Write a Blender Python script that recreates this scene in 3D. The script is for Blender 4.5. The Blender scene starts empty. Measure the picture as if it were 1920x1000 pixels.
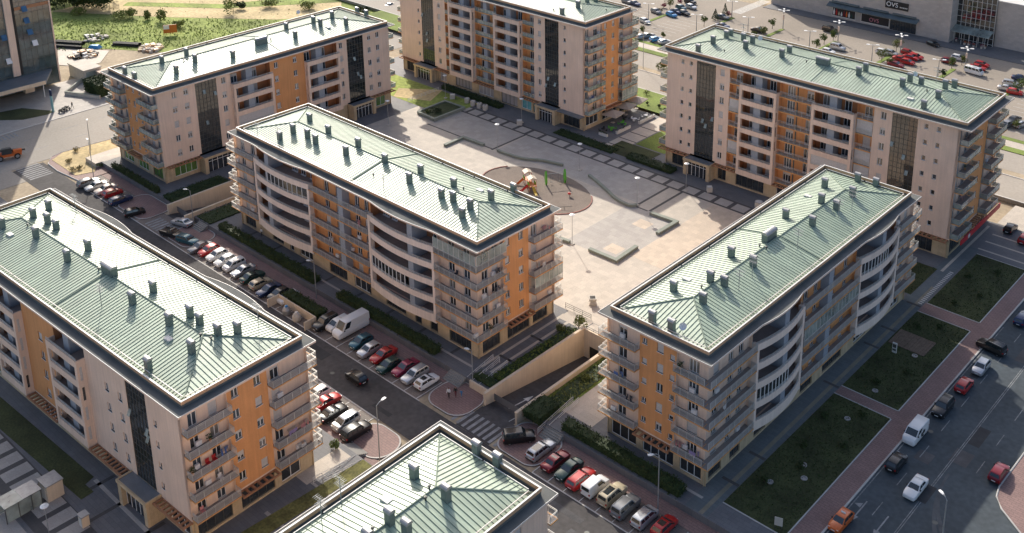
import bpy, bmesh, math, random
from mathutils import Vector, Matrix
R = math.radians
rnd = random.Random(7)
SC = bpy.context.scene
COL = SC.collection
# ---------------------------------------------------------------- camera model (for placing things on the ground)
CAM_Z, YAW, PITCH, FPX, PPX, PPY = 99.684, R(-41.235), R(16.896), 2020.04, 1068.83, 16.2
_cy, _sy = math.cos(YAW), math.sin(YAW)
FW = Vector((_sy*math.cos(PITCH), _cy*math.cos(PITCH), -math.sin(PITCH)))
RT = Vector((_cy, -_sy, 0)); UP = RT.cross(FW)
def ray(px, py): return FW + RT*((px-PPX)/FPX) - UP*((py-PPY)/FPX)
def gp(px, py, z=0.0):
    d = ray(px, py); t = (z-CAM_Z)/d.z
    return Vector((d.x*t, d.y*t, z))
def fwdp(x, y, z):
    d = Vector((x, y, z-CAM_Z)); k = d.dot(FW)
    return PPX+FPX*d.dot(RT)/k, PPY-FPX*d.dot(UP)/k
# ---------------------------------------------------------------- object helpers
def props(o, label=None, cat=None, group=None, kind=None):
    if label: o['label'] = label
    if cat: o['category'] = cat
    if group: o['group'] = group
    if kind: o['kind'] = kind
    return o
def thing(name, label, cat, loc=(0,0,0), rz=0.0, group=None):
    o = bpy.data.objects.new(name, None); COL.objects.link(o)
    o.location = loc; o.rotation_euler = (0,0,rz); o.empty_display_size = .3
    return props(o, label, cat, group)
class MB:
    def __init__(s): s.v = []; s.f = []
    def add(s, vs, fs):
        n = len(s.v); s.v += [tuple(q) for q in vs]; s.f += [tuple(i+n for i in f) for f in fs]
    def box(s, T, u0, u1, o0, o1, z0, z1):
        s.add([T(u0,o0,z0),T(u1,o0,z0),T(u1,o1,z0),T(u0,o1,z0),T(u0,o0,z1),T(u1,o0,z1),T(u1,o1,z1),T(u0,o1,z1)],
              [(0,1,2,3),(7,6,5,4),(0,4,5,1),(1,5,6,2),(2,6,7,3),(3,7,4,0)])
    def quad(s, a, b, c, d): s.add([a,b,c,d], [(0,1,2,3)])
    def tube(s, pts, r, k=6, r2=None, cap=True):
        pts = [Vector(q) for q in pts]; n = len(pts); rings = []
        for i, q in enumerate(pts):
            d = (pts[min(i+1,n-1)]-pts[max(i-1,0)]).normalized()
            a = d.orthogonal().normalized(); b = d.cross(a)
            rr = r if r2 is None else r+(r2-r)*i/(n-1)
            rings.append([q+a*math.cos(2*math.pi*j/k)*rr+b*math.sin(2*math.pi*j/k)*rr for j in range(k)])
        vs = [q for rg in rings for q in rg]; fs = []
        for i in range(n-1):
            for j in range(k): fs.append((i*k+j, i*k+(j+1)%k, (i+1)*k+(j+1)%k, (i+1)*k+j))
        if cap: fs += [tuple(range(k-1,-1,-1)), tuple((n-1)*k+j for j in range(k))]
        s.add(vs, fs)
    def prism(s, poly, z0, z1):
        n = len(poly)
        vs = [(x,y,z0) for x,y in poly]+[(x,y,z1) for x,y in poly]
        s.add(vs, [tuple(range(n-1,-1,-1)), tuple(range(n,2*n))]+[(i,(i+1)%n,n+(i+1)%n,n+i) for i in range(n)])
    def lathe(s, prof, c=(0,0,0), k=16):
        vs = []; fs = []; n = len(prof)
        for r, z in prof:
            for j in range(k):
                a = 2*math.pi*j/k; vs.append((c[0]+r*math.cos(a), c[1]+r*math.sin(a), c[2]+z))
        for i in range(n-1):
            for j in range(k): fs.append((i*k+j, i*k+(j+1)%k, (i+1)*k+(j+1)%k, (i+1)*k+j))
        fs += [tuple(range(k-1,-1,-1)), tuple((n-1)*k+j for j in range(k))]
        s.add(vs, fs)
    def mesh(s, name, m, smooth=False):
        me = bpy.data.meshes.new(name); me.from_pydata(s.v, [], s.f)
        if m: me.materials.append(m)
        if smooth: me.polygons.foreach_set('use_smooth', [True]*len(me.polygons))
        me.update(); return me
    def obj(s, name, m, parent=None, smooth=False):
        return link(name, s.mesh(name, m, smooth), parent)
def link(name, me, parent=None, loc=None, rz=None):
    o = bpy.data.objects.new(name, me); COL.objects.link(o)
    if parent: o.parent = parent
    if loc is not None: o.location = loc
    if rz is not None: o.rotation_euler = (0,0,rz)
    return o
ID = lambda u, o, z: (u, o, z)
def copy_tree(o, parent=None):
    c = o.copy(); COL.objects.link(c); c.parent = parent
    for ch in list(o.children): copy_tree(ch, c)
    return c
def struct(name, mb, m): return props(mb.obj(name, m), kind='structure')
# ---------------------------------------------------------------- materials
MATS = {}
def mat(name, col, rough=.75, metal=0., var=.18, scale=.6, fine=.10, fscale=9., bump=0., spec=.4, streak=0., rvar=0.):
    if name in MATS: return MATS[name]
    m = bpy.data.materials.new(name); m.use_nodes = True; nt = m.node_tree; N = nt.nodes; L = nt.links
    b = N['Principled BSDF']; b.inputs['Roughness'].default_value = rough; b.inputs['Metallic'].default_value = metal
    b.inputs['Specular IOR Level'].default_value = spec
    tc = N.new('ShaderNodeTexCoord')
    def noise(sc, det=4, vec=None):
        n = N.new('ShaderNodeTexNoise'); n.inputs['Scale'].default_value = sc; n.inputs['Detail'].default_value = det
        L.new(vec if vec else tc.outputs['Object'], n.inputs['Vector']); return n.outputs['Fac']
    def scaled(src, a):
        q = N.new('ShaderNodeMapRange'); q.inputs['From Min'].default_value = .25; q.inputs['From Max'].default_value = .75
        q.inputs['To Min'].default_value = 1-a; q.inputs['To Max'].default_value = 1+a; L.new(src, q.inputs['Value']); return q.outputs[0]
    def mul(a, c):
        q = N.new('ShaderNodeMath'); q.operation = 'MULTIPLY'; L.new(a, q.inputs[0]); L.new(c, q.inputs[1]); return q.outputs[0]
    f = mul(scaled(noise(scale), var), scaled(noise(fscale, 3), fine))
    if streak:
        mp = N.new('ShaderNodeMapping'); mp.inputs['Scale'].default_value = (2.2, 2.2, .12); L.new(tc.outputs['Object'], mp.inputs['Vector'])
        f = mul(f, scaled(noise(1.3, 5, mp.outputs[0]), streak))
    mx = N.new('ShaderNodeVectorMath'); mx.operation = 'SCALE'; mx.inputs[0].default_value = col[:3]; L.new(f, mx.inputs['Scale'])
    L.new(mx.outputs[0], b.inputs['Base Color'])
    if rvar:
        q = N.new('ShaderNodeMapRange'); q.inputs['To Min'].default_value = rough-rvar; q.inputs['To Max'].default_value = rough+rvar
        L.new(noise(scale*2.3), q.inputs['Value']); L.new(q.outputs[0], b.inputs['Roughness'])
    if bump:
        bp = N.new('ShaderNodeBump'); bp.inputs['Strength'].default_value = bump; bp.inputs['Distance'].default_value = .05
        L.new(noise(fscale, 5), bp.inputs['Height']); L.new(bp.outputs[0], b.inputs['Normal'])
    MATS[name] = m; return m
def nodes_of(m):
    nt = m.node_tree; return nt.nodes, nt.links, nt.nodes['Principled BSDF']
def tiles(name, col, mortar, w, h, rough=.75, var=.12, msize=.02, rot=0., scale=.25, off=.5, fine=.08):
    """paving with joints: brick texture in object space, times noise"""
    m = mat(name, col, rough=rough, var=var, scale=scale, fine=fine, fscale=5)
    N, L, b = nodes_of(m)
    br = N.new('ShaderNodeTexBrick'); br.offset = off
    br.inputs['Color1'].default_value = (1,1,1,1); br.inputs['Color2'].default_value = (.86,.86,.87,1)
    k = [mortar[i]/col[i] for i in range(3)]; br.inputs['Mortar'].default_value = (*k, 1)
    br.inputs['Scale'].default_value = 1; br.inputs['Brick Width'].default_value = w; br.inputs['Row Height'].default_value = h
    br.inputs['Mortar Size'].default_value = msize; br.inputs['Mortar Smooth'].default_value = .3
    tc = N.new('ShaderNodeTexCoord'); mp = N.new('ShaderNodeMapping'); mp.inputs['Rotation'].default_value = (0,0,rot)
    L.new(tc.outputs['Object'], mp.inputs['Vector']); L.new(mp.outputs[0], br.inputs['Vector'])
    src = b.inputs['Base Color'].links[0].from_socket
    mu = N.new('ShaderNodeVectorMath'); mu.operation = 'MULTIPLY'; L.new(src, mu.inputs[0]); L.new(br.outputs['Color'], mu.inputs[1])
    L.new(mu.outputs[0], b.inputs['Base Color']); return m
def glass(name, col, rough=.04, wob=.25, wsc=.5, spec=.9, ior=1.6):
    m = mat(name, col, rough=rough, var=.5, scale=.35, fine=.2, fscale=1.2, spec=spec)
    N, L, b = nodes_of(m); b.inputs['IOR'].default_value = ior
    bp = N.new('ShaderNodeBump'); bp.inputs['Strength'].default_value = wob; bp.inputs['Distance'].default_value = .04
    n = N.new('ShaderNodeTexNoise'); n.inputs['Scale'].default_value = wsc; n.inputs['Detail'].default_value = 1
    tc = N.new('ShaderNodeTexCoord'); L.new(tc.outputs['Object'], n.inputs['Vector'])
    L.new(n.outputs['Fac'], bp.inputs['Height']); L.new(bp.outputs[0], b.inputs['Normal']); return m
M = dict(
 beige=mat('beige_render', (.72,.545,.425), .85, var=.08, scale=.25, fine=.06, streak=.09),
 orange=mat('orange_render', (.62,.295,.12), .85, var=.09, scale=.25, fine=.06, streak=.10),
 bay=mat('pale_bay_render', (.74,.62,.53), .85, var=.07, scale=.25, fine=.05, streak=.09), inner=mat('terracotta_back_wall', (.40,.17,.075), .9, var=.1),  # inner: orange back walls, darkened in colour for the shade inside the bays
 stone=tiles('stone_cladding', (.56,.43,.27), (.42,.32,.2), 1.0, .5, var=.15, scale=.8),
 white=mat('white_trim', (.62,.60,.56), .5, var=.06, fine=.04),
 brown=mat('brown_flashing', (.62,.39,.23), .5, metal=.1, var=.12),
 slabtop=mat('flat_roof_sheet', (.135,.14,.135), .9, metal=.0, var=.15, scale=.4, spec=.15),
 roof=mat('green_metal_roof', (.325,.41,.305), .47, metal=.04, var=.09, scale=.35, fine=.06, fscale=3, rvar=.05, spec=.72),
 seam=mat('green_roof_seam', (.275,.325,.26), .9, metal=.0, var=.1, spec=.05),  # darker than the sheets: the seams' shaded side is put into the colour
 duct=mat('grey_metal_cowl', (.34,.34,.34), .42, metal=.5, var=.15, scale=2),
 ductbox=mat('green_metal_duct', (.16,.20,.19), .55, metal=.3, var=.15, scale=2),
 pvc=mat('white_pvc', (.74,.74,.73), .45, var=.04, fine=.02),
 pane=glass('window_glass', (.03,.035,.04)), panecurtain=glass('curtained_glass', (.20,.19,.17)), paneblue=glass('bluish_glass', (.05,.07,.09)),
 curtain=glass('curtain_glass', (.022,.026,.027), rough=.03, wob=.5, wsc=.35),
 blind=mat('grey_blind', (.50,.48,.46), .6, var=.1, scale=3),
 mullion=mat('grey_mullion', (.10,.105,.10), .5, metal=.4, var=.1),
 rail=mat('grey_rail', (.56,.56,.53), .5, metal=.1, var=.08),
 railglass=glass('rail_glass', (.34,.40,.37), rough=.18, spec=.6),
 slab=mat('balcony_concrete', (.62,.33,.14), .8, var=.1, fine=.06),
 box=mat('blue_grey_panel', (.29,.325,.37), .6, var=.08),
 wood=mat('pergola_wood', (.34,.17,.09), .7, var=.25, scale=2),
 dark=mat('dark_interior', (.03,.028,.026), .8),
 canopy=mat('grey_canopy', (.19,.20,.21), .6, metal=.2, var=.15),
 concrete=mat('pale_concrete', (.50,.46,.40), .85, var=.14, scale=.5, fine=.08, streak=.06),
 cream=mat('cream_wall', (.62,.51,.38), .85, var=.10, scale=.35, fine=.05, streak=.08),
 lampgrey=mat('lamp_grey', (.38,.39,.39), .45, metal=.5),
 lampwhite=mat('lamp_white', (.78,.78,.76), .4),
 black=mat('matt_black', (.02,.02,.02), .6),
 steel=mat('bright_steel', (.30,.31,.31), .6, metal=.2),
 floor=mat('balcony_tiles', (.27,.25,.235), .8, var=.15),
)

# roof sheets: every tray between two seams differs a little; pale run-off stains
for key, ax in (('roof','X'),('roof_y','Y')):
    if key == 'roof_y': M['roof_y'] = M['roof'].copy(); m_ = M['roof_y']; m_.name = 'green_metal_roof_cross'
    else: m_ = M['roof']
for m_, ax in ((M['roof'],'X'),(M['roof_y'],'Y')):
    N, L, b = nodes_of(m_)
    tc = N.new('ShaderNodeTexCoord'); sp = N.new('ShaderNodeSeparateXYZ'); L.new(tc.outputs['Object'], sp.inputs[0])
    dv = N.new('ShaderNodeMath'); dv.operation = 'DIVIDE'; dv.inputs[1].default_value = .62; L.new(sp.outputs[ax], dv.inputs[0])
    fl = N.new('ShaderNodeMath'); fl.operation = 'FLOOR'; L.new(dv.outputs[0], fl.inputs[0])
    wn = N.new('ShaderNodeTexWhiteNoise'); wn.noise_dimensions = '1D'; L.new(fl.outputs[0], wn.inputs['W'])
    mr = N.new('ShaderNodeMapRange'); mr.inputs['To Min'].default_value = .90; mr.inputs['To Max'].default_value = 1.08; L.new(wn.outputs['Value'], mr.inputs['Value'])
    mp = N.new('ShaderNodeMapping'); mp.inputs['Scale'].default_value = (2.0,.22,1) if ax == 'X' else (.22,2.0,1); L.new(tc.outputs['Object'], mp.inputs['Vector'])
    nz = N.new('ShaderNodeTexNoise'); nz.inputs['Scale'].default_value = 1.0; nz.inputs['Detail'].default_value = 5; L.new(mp.outputs[0], nz.inputs['Vector'])
    m2 = N.new('ShaderNodeMapRange'); m2.inputs['From Min'].default_value = .3; m2.inputs['From Max'].default_value = .7; m2.inputs['To Min'].default_value = .86; m2.inputs['To Max'].default_value = 1.10; L.new(nz.outputs['Fac'], m2.inputs['Value'])
    mu = N.new('ShaderNodeMath'); mu.operation = 'MULTIPLY'; L.new(mr.outputs[0], mu.inputs[0]); L.new(m2.outputs[0], mu.inputs[1])
    src = b.inputs['Base Color'].links[0].from_socket; vm = N.new('ShaderNodeVectorMath'); vm.operation = 'SCALE'; L.new(src, vm.inputs[0]); L.new(mu.outputs[0], vm.inputs['Scale']); L.new(vm.outputs[0], b.inputs['Base Color'])
    rr = N.new('ShaderNodeMapRange'); rr.inputs['To Min'].default_value = .45; rr.inputs['To Max'].default_value = .54; L.new(wn.outputs['Value'], rr.inputs['Value']); L.new(rr.outputs[0], b.inputs['Roughness'])

_N,_L,_b = nodes_of(M['railglass']); _b.inputs['Alpha'].default_value = .62
# ---------------------------------------------------------------- apartment blocks
class Face:
    def __init__(s, ox, oy, eu, n, L): s.o=(ox,oy); s.eu=eu; s.n=n; s.L=L; s.rz=math.atan2(eu[1],eu[0])
    def __call__(s, u, o, z): return (s.o[0]+s.eu[0]*u+s.n[0]*o, s.o[1]+s.eu[1]*u+s.n[1]*o, z)
WIN = {}
def window_set(w, h, kind):
    """shared meshes of one window: frame, pane, blind (local: x along wall, y inward, z up from the sill)"""
    pk = rnd.choice(('pane','pane','pane','paneblue','panecurtain'))
    k = (round(w,2), round(h,2), kind, pk)
    if k in WIN: return WIN[k]
    f = MB(); t = .08
    f.box(ID, 0,w,.02,.09,0,t); f.box(ID,0,w,.02,.09,h-t,h); f.box(ID,0,t,.02,.09,t,h-t); f.box(ID,w-t,w,.02,.09,t,h-t)
    nm = 2 if w > 1.5 else (1 if w > .75 else 0)
    for i in range(nm):
        c = w*(i+1)/(nm+1); f.box(ID, c-.05,c+.05,.02,.09,t,h-t)
    f.box(ID,-.05,w+.05,-.17,.02,-.07,0)
    p = MB(); p.box(ID,t,w-t,.05,.07,t,h-t)
    bl = None
    if kind: 
        bl = MB(); drop = h*kind
        n = max(3, int(drop/.12))
        for i in range(n): bl.box(ID,.03,w-.03,.0 if i%2 else .006,.018,h-drop+drop*i/n,h-drop+drop*(i+1)/n-.004)
    WIN[k] = (f.mesh('window_frame',M['pvc']), p.mesh('window_pane',M[pk]), bl.mesh('window_blind',M['blind']) if bl else None)
    return WIN[k]
def put_window(root, T, u, o, z, w, h, kind, name='window'):
    fm, pm, bm_ = window_set(w, h, kind)
    a = link(name, fm, root, T(u,o,z), T.rz)
    link('pane', pm, a)
    if bm_: link('blind', bm_, a)
    return a
def kinds(): return rnd.choice([0,0,0,.35,.6,1,1])
class Block:
    def __init__(s, name, label, x, y, LX, LY, dy, H, n, G, ins, railkind='metal', roofkey=None):
        c, sn = math.cos(dy), math.sin(dy)
        s.root = thing(name, label, 'apartment block', (x-c*LX, y-sn*LX, 0), dy, 'apartment blocks around the plaza')
        s.LX, s.LY, s.H, s.n, s.G, s.rk, s.dy = LX, LY, H, n, G, railkind, dy
        s.top = H-.32; s.FH = (s.top-G)/n
        s.ins = ins
        iS, iE, iN, iW = ins
        s.F = {'S':Face(0,iS,(1,0),(0,-1),LX), 'E':Face(LX-iE,0,(0,1),(1,0),LY), 'N':Face(LX,LY-iN,(-1,0),(0,1),LX), 'W':Face(iW,LY,(0,-1),(-1,0),LY)}
        s.ends = {'S':(iW,LX-iE),'E':(iS,LY-iN),'N':(iE,LX-iW),'W':(iN,LY-iS)}
        s.beige, s.orange, s.stone, s.bulges = MB(), MB(), MB(), []
        s.perg = MB()
        s.inv = Matrix.Translation(s.root.location) @ Matrix.Rotation(dy,4,'Z')
        s.inv = s.inv.inverted()
    def zf(s, k): return s.G+k*s.FH
    def wall(s, mb, T, u0, u1, z0, z1, holes=(), o=0., d=.16):
        us = sorted({u0,u1,*[q for h in holes for q in h[:2]]}); zs = sorted({z0,z1,*[q for h in holes for q in h[2:]]})
        for i in range(len(us)-1):
            for j in range(len(zs)-1):
                a, b, c, e = us[i], us[i+1], zs[j], zs[j+1]; mu, mz = (a+b)/2, (c+e)/2
                if any(h[0]<mu<h[1] and h[2]<mz<h[3] for h in holes): continue
                mb.quad(T(a,o,c),T(b,o,c),T(b,o,e),T(a,o,e))
        for a,b,c,e in holes:
            mb.quad(T(a,o,c),T(a,o-d,c),T(b,o-d,c),T(b,o,c)); mb.quad(T(a,o,e),T(b,o,e),T(b,o-d,e),T(a,o-d,e))
            mb.quad(T(a,o,c),T(a,o,e),T(a,o-d,e),T(a,o-d,c)); mb.quad(T(b,o,c),T(b,o-d,c),T(b,o-d,e),T(b,o,e))
    def plain(s, f, u0, u1, col, cols=(), rows=None, z0=None, kind=None):
        """flat wall; cols = (u, width, height, sill above floor)"""
        T = s.F[f]; mb = MB(); holes = []
        rows = range(s.n) if rows is None else rows
        for k in rows:
            for (u, w, h, si) in cols:
                z = s.zf(k)+si; holes.append((u,u+w,z,z+h)); put_window(s.root,T,u,-.13,z,w,h,kinds() if kind is None else kind)
        s.wall(mb, T, u0, u1, s.G if z0 is None else z0, s.top, holes)
        mb.obj('wall' if col == 'beige' else 'painted_wall', M[col], s.root)
    def railing(s, parent, T, u0, u1, o, z, left=None, right=None, kind=None, back=0.):
        """balustrade along o from u0 to u1, returning to the wall at the ends"""
        kind = kind or s.rk; r = MB(); h = 1.02; g = MB()
        runs = [((u0,o),(u1,o))]
        if left is not None: runs.append(((u0,o),(u0,left)))
        if right is not None: runs.append(((u1,o),(u1,right)))
        for (a, oa), (b, ob) in runs:
            ln = math.hypot(b-a, ob-oa); 
            if ln < .1: continue
            P = lambda t, dz: Vector(T(a+(b-a)*t, oa+(ob-oa)*t, z+dz))
            r.tube([P(0,h),P(1,h)],.035,4); 
            n = max(1, round(ln/1.25))
            for i in range(n+1): r.tube([P(i/n,0),P(i/n,h)],.028,4,cap=False)
            if kind == 'metal':
                r.tube([P(0,.12),P(1,.12)],.022,4,cap=False); r.tube([P(0,h-.16),P(1,h-.16)],.02,4,cap=False)
                q = int(ln/.13)
                for i in range(q):
                    t = (i+.5)/q; r.tube([P(t,.12),P(t,h-.16)],.019,3,cap=False)
            else:
                for i in range(n):
                    ta, tb = (i+.04)/n, (i+.96)/n
                    e = Vector(T(a,oa,0))-Vector(T(b,ob,0)); e = Vector((-e.y,e.x,0)).normalized()*.008
                    c = [P(ta,.08),P(tb,.08),P(tb,h-.1),P(ta,h-.1)]
                    g.add([q_+e for q_ in c]+[q_-e for q_ in c],[(0,1,2,3),(7,6,5,4),(0,4,5,1),(1,5,6,2),(2,6,7,3),(3,7,4,0)])
        ro = r.obj('railing', M['rail'], parent)
        if g.v: g.obj('glass_panel', M['railglass'], parent)
        return ro
    def door(s, parent, T, u, o, z, w, h=2.1):
        fm, pm, bl = window_set(w, h, rnd.choice([0,0,0,.3,1]))
        a = link('balcony_door', fm, parent, T(u,o,z), T.rz)
        # thing > part > sub-part: the pane rides in a mesh of its own beside the frame
        link('door_pane', pm, parent, T(u,o,z), T.rz)
        if bl: link('blind', bl, parent, T(u,o,z), T.rz)
    def balcony(s, f, u0, u1, out, k, ends=('wall','wall'), doors=(), kind=None, enclosed=False, rec=.5, in0=0, in1=0):
        T = s.F[f]; z = s.zf(k); b = MB(); b.box(T,u0,u1,.004,out,z-.17,z-.01)
        if rec: b.box(T,max(u0,s.ends[f][0])+.01+in0 if f else u0,min(u1,s.ends[f][1])-.01-in1 if f else u1,-rec+.004,.003,z-.169,z-.011)
        p = b.obj('balcony', M['slab'], s.root); q = MB(); q.box(T,u0+.06,u1-.06,.01,out-.09,z-.009,z); q.obj('floor_tiles', M['floor'], p)
        if rec: q = MB(); q.box(T,max(u0,s.ends[f][0])+.03+in0,min(u1,s.ends[f][1])-.03-in1,-rec+.01,-.001,z-.0095,z-.0005); q.obj('floor_tiles', M['floor'], p)
        l = .02 if ends[0] == 'wall' else None; r_ = .02 if ends[1] == 'wall' else None
        s.railing(p, T, u0+.05, u1-.05, out-.06, z, l, r_, kind)
        for (u, w) in doors: s.door(p, T, u, -.11-rec, z+.03, w)
        if enclosed:
            e = MB(); e.box(T,u0+.1,u1-.1,out-.05,out,z+1.05,z+s.FH-.25); e.obj('glazing', M['railglass'], p)
            e = MB(); n = int((u1-u0)/1.1)
            for i in range(n+1):
                c = u0+.1+(u1-u0-.2)*i/n; e.box(T,c-.03,c+.03,out-.08,out+.02,z+1.05,z+s.FH-.25)
            e.box(T,u0+.1,u1-.1,out-.081,out+.021,z+1.02,z+1.1); e.obj('mullion', M['rail'], p)
        elif rnd.random() < .35:      # an air conditioner on the wall
            a = MB(); uu = u0+.3+rnd.random()*(u1-u0-1.4); a.box(T,uu,uu+.8,.02-rec,.32-rec,z+.25,z+.85); a.obj('air_conditioner', M['pvc'], p)
        return p
    def wallband(s, f, u0, u1, col, doors=None, rec=.5, sides=(1,1)):
        """wall behind balconies with a door hole per entry"""
        T = s.F[f]; mb = MB()
        holes = [(u,u+w,s.zf(k)+.03,s.zf(k)+2.13) for k in range(s.n) for (u,w) in (doors or ())]
        s.wall(mb, T, u0, u1, s.G, s.top, holes, o=-rec, d=.2)
        for u,q in zip((u0,u1),sides):
            if q and rec: mb.quad(T(u,-rec,s.G),T(u,0,s.G),T(u,0,s.top),T(u,-rec,s.top))
        mb.obj('wall' if col == 'beige' else 'painted_wall', M[col], s.root)
    def loggia(s, f, u0, u1, out=1.2, mid=.5, pw=.55, terr=True, side=True, encl=()):
        T = s.F[f]; fr = MB(); fts = []; n = s.n; dp = -1.7
        nf = n-1 if terr else n
        zb = s.G-.45
        fr.box(T,u0,u0+pw,out-.35,out,zb,s.zf(nf)-.3); fr.box(T,u1-pw,u1,out-.35,out,zb,s.zf(nf)-.3)
        for k in range(nf+1 if terr else nf):
            z = s.zf(k); lo = zb-.003 if k == 0 else z-.3
            fr.box(T,u0-(.003),u1+.003,out-.2,out+.004,lo,z+.72)                      # spandrel
            for (a,b) in ((u0,u0+.2),(u1-.2,u1)): fr.box(T,a-.002,b+.002,.003,out-.201,lo,z+.72)
            fr.box(T,u0+.2,u1-.2,dp,out-.2,z-.28,z-.03); ft = MB(); ft.box(T,u0+.21,u1-.21,dp+.01,out-.21,z-.029,z-.02); fts.append(ft)
        for (a,b) in ((u0,u0+.25),(u1-.25,u1)): fr.box(T,a,b,.003,.5,s.G,s.zf(nf)-.3)  # jambs at the wall
        bay = fr.obj('loggia_bay', M['beige'], s.root); [q_.obj('floor_tiles', M['floor'], bay) for q_ in fts]
        bw = MB(); s.wall(bw,T,u0,u1,s.G,s.top,[],o=dp)
        for u in (u0+.002,u1-.002): bw.quad(T(u,dp,s.G),T(u,0,s.G),T(u,0,s.top),T(u,dp,s.top))
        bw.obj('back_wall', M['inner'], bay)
        um = u0+(u1-u0)*mid; bx = MB(); bx.box(T,um-.75,um+.75,dp+.01,out-.6,s.G,s.zf(nf)-.3 if terr else s.top-.01)
        if terr: bx.box(T,um-.75,um+.75,dp+.01,out-.9,s.zf(nf),s.top-.01)
        bx.obj('storage_box', M['box'], bay)
        for k in range(n):
            z = s.zf(k); r = MB(); a, b = (u0+pw,u1-pw) if k < nf else (u0+.1,u1-.1)
            for dz in (.86,1.0,1.12): r.tube([T(a,out-.08,z+dz),T(b,out-.08,z+dz)],.025,4)
            m_ = int((b-a)/1.4)
            for i in range(m_+1): r.tube([T(a+(b-a)*i/m_,out-.08,z+.7),T(a+(b-a)*i/m_,out-.08,z+1.12)],.025,4,cap=False)
            r.obj('railing', M['rail'], bay)
            for (c, w) in ((u0+1.0,1.5),(um+1.5,1.4)):
                if c+w < u1-.3: s.door(bay, T, c, dp+.12, z+.05, w)
            if side and k < nf:      # window in the projecting side
                q = MB(); q.box(T,u1-.06,u1-.03,.52,out-.36,z+.74,z+s.FH-.32)
                q.obj('side_blind' if rnd.random()<.6 else 'side_pane', M['blind'] if rnd.random()<.6 else M['pane'], bay)
            if k in encl:
                q = MB(); q.box(T,u0+pw,u1-pw,out-.16,out-.12,z+.74,z+s.FH-.31); q.obj('roller_screen', M['blind'], bay)
        return bay
    def recess(s, f, u0, u1, post=None, dep=1.3, divider=None, doors=None, col='orange', rail='metal', encl=()):
        """set-back balconies between two walls"""
        T = s.F[f]; w = MB(); doors = doors or []
        holes = [(u,u+ww,s.zf(k)+.03,s.zf(k)+2.13) for k in range(s.n) for (u,ww) in doors]
        s.wall(w,T,u0,u1,s.G,s.top,holes,o=-dep,d=.15)
        for u in (u0,u1): w.quad(T(u,-dep,s.G),T(u,0,s.G),T(u,0,s.top),T(u,-dep,s.top))
        bay = w.obj('recessed_bay', M[col], s.root)
        for k in range(s.n):
            z = s.zf(k); b = MB(); b.box(T,u0+.01,u1-.01,-dep+.01,.06,z-.24,z-.01); b.obj('balcony_slab', M['slab'], bay); q = MB(); q.box(T,u0+.05,u1-.05,-dep+.02,-.02,z-.009,z); q.obj('floor_tiles', M['floor'], bay)
            s.railing(bay,T,u0+.06,u1-.06,-.02,z,kind=rail)
            for (u,ww) in doors: s.door(bay,T,u,-dep-.1,z+.04,ww)
            if k in encl:
                q = MB(); q.box(T,u0+.1,u1-.1,-.1,-.06,z+.1,z+s.FH-.26); q.obj('roller_screen', M['blind'], bay)
        if post is not None:
            p = MB(); p.box(T,post-.09,post+.09,-.3,-.1,s.G,s.top-.01); p.obj('rain_pipe', M['mullion'], bay)
        if divider is not None:
            p = MB(); p.box(T,divider-.6,divider+.6,-dep+.01,-.12,s.G,s.top-.01); p.obj('storage_box', M['box'], bay)
        return bay
    def curve(s, f, u0, u1, base=.65, sag=.9, mid=.35, pw=.55):
        """bowed bay: curved parapets between two posts, open terrace on top"""
        T = s.F[f]; fr = MB(); n = s.n; nf = n-1; N_ = 16; dp = -1.9; zb = s.G-.75
        O = lambda t: base+sag*4*t*(1-t)
        def band(mb, z0, z1, th, shift=0., t0=0., t1=1.):
            for i in range(N_):
                ta, tb = t0+(t1-t0)*i/N_, t0+(t1-t0)*(i+1)/N_; a, b = u0+(u1-u0)*ta, u0+(u1-u0)*tb; oa, ob = O(ta)+shift, O(tb)+shift
                mb.add([T(a,oa-th,z0),T(b,ob-th,z0),T(b,ob,z0),T(a,oa,z0),T(a,oa-th,z1),T(b,ob-th,z1),T(b,ob,z1),T(a,oa,z1)],
                       [(0,1,2,3),(7,6,5,4),(0,4,5,1),(2,6,7,3)]+([(3,7,4,0)] if i==0 else [])+([(1,5,6,2)] if i==N_-1 else []))
        for a, b in ((u0,u0+pw),(u1-pw,u1)): fr.box(T,a,b,.003,base+.16,zb,s.zf(nf)+.72)
        fls = []
        for k in range(nf+1):
            fl = MB(); fls.append(fl); z = s.zf(k); band(fr, zb if k==0 else z-.32, z+.70, .18)
            for i in range(N_):
                ta, tb = i/N_, (i+1)/N_; a, b = u0+(u1-u0)*ta, u0+(u1-u0)*tb
                fl.quad(T(a,dp,z-.02),T(b,dp,z-.02),T(b,O(tb)-.17,z-.02),T(a,O(ta)-.17,z-.02))
                fr.quad(T(a,dp,z-.3),T(a,O(ta)-.1,z-.3),T(b,O(tb)-.1,z-.3),T(b,dp,z-.3))
        bay = fr.obj('bowed_bay', M['bay'], s.root); [q_.obj('floor_tiles', M['floor'], bay) for q_ in fls]
        bw = MB(); s.wall(bw,T,u0,u1,s.G,s.top,[],o=dp)
        for u in (u0+.002,u1-.002): bw.quad(T(u,dp,s.G),T(u,0,s.G),T(u,0,s.top),T(u,dp,s.top))
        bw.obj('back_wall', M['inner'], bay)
        um = u0+(u1-u0)*mid; om = O(mid)
        bx = MB(); bx.box(T,um-.6,um+.6,dp+.01,om-.3,s.G,s.top-.01); bx.obj('storage_box', M['box'], bay)
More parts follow.
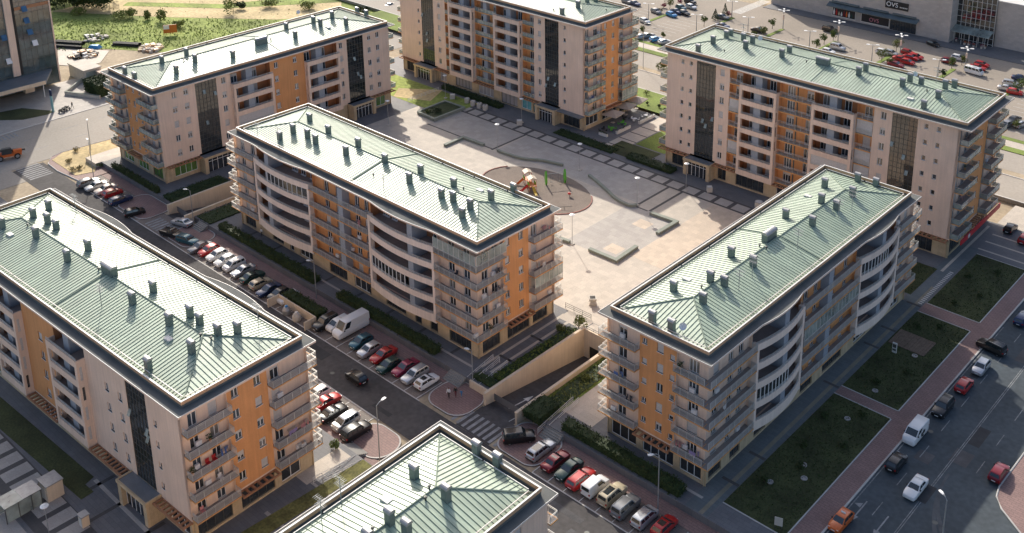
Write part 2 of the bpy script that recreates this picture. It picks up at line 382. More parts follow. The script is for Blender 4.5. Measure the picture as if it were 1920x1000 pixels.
        for k in range(n):
            z = s.zf(k); r = MB(); t0 = pw/(u1-u0) if k < nf else 0
            for dz in (.83,.96,1.09):
                r.tube([T(u0+(u1-u0)*t,O(t)-.09,z+dz) for t in [t0+(1-2*t0)*i/N_ for i in range(N_+1)]],.025,4)
            for i in range(N_+1):
                t = t0+(1-2*t0)*i/N_; r.tube([T(u0+(u1-u0)*t,O(t)-.09,z+.68),T(u0+(u1-u0)*t,O(t)-.09,z+1.09)],.022,4,cap=False)
            r.obj('railing', M['rail'], bay)
            L_ = u1-u0
            for c, w in ((.06,1.6),(.2,1.3),(.5,1.6),(.66,1.3),(.82,1.5)):
                c = u0+L_*c
                if abs(c+w/2-um) > 1.4 and c+w < u1-.3: s.door(bay,T,c,dp+.1,z+.05,w)
            if (k, round(u0)) in ENC.get(s.root.name, ()):
                g = MB(); band(g, z+.72, z+s.FH-.34, .03, -.10, .30 if mid<.4 else .04, .96 if mid<.4 else .60); g.obj('glazing', M['pane'], bay)
                e = MB()
                for i in range(10):
                    t = (.30 if mid<.4 else .04)+(.66 if mid<.4 else .56)*i/9; e.box(T,u0+L_*t-.05,u0+L_*t+.05,O(t)-.14,O(t)-.04,z+.72,z+s.FH-.34)
                e.obj('mullion', M['pvc'], bay)
        s.bulges.append((f,u0,u1,base,sag)); return bay
    def glazing(s, f, u0, u1, z0=None, entrance=True, ent=(0,0)):
        T = s.F[f]; z0 = z0 or s.G+.05; z1 = s.top-.02; g = MB(); g.box(T,u0,u1,-.16,-.12,z0,z1)
        m_ = MB(); nc = 6; nr = int((z1-z0)/.95)
        for i in range(nc+1):
            c = u0+(u1-u0)*i/nc; m_.box(T,c-.03,c+.03,-.13,-.06,z0,z1)
        for j in range(nr+1):
            c = z0+(z1-z0)*j/nr; m_.box(T,u0,u1,-.125,-.07,c-.025,c+.025)
        p = m_.obj('stair_glazing', M['mullion'], s.root); g.obj('pane', M['curtain'], p)
        for j in range(3):     # a few opening lights
            i = rnd.randrange(nc); r_ = rnd.randrange(2,nr-1); a = u0+(u1-u0)*i/nc; za = z0+(z1-z0)*r_/nr
            q = MB(); q.quad(T(a+.05,-.05,za+.9),T(a+.65,-.05,za+.9),T(a+.65,.32,za+.1),T(a+.05,.32,za+.1)); 
            q.quad(T(a+.05,-.08,za+.9),T(a+.65,-.08,za+.9),T(a+.65,.29,za+.1),T(a+.05,.29,za+.1)); q.obj('opening_light', M['railglass'], p)
        q = MB()
        for u in (u0,u1): q.quad(T(u,-.16,z0),T(u,0,z0),T(u,0,z1),T(u,-.16,z1))
        q.obj('reveal', M['beige'], p)
        if entrance:
            a, b = u0+ent[0], u1+ent[1]; e = MB(); zt = 3.55; o1 = 2.1
            e.box(T,a,a+.75,-.2,o1,0,zt-.3); e.box(T,b-.75,b,-.2,o1,0,zt-.3); e.box(T,a-.1,b+.1,-.1,o1+.12,zt-.3,zt)
            e.box(T,a-.1,b+.1,o1-.1,o1+.121,zt,zt+.18); e.box(T,a-.101,a+.1,.01,o1-.1,zt,zt+.18); e.box(T,b-.1,b+.101,.01,o1-.1,zt,zt+.18)
            p = e.obj('entrance', M['stone'], s.root)
            q = MB(); q.box(T,a+.1,b-.1,.01,o1-.1,zt+.002,zt+.05); q.obj('canopy', M['canopy'], p)
            q = MB(); q.box(T,a+.75,b-.75,o1-.7,o1-.66,.05,zt-.31); q.obj('door_pane', M['pane'], p)
            q = MB()
            for i in range(6):
                c = a+.78+(b-a-1.56)*i/5; q.box(T,c-.04,c+.04,o1-.72,o1-.62,.03,zt-.31)
            q.box(T,a+.75,b-.75,o1-.71,o1-.63,2.3,2.4); q.obj('door', M['pvc'], p)
    def ground(s, f, u0, u1, holes, o=-.25, name='shopfront', pane=None, z1=None, pan=None):
        """stone ground floor; holes = (u0,u1,zlo,zhi) shop windows"""
        T = s.F[f]; z1 = z1 or s.G+.001
        gm = MB(); s.wall(gm, T, u0, u1, 0, z1, holes, o=o, d=.3); gm.obj('ground_floor', M['stone'], s.root)
        for h in holes:
            a,b,c,e = h; m_ = MB(); n = max(1,round((b-a)/1.3))
            for i in range(n+1):
                q = a+.04+(b-a-.08)*i/n; m_.box(T,q-.04,q+.04,o-.29,o-.18,c,e)
            m_.box(T,a+.08,b-.08,o-.285,o-.2,c,c+.1); m_.box(T,a+.08,b-.08,o-.285,o-.2,e-.1,e)
            p = m_.obj(name, M['pvc'] if rnd.random()<.5 else M['mullion'], s.root)
            q = MB(); q.box(T,a,b,o-.26,o-.24,c,e); q.obj('pane', pane or M['pane'], p)
        # soffit under the first floor
        q = MB(); q.box(T,u0+.01,u1-.01,o+.002,-.003,s.G-.3,s.G-.004); q.obj('soffit', M['beige'], s.root)
    def pergola(s, f, u0, u1, o=1.35, z=None):
        T = s.F[f]; p = MB(); z = z or s.G-.45
        p.box(T,u0,u1,o-.22,o,z,z+.22); p.box(T,u0,u1,.004,.14,z,z+.22)
        n = max(2,int((u1-u0)/.75))
        for i in range(n):
            c = u0+.2+(u1-u0-.4)*i/(n-1); p.box(T,c-.13,c+.13,.141,o-.221,z+.02,z+.24)
        p.obj('pergola', M['wood'], s.root)
    # ---- roof
    def build_roof(s, ou=1.23, uh=.9):
        LX, LY, H = s.LX, s.LY, s.H
        # cornice outline with the bows of the curved bays
        def side(f, a, b):     # a -> b along face f in face u, returns points (x,y)
            T = Face(*{'S':(0,0,(1,0),(0,-1),LX),'E':(LX,0,(0,1),(1,0),LY),'N':(LX,LY,(-1,0),(0,1),LX),'W':(0,LY,(0,-1),(-1,0),LY)}[f]); pts = [T(a,0,0)[:2]]
            for (ff,u0,u1,base,sag) in sorted(s.bulges, key=lambda q: q[1]):
                if ff != f: continue
                for i in range(13):
                    t = i/12; o = max(0.0, base+sag*4*t*(1-t)-s.ins['SENW'.index(f)]-.12); pts.append(T(u0+(u1-u0)*t,o,0)[:2])
            return pts
        out = side('S',0,LX)+side('E',0,LY)+side('N',0,LX)+side('W',0,LY)
        c = MB(); c.prism(out, H-.24, H-.02)
        q = MB(); q.prism([(x*.97+LX*.015, y*.94+LY*.03) for x,y in [(0,0),(LX,0),(LX,LY),(0,LY)]], H-.33, H-.241); 
        rt = c.obj('cornice', M['beige'], s.root); q.obj('ceiling_slab', M['beige'], rt)
        n = len(out); cx, cy_ = LX/2, LY/2
        ins = []
        for i,(x,y) in enumerate(out):
            ins.append((x+(.07 if x<cx else -.07) if not (.5<x<LX-.5) else x, y+(.07 if y<cy_ else -.07) if not (.5<y<LY-.5) else y))
        t = MB(); t.prism(ins, H-.019, H); t.obj('eaves_sheet', M['slabtop'], rt)
        k = MB()   # lip round the edge
        for i in range(n):
            a, b = out[i], out[(i+1)%n]; a2, b2 = ins[i], ins[(i+1)%n]
            k.add([(*a,H-.02),(*b,H-.02),(*b2,H-.02),(*a2,H-.02),(*a,H+.04),(*b,H+.04),(*b2,H+.04),(*a2,H+.04)],[(0,1,5,4),(1,2,6,5),(2,3,7,6),(3,0,4,7),(4,5,6,7)])
        k.obj('edge_trim', M['white'], rt)
        # upstand ring
        def ring(mb, d0, d1, z0, z1, dd=0):
            a = [(d0,d0),(LX-d0,d0),(LX-d0,LY-d0),(d0,LY-d0)]; b = [(d1,d1),(LX-d1,d1),(LX-d1,LY-d1),(d1,LY-d1)]
            for i in range(4):
                j = (i+1)%4; mb.add([(*a[i],z0),(*a[j],z0),(*b[j],z0),(*b[i],z0),(*a[i],z1),(*a[j],z1),(*b[j],z1),(*b[i],z1)],[(0,1,5,4),(2,3,7,6),(4,5,6,7),(3,2,1,0)])
        u = MB(); ring(u, ou+.02, ou+.14, H-.01, H+uh-.50); u.obj('roof_upstand', M['slabtop'], rt)
        u = MB(); ring(u, ou-.02, ou+.14, H+uh-.50, H+uh-.06); u.obj('fascia', M['brown'], rt)
        u = MB(); ring(u, ou-.05, ou+.16, H+uh-.059, H+uh); u.obj('coping', M['white'], rt)
        # gutter bar in segments, inside
        u = MB(); d = ou+.85; zz = H+uh-.28
        def seg(x0,y0,x1,y1):
            ln = math.hypot(x1-x0,y1-y0); m_ = max(1,round(ln/7.5))
            for i in range(m_):
                ta, tb = i/m_+.15/ln, (i+1)/m_-.15/ln
                ax, ay, bx_, by = x0+(x1-x0)*ta, y0+(y1-y0)*ta, x0+(x1-x0)*tb, y0+(y1-y0)*tb
                if abs(x1-x0) > abs(y1-y0): u.box(ID,min(ax,bx_),max(ax,bx_),ay-.045,ay+.045,zz,zz+.08)
                else: u.box(ID,ax-.045,ax+.045,min(ay,by),max(ay,by),zz,zz+.08)
        seg(d,d,LX-d,d); seg(LX-d,d,LX-d,LY-d); seg(LX-d,LY-d,d,LY-d); seg(d,LY-d,d,d)
        u.obj('gutter', M['white'], rt)
        # hip roof
        e = s.e = ou+.6; zr = s.zr = H+.25; s.tan = .195; hw = s.hw = min(LX,LY)/2-e; rise = hw*s.tan
        A = [(e,e),(LX-e,e),(LX-e,LY-e),(e,LY-e)]
        if LX > LY: r0, r1 = (e+hw,LY/2), (LX-e-hw,LY/2); fs = [(0,1,5,4),(1,2,5),(2,3,4,5),(3,0,4)]
        else: r0, r1 = (LX/2,e+hw), (LX/2,LY-e-hw); fs = [(0,1,4),(1,2,5,4),(2,3,5),(3,0,4,5)]
        m_ = MB(); m_.add([(*q,zr) for q in A]+[(*r0,zr+rise),(*r1,zr+rise)], fs)
        m_.add([(*q,zr) for q in A]+[(*q,H-.01) for q in A], [(i,(i+1)%4,4+(i+1)%4,4+i) for i in range(4)])
        s.roof = m_.obj('roof', M['roof'] if LX > LY else M['roof_y'], s.root)
        se = MB(); w, hh = .022, .065
        def seam(x0,y0,x1,y1):
            z0, z1 = s.hz(x0,y0), s.hz(x1,y1); dx, dy_ = x1-x0, y1-y0; ln = math.hypot(dx,dy_)
            if ln < .3: return
            nx, ny = -dy_/ln*w, dx/ln*w
            se.add([(x0+nx,y0+ny,z0),(x0-nx,y0-ny,z0),(x1-nx,y1-ny,z1),(x1+nx,y1+ny,z1),(x0+nx,y0+ny,z0+hh),(x0-nx,y0-ny,z0+hh),(x1-nx,y1-ny,z1+hh),(x1+nx,y1+ny,z1+hh)],
                   [(4,5,6,7),(0,4,7,3),(1,2,6,5),(0,1,5,4),(2,3,7,6)])
        sp = .62
        def run(Ln, Ws, P):
            m2 = int((Ln-2*e)/sp)
            for i in range(1,m2):
                q = e+(Ln-2*e)*i/m2; d_ = min(hw, q-e, Ln-e-q); P(q, d_)
        run(LX, LY, lambda q,d_: (seam(q,e,q,e+d_), seam(q,LY-e,q,LY-e-d_)))
        run(LY, LX, lambda q,d_: (seam(e,q,e+d_,q), seam(LX-e,q,LX-e-d_,q)))
        se.obj('roof_seam', M['seam'], s.roof)
        rc = MB()
        def cap(a, b):
            a = (*a, s.hz(*a)+.05); b = (*b, s.hz(*b)+.05); rc.tube([a,b],.09,5)
        cap(r0,r1); 
        for q in A:
            r_ = min((r0,r1), key=lambda p: math.hypot(p[0]-q[0],p[1]-q[1])); cap(q,r_)
        # expansion joint across the middle
        if LX > LY: cap((LX/2+1,e+.1),(LX/2+1,LY/2)); cap((LX/2+1,LY/2),(LX/2+1,LY-e-.1))
        else: cap((e+.1,LY/2+1),(LX/2,LY/2+1)); cap((LX/2,LY/2+1),(LX-e-.1,LY/2+1))
        rc.obj('ridge_cap', M['seam'], s.roof)
    def hz(s, x, y):
        d = min(x-s.e, s.LX-s.e-x, y-s.e, s.LY-s.e-y, s.hw); return s.zr+max(d,-.2)*s.tan
    def hit(s, px, py):
        z = s.H+1
        for _ in range(6):
            p = gp(px,py,z); l = s.inv @ p; z = s.hz(min(max(l.x,s.e-.3),s.LX-s.e+.3),min(max(l.y,s.e-.3),s.LY-s.e+.3))
        return l.x, l.y, z
    def chimneys(s, pts, big=(), small=()):
        for i,(px,py) in enumerate(list(pts)+list(big)):
            x, y, z = s.hit(px,py); bg = i >= len(pts)
            a, b, h = (.43,.33,1.25+rnd.random()*.3) if not bg else (.55,.55,1.2)
            if bg: a, b = (1.35,.5) if s.LX > s.LY else (.5,1.35)
            m_ = MB(); m_.box(ID,x-a,x+a,y-b,y+b,z-.35,z+h); o = m_.obj('chimney', M['ductbox'], s.roof)
            c = MB(); K = 8; ax, by = (a+.08, b+.1)
            if bg and s.LX < s.LY: 
                prof = [(ax*math.cos(math.pi*j/K), .42*math.sin(math.pi*j/K)) for j in range(K+1)]
                vs = [(x+p,y-by,z+h+q) for p,q in prof]+[(x+p,y+by,z+h+q) for p,q in prof]
            else:
                prof = [(by*math.cos(math.pi*j/K), .36*math.sin(math.pi*j/K)) for j in range(K+1)]
                vs = [(x-ax,y+p,z+h+q) for p,q in prof]+[(x+ax,y+p,z+h+q) for p,q in prof]
            n = K+1; c.add(vs,[(j,j+1,n+j+1,n+j) for j in range(K)]+[tuple(range(n-1,-1,-1)),tuple(range(n,2*n)),(0,n,2*n-1,n-1)])
            c.obj('chimney_cowl', M['duct'], s.roof)
    def rooftop(s, hatches=(), aerials=(), vents=(), dishes=()):
        for px,py in hatches:
            x,y,z = s.hit(px,py); m_ = MB(); m_.box(ID,x-.6,x+.6,y-.35,y+.35,z-.2,z+.22); m_.obj('skylight', M['white'], s.roof)
        for px,py in vents:
            x,y,z = s.hit(px,py); m_ = MB(); m_.tube([(x,y,z-.1),(x,y,z+.3)],.1,8); m_.lathe([(.05,.3),(.2,.32),(.18,.42),(.02,.46)],(x,y,z),8); m_.obj('vent_pipe', M['mullion'], s.roof)
        for px,py in aerials:
            x,y,z = s.hit(px,py); m_ = MB(); h = 3.2; m_.tube([(x,y,z-.1),(x,y,z+h)],.045,5)
            for zz, ln in ((h-.1,1.5),(h-.8,1.1)):
                m_.tube([(x-ln/2,y,z+zz),(x+ln/2,y,z+zz)],.025,4)
                for i in range(7):
                    q = x-ln/2+ln*i/6; m_.tube([(q,y-.35,z+zz),(q,y+.35,z+zz)],.02,4)
            m_.obj('television_aerial', M['steel'], s.roof)
        for px,py in dishes:
            x,y,z = s.hit(px,py); m_ = MB(); m_.tube([(x,y,z-.1),(x,y,z+.9)],.04,5)
            c = Vector((x,y,z+1.0)); d = Vector((.5,-.7,.5)).normalized(); a = d.orthogonal().normalized(); b = d.cross(a); K = 14
            vs = [c-d*.12]+[c+a*.25*math.cos(2*math.pi*j/K)+b*.25*math.sin(2*math.pi*j/K)-d*.08 for j in range(K)]+[c+a*.5*math.cos(2*math.pi*j/K)+b*.5*math.sin(2*math.pi*j/K)+d*.06 for j in range(K)]
            m_.add(vs,[(0,1+j,1+(j+1)%K) for j in range(K)]+[(1+j,1+K+j,1+K+(j+1)%K,1+(j+1)%K) for j in range(K)])
            m_.obj('satellite_dish', M['pvc'], s.roof)
    def clutter(s, f, u, k, kind, label, col='pvc', rec=.5):
        T = s.F[f]; z = s.zf(k)+.01; x, y, _ = T(u,0,0); w = s.inv.inverted() @ Vector((x,y,z)); t = thing(kind, label, kind.replace('_',' '), w, T.rz+s.dy); m = PLASC.get(col) or M[col]
        if kind == 'drying_rack':
            g = MB()
            for q in (-.5,.5): g.tube([(q,-.25,0),(q,.25,.95)],.02,4); g.tube([(q,.25,0),(q,-.25,.95)],.02,4)
            for q in (-.25,-.1,.1,.25): g.tube([(-.7,q,.95),(.7,q,.95)],.012,4)
            g.obj('frame',M['steel'],t); g = MB(); rr = random.Random(int(u*10)+k)
            for i in range(5): a = -.62+.25*i; hh = .35+.45*rr.random(); q = rr.choice((-.25,.25)); g.box(ID,a,a+.22,q-.015,q+.015,.95-hh,.97)
            g.obj('laundry',m,t)
        elif kind == 'garden_chair':
            g = MB(); g.box(ID,-.25,.25,-.25,.25,.38,.43); g.obj('seat',m,t); g = MB(); g.box(ID,-.25,.25,.21,.26,.431,.9); g.obj('backrest',m,t)
            for a in (-.22,.22):
                for c in (-.22,.22): g = MB(); g.tube([(a,c,0),(a,c,.379)],.025,4); g.obj('leg',m,t)
        elif kind == 'potted_plant':
            g = MB(); g.lathe([(.14,0),(.2,.35)],(0,0,0),8); g.obj('pot',M['slab'],t); g = MB(); rr = random.Random(int(u*10)+k)
            for _ in range(60): g.add(*(lambda c,q: ([c+Vector((q,0,0)),c+Vector((0,q,q*.4)),c+Vector((-q,0,.0)),c+Vector((0,-q,q*.5))],[(0,1,2,3)]))(Vector((rr.gauss(0,.2),rr.gauss(0,.2),.45+rr.random()*.6)),.09))
            g.obj('leaves',PLASC['leaf'],t)
    def finish(s):
        pass
    def back(s, f, col='beige'):
        a, b = s.ends[f]; s.plain(f, a, b, col, [(a+2+6.2*i,1.2,1.3,1.0) for i in range(int((b-a-3)/6.2))], rows=range(0,s.n,1))
        s.ground(f, a, b, [])
    def corner_balconies(s, f, u0, u1, out, ks=None, kind=None, ends=('wall','wall')):
        for k in (ks or range(s.n)): s.balcony(f,u0,u1,out,k,ends,kind=kind,rec=0)
ENC = {}
PLASC = dict(red=mat('red_plastic',(.45,.03,.03),.5), lilac=mat('lilac_cloth',(.36,.28,.50),.9), blue=mat('blue_cloth',(.10,.18,.42),.9), white=mat('white_cloth',(.65,.64,.62),.9), pink=mat('pink_cloth',(.55,.25,.25),.9), leaf=mat('pot_leaf',(.05,.09,.03),.8,var=.3,scale=4), dark=mat('dark_cloth',(.04,.04,.05),.9))
# ---------------------------------------------------------------- the seven blocks
ENC['west_court_block'] = ()
PANE_GREEN = glass('garden_picture_pane', (.10,.20,.05), rough=.2)
PANE_TURQ = glass('turquoise_pane', (.16,.42,.44), rough=.2)
PANE_ROLL = mat('roller_shutter', (.36,.34,.33), .6, var=.06)
# A : front left
def blockA():
    b = Block('apartment_block', 'cream and orange apartment block at the left front, its pale metal roof crowded with chimneys', -102.51, 48.891, 68.607, 19.582, .0368, 18.97, 5, 3.6, (.7,1.0,.9,1.0))
    r4 = range(0,4)
    b.plain('S',1.0,20.4,'beige',[(4,1,1.3,1.0),(9,1,1.3,1),(14,1,1.3,1)])
    b.loggia('S',20.4,28.0); b.plain('S',28.0,37.2,'orange',[(32.2,1.15,1.3,1.0)],rows=r4); b.loggia('S',37.2,45.3)
    b.plain('S',45.3,55.3,'beige',[(49.9,.95,1.25,1.1),(53.1,.95,1.25,1.1)],rows=r4,kind=0)
    b.glazing('S',55.3,59.9,ent=(-1.2,.9)); b.plain('S',59.9,67.6,'beige',[(61.3,.7,.95,1.3)],rows=r4,kind=0)
    b.ground('S',1.0,54.1,[(6,9,.4,3.1),(12,16,.4,3.1),(29.5,36.5,.4,3.1),(46.5,52.5,.4,3.1)]); b.ground('S',60.8,67.6,[(62,66.4,.15,3.1)])
    b.pergola('S',28.2,37.0); b.pergola('S',45.5,54.0); b.pergola('S',61.0,67.8)
    b.wallband('E',.7,6.9,'beige',[(1.9,1.2),(4.6,1.2)]); 
    for k in range(5): b.balcony('E',.8,6.9,1.1,k,doors=[(1.9,1.2),(4.6,1.2)])
    b.plain('E',6.9,12.6,'orange',[(7.5,1.0,1.3,1.05),(10.7,1.0,1.3,1.0)])
    b.wallband('E',12.6,18.68,'beige',[(13.4,1.3)]); 
    for k in range(5): b.balcony('E',12.7,19.4,1.1,k,doors=[(13.4,1.3)])
    b.ground('E',.7,18.68,[(1.5,6.3,.3,3.0),(7.6,12.6,.3,3.0),(13.6,16.6,.3,3.0)]); b.pergola('E',6.95,12.6)
    b.corner_balconies('N',1.0,6.0,1.5)
    b.bulges += [('N',9.5,26,.7,1.1),('N',43,59,.7,1.1)]
    b.back('N'); b.back('W'); b.build_roof(); b.finish()
    b.chimneys([(5,428),(63,408),(92,394),(90,420),(106,430),(68,446),(127,490),(166,470),(249,570),(288,548),(318,610),(357,595),(375,608),(409,628),(446,625),(360,662),(279,694)],big=[(206,513)])
    b.rooftop(hatches=[(19,441),(316,637)],aerials=[(143,400),(191,575),(485,612)],vents=[(52,424),(185,507),(376,631),(396,637),(312,588)])
    return b
# B : centre
def blockB():
    ENC['apartment_block.001'] = {(3,8),(1,42)}
    b = Block('apartment_block.001', 'apartment block in the middle of the photo with bowed balconies facing the parked cars', -103.597, 97.318, 67.328, 18.625, -.0054, 19.02, 5, 3.7, (.7,.9,.7,.8))
    b.wallband('S',.8,8.4,'beige',[(2.2,1.3),(5.6,1.3)])
    T = b.F['S']
    for k in range(5):
        b.balcony('S',-.4,8.35,1.1,k,doors=[(2.2,1.3),(5.6,1.3)])
    b.curve('S',8.4,25.4,mid=.28)
    b.wallband('S',25.4,41.5,'orange',[(28,1.3),(31.2,1.2),(36.4,1.3),(39,1.2)],rec=.6)
    for k in range(5): b.balcony('S',25.45,41.45,1.0,k,rec=.6,doors=[(28,1.3),(31.2,1.2),(36.4,1.3),(39,1.2)])
    q = MB(); q.box(T,33.7,35.0,-.59,.85,b.G,b.top-.01); q.obj('storage_box',M['box'],b.root)
    b.curve('S',41.5,57.7,mid=.68)
    b.wallband('S',57.7,65.928,'beige',[(59.6,1.4),(63,1.4)],sides=(1,0))
    for k in range(5): b.balcony('S',57.75,67.3,1.0,k,ends=('wall','none'),in1=.5,doors=[(59.6,1.4),(63,1.4)],enclosed=(k==4))
    b.ground('S',.8,66.43,[(2,5.5,.3,3),(11,14.5,.3,3),(16.5,17.7,.1,2.6),(19.5,23.5,.3,3),(28.5,33.5,.3,3),(35.5,40,.3,3),(44,49,.3,3),(51.3,52.9,.1,2.6),(55,56.8,.3,3),(59.5,64.5,.3,3)])
    b.wallband('E',1.2,6.3,'beige',[(2.2,1.3),(4.3,1.3)],sides=(0,1))
    for k in range(5): b.balcony('E',-.2,6.25,.9,k,ends=('none','wall'),doors=[(2.2,1.3),(4.3,1.3)],enclosed=(k==4))
    b.plain('E',6.3,11.9,'orange',[(6.7,.95,1.3,1.1),(9.7,1.0,1.3,1.1)])
    b.wallband('E',11.9,17.93,'beige',[(13,1.3)])
    for k in range(5): b.balcony('E',11.95,18.6,1.3,k,doors=[(13,1.3)],enclosed=(k==1))
    b.ground('E',.7,17.93,[(1.8,5.6,.3,3),(7.2,12.2,.2,3.1),(13,16.4,.2,3)]); b.pergola('E',6.4,12)
    b.corner_balconies('N',.9,6.5,1.7); b.corner_balconies('W',11,17.8,2.0)
    b.back('N'); b.back('W'); b.build_roof(); b.finish()
    b.chimneys([(525,262),(550,250),(577,259),(592,270),(581,228),(616,250),(649,291),(672,276),(722,305),(768,343),(789,326),(828,371),(850,378),(882,392),(867,408),(851,350),(921,375),(963,361)])
    b.rooftop(aerials=[(484,262),(523,270),(720,360)],vents=[(700,330),(869,355)],hatches=[(900,358)])
    return b
# C : upper left
def blockC():
    b = Block('apartment_block.002', 'apartment block at the upper left with pinkish roof, orange end wall and glass balconies', -195.91, 95.937, 21.283, 62.791, -.0053, 20.24, 5, 4.0, (1.6,.7,1.5,.8),'glass')
    w = (1.0,1.35,1.25)
    b.plain('E',1.6,10.1,'beige',[(4.85,*w),(7.5,*w)]); b.glazing('E',10.1,15.0,ent=(-.6,2.2)); b.plain('E',15.0,18.3,'beige',[(16.2,*w)])
    b.loggia('E',18.3,28.1,mid=.45,encl=(1,)); b.plain('E',28.1,37.0,'orange',[(29.2,.95,1.3,1.2),(34.1,.95,1.3,1.2)])
    b.loggia('E',37.0,46.0,mid=.42); b.plain('E',46.0,48.9,'beige',[(46.7,*w)]); b.glazing('E',48.9,53.6,ent=(-.6,1.2)); b.plain('E',53.6,61.29,'beige',[(54.9,*w),(57.4,*w)])
    b.ground('E',1.6,9.6,[(3.9,9.0,.7,3.5)],pane=PANE_GREEN); b.ground('E',17.3,48.2,[(19.5,22,.4,3.2),(24,26,.4,3.2),(38,44,.4,3.2)]); b.ground('E',54.9,61.29,[(55.4,59.6,.4,3.4)],pane=PANE_GREEN)
    b.pergola('E',2.0,9.5); b.pergola('E',54.9,61.6)
    b.wallband('S',14.2,20.58,'beige',[(15.4,1.2),(17.8,1.2)]); b.plain('S',7.4,14.2,'orange',[(8.0,.75,1.0,1.2),(10.2,.95,1.35,1.0),(12.9,.75,1.0,1.2)])
    b.wallband('S',.8,7.4,'beige',[(2.4,1.3),(5,1.2)])
    for k in range(5):
        b.balcony('S',14.2,20.6,1.4,k,doors=[(15.4,1.2),(17.8,1.2)]); b.balcony('S',.3,7.3,1.4,k,doors=[(2.4,1.3),(5,1.2)])
    b.ground('S',.8,20.58,[(2.4,6.6,.3,3.3),(8.6,13,.3,3.3),(15,19,.3,3.3)],pane=PANE_GREEN); b.pergola('S',7.4,14)
    b.corner_balconies('W',54.5,61.1,2.3); b.corner_balconies('N',.8,6,1.6)
    b.back('N'); b.back('W'); b.build_roof(); b.finish()
    b.chimneys([(235,141),(253,149),(304,119),(331,138),(350,105),(366,117),(437,108),(554,71),(537,55),(588,43),(601,49),(623,34),(649,47),(670,26),(687,32)],big=[(490,82)])
    b.rooftop(vents=[(508,75),(345,113)],hatches=[(615,52)],dishes=[(560,30)])
    return b
# D : top centre
def blockD():
    b = Block('apartment_block.003', 'tall apartment block at the top centre with an orange end wall above the cafe parasols', -148.361, 174.649, 67.562, 19.054, .0004, 25.44, 7, 4.0, (.7,1.0,.8,2.6),'glass')
    s = (.72,.95,1.35); w = (1.0,1.35,1.05)
    b.plain('S',2.6,11,'beige',[(9.4,*s)],kind=0); b.glazing('S',11,15.6,ent=(-1.4,.9)); b.plain('S',15.6,20,'beige',[(17.2,*w)])
    b.recess('S',20,22.4,doors=[(20.5,1.3)],rail='glass'); b.loggia('S',22.4,31); b.recess('S',31,38.5,doors=[(31.8,1.5),(36.2,1.5)],divider=34.4,rail='glass')
    b.loggia('S',38.5,47.2); b.recess('S',47.2,50.9,doors=[(48.4,1.5)],rail='glass'); b.plain('S',50.9,54.4,'beige',[(52.2,*w)])
    b.glazing('S',54.4,58.7,ent=(-1.4,.5)); b.plain('S',58.7,66.56,'beige',[(60.15,*s)],kind=0)
    b.ground('S',2.6,9.6,[(4,8.6,.1,3.2)],pane=M['dark']); b.ground('S',16.5,45.8,[(17.2,19.6,.3,3.2),(23,29,.4,3.2),(31.5,36.8,.4,3.2),(39.5,45,.1,3.1)],pane=PANE_ROLL)
    b.ground('S',45.8,53,[(46.4,49.6,.4,3.3),(50.3,52.4,.4,3.3)],pane=PANE_TURQ); b.ground('S',59.2,66.56,[(60,65,.1,3.2)])
    q = MB(); q.box(b.F['S'],59.4,66.7,.0,1.6,3.5,3.72); q.obj('canopy',M['canopy'],b.root)
    b.pergola('S',2.6,9.6); b.pergola('S',16.5,22); b.pergola('S',31,38.4); b.pergola('S',47.3,52.8)
    b.wallband('E',.7,7,'beige',[(1.5,1.2),(4.4,1.4)]); b.plain('E',7,13,'orange',[(7.6,.95,1.3,1.1),(10.5,.95,1.3,1.1)]); b.wallband('E',13,18.25,'beige',[(14,1.4)])
    for k in range(7):
        b.balcony('E',.9,7,1.25,k,doors=[(1.5,1.2),(4.4,1.4)]); b.balcony('E',13.1,19.0,1.3,k,doors=[(14,1.4)],enclosed=(k==0))
    b.ground('E',.7,18.25,[(1.6,6,.8,3.2),(7.6,13,.5,3.2),(14,17.4,.5,3.2)]); b.pergola('E',7,13)
    b.corner_balconies('N',1.0,7,2.6); b.corner_balconies('W',.8,6,1.8); b.corner_balconies('W',12,18,1.8)
    b.back('N'); b.back('W'); b.build_roof(); b.finish()
    b.chimneys([(1054,27),(1084,15),(1101,5),(1117,4),(1040,-8),(990,-10),(950,-20),(900,-20)])
    b.rooftop(vents=[(1038,20),(1137,20)])
    return b
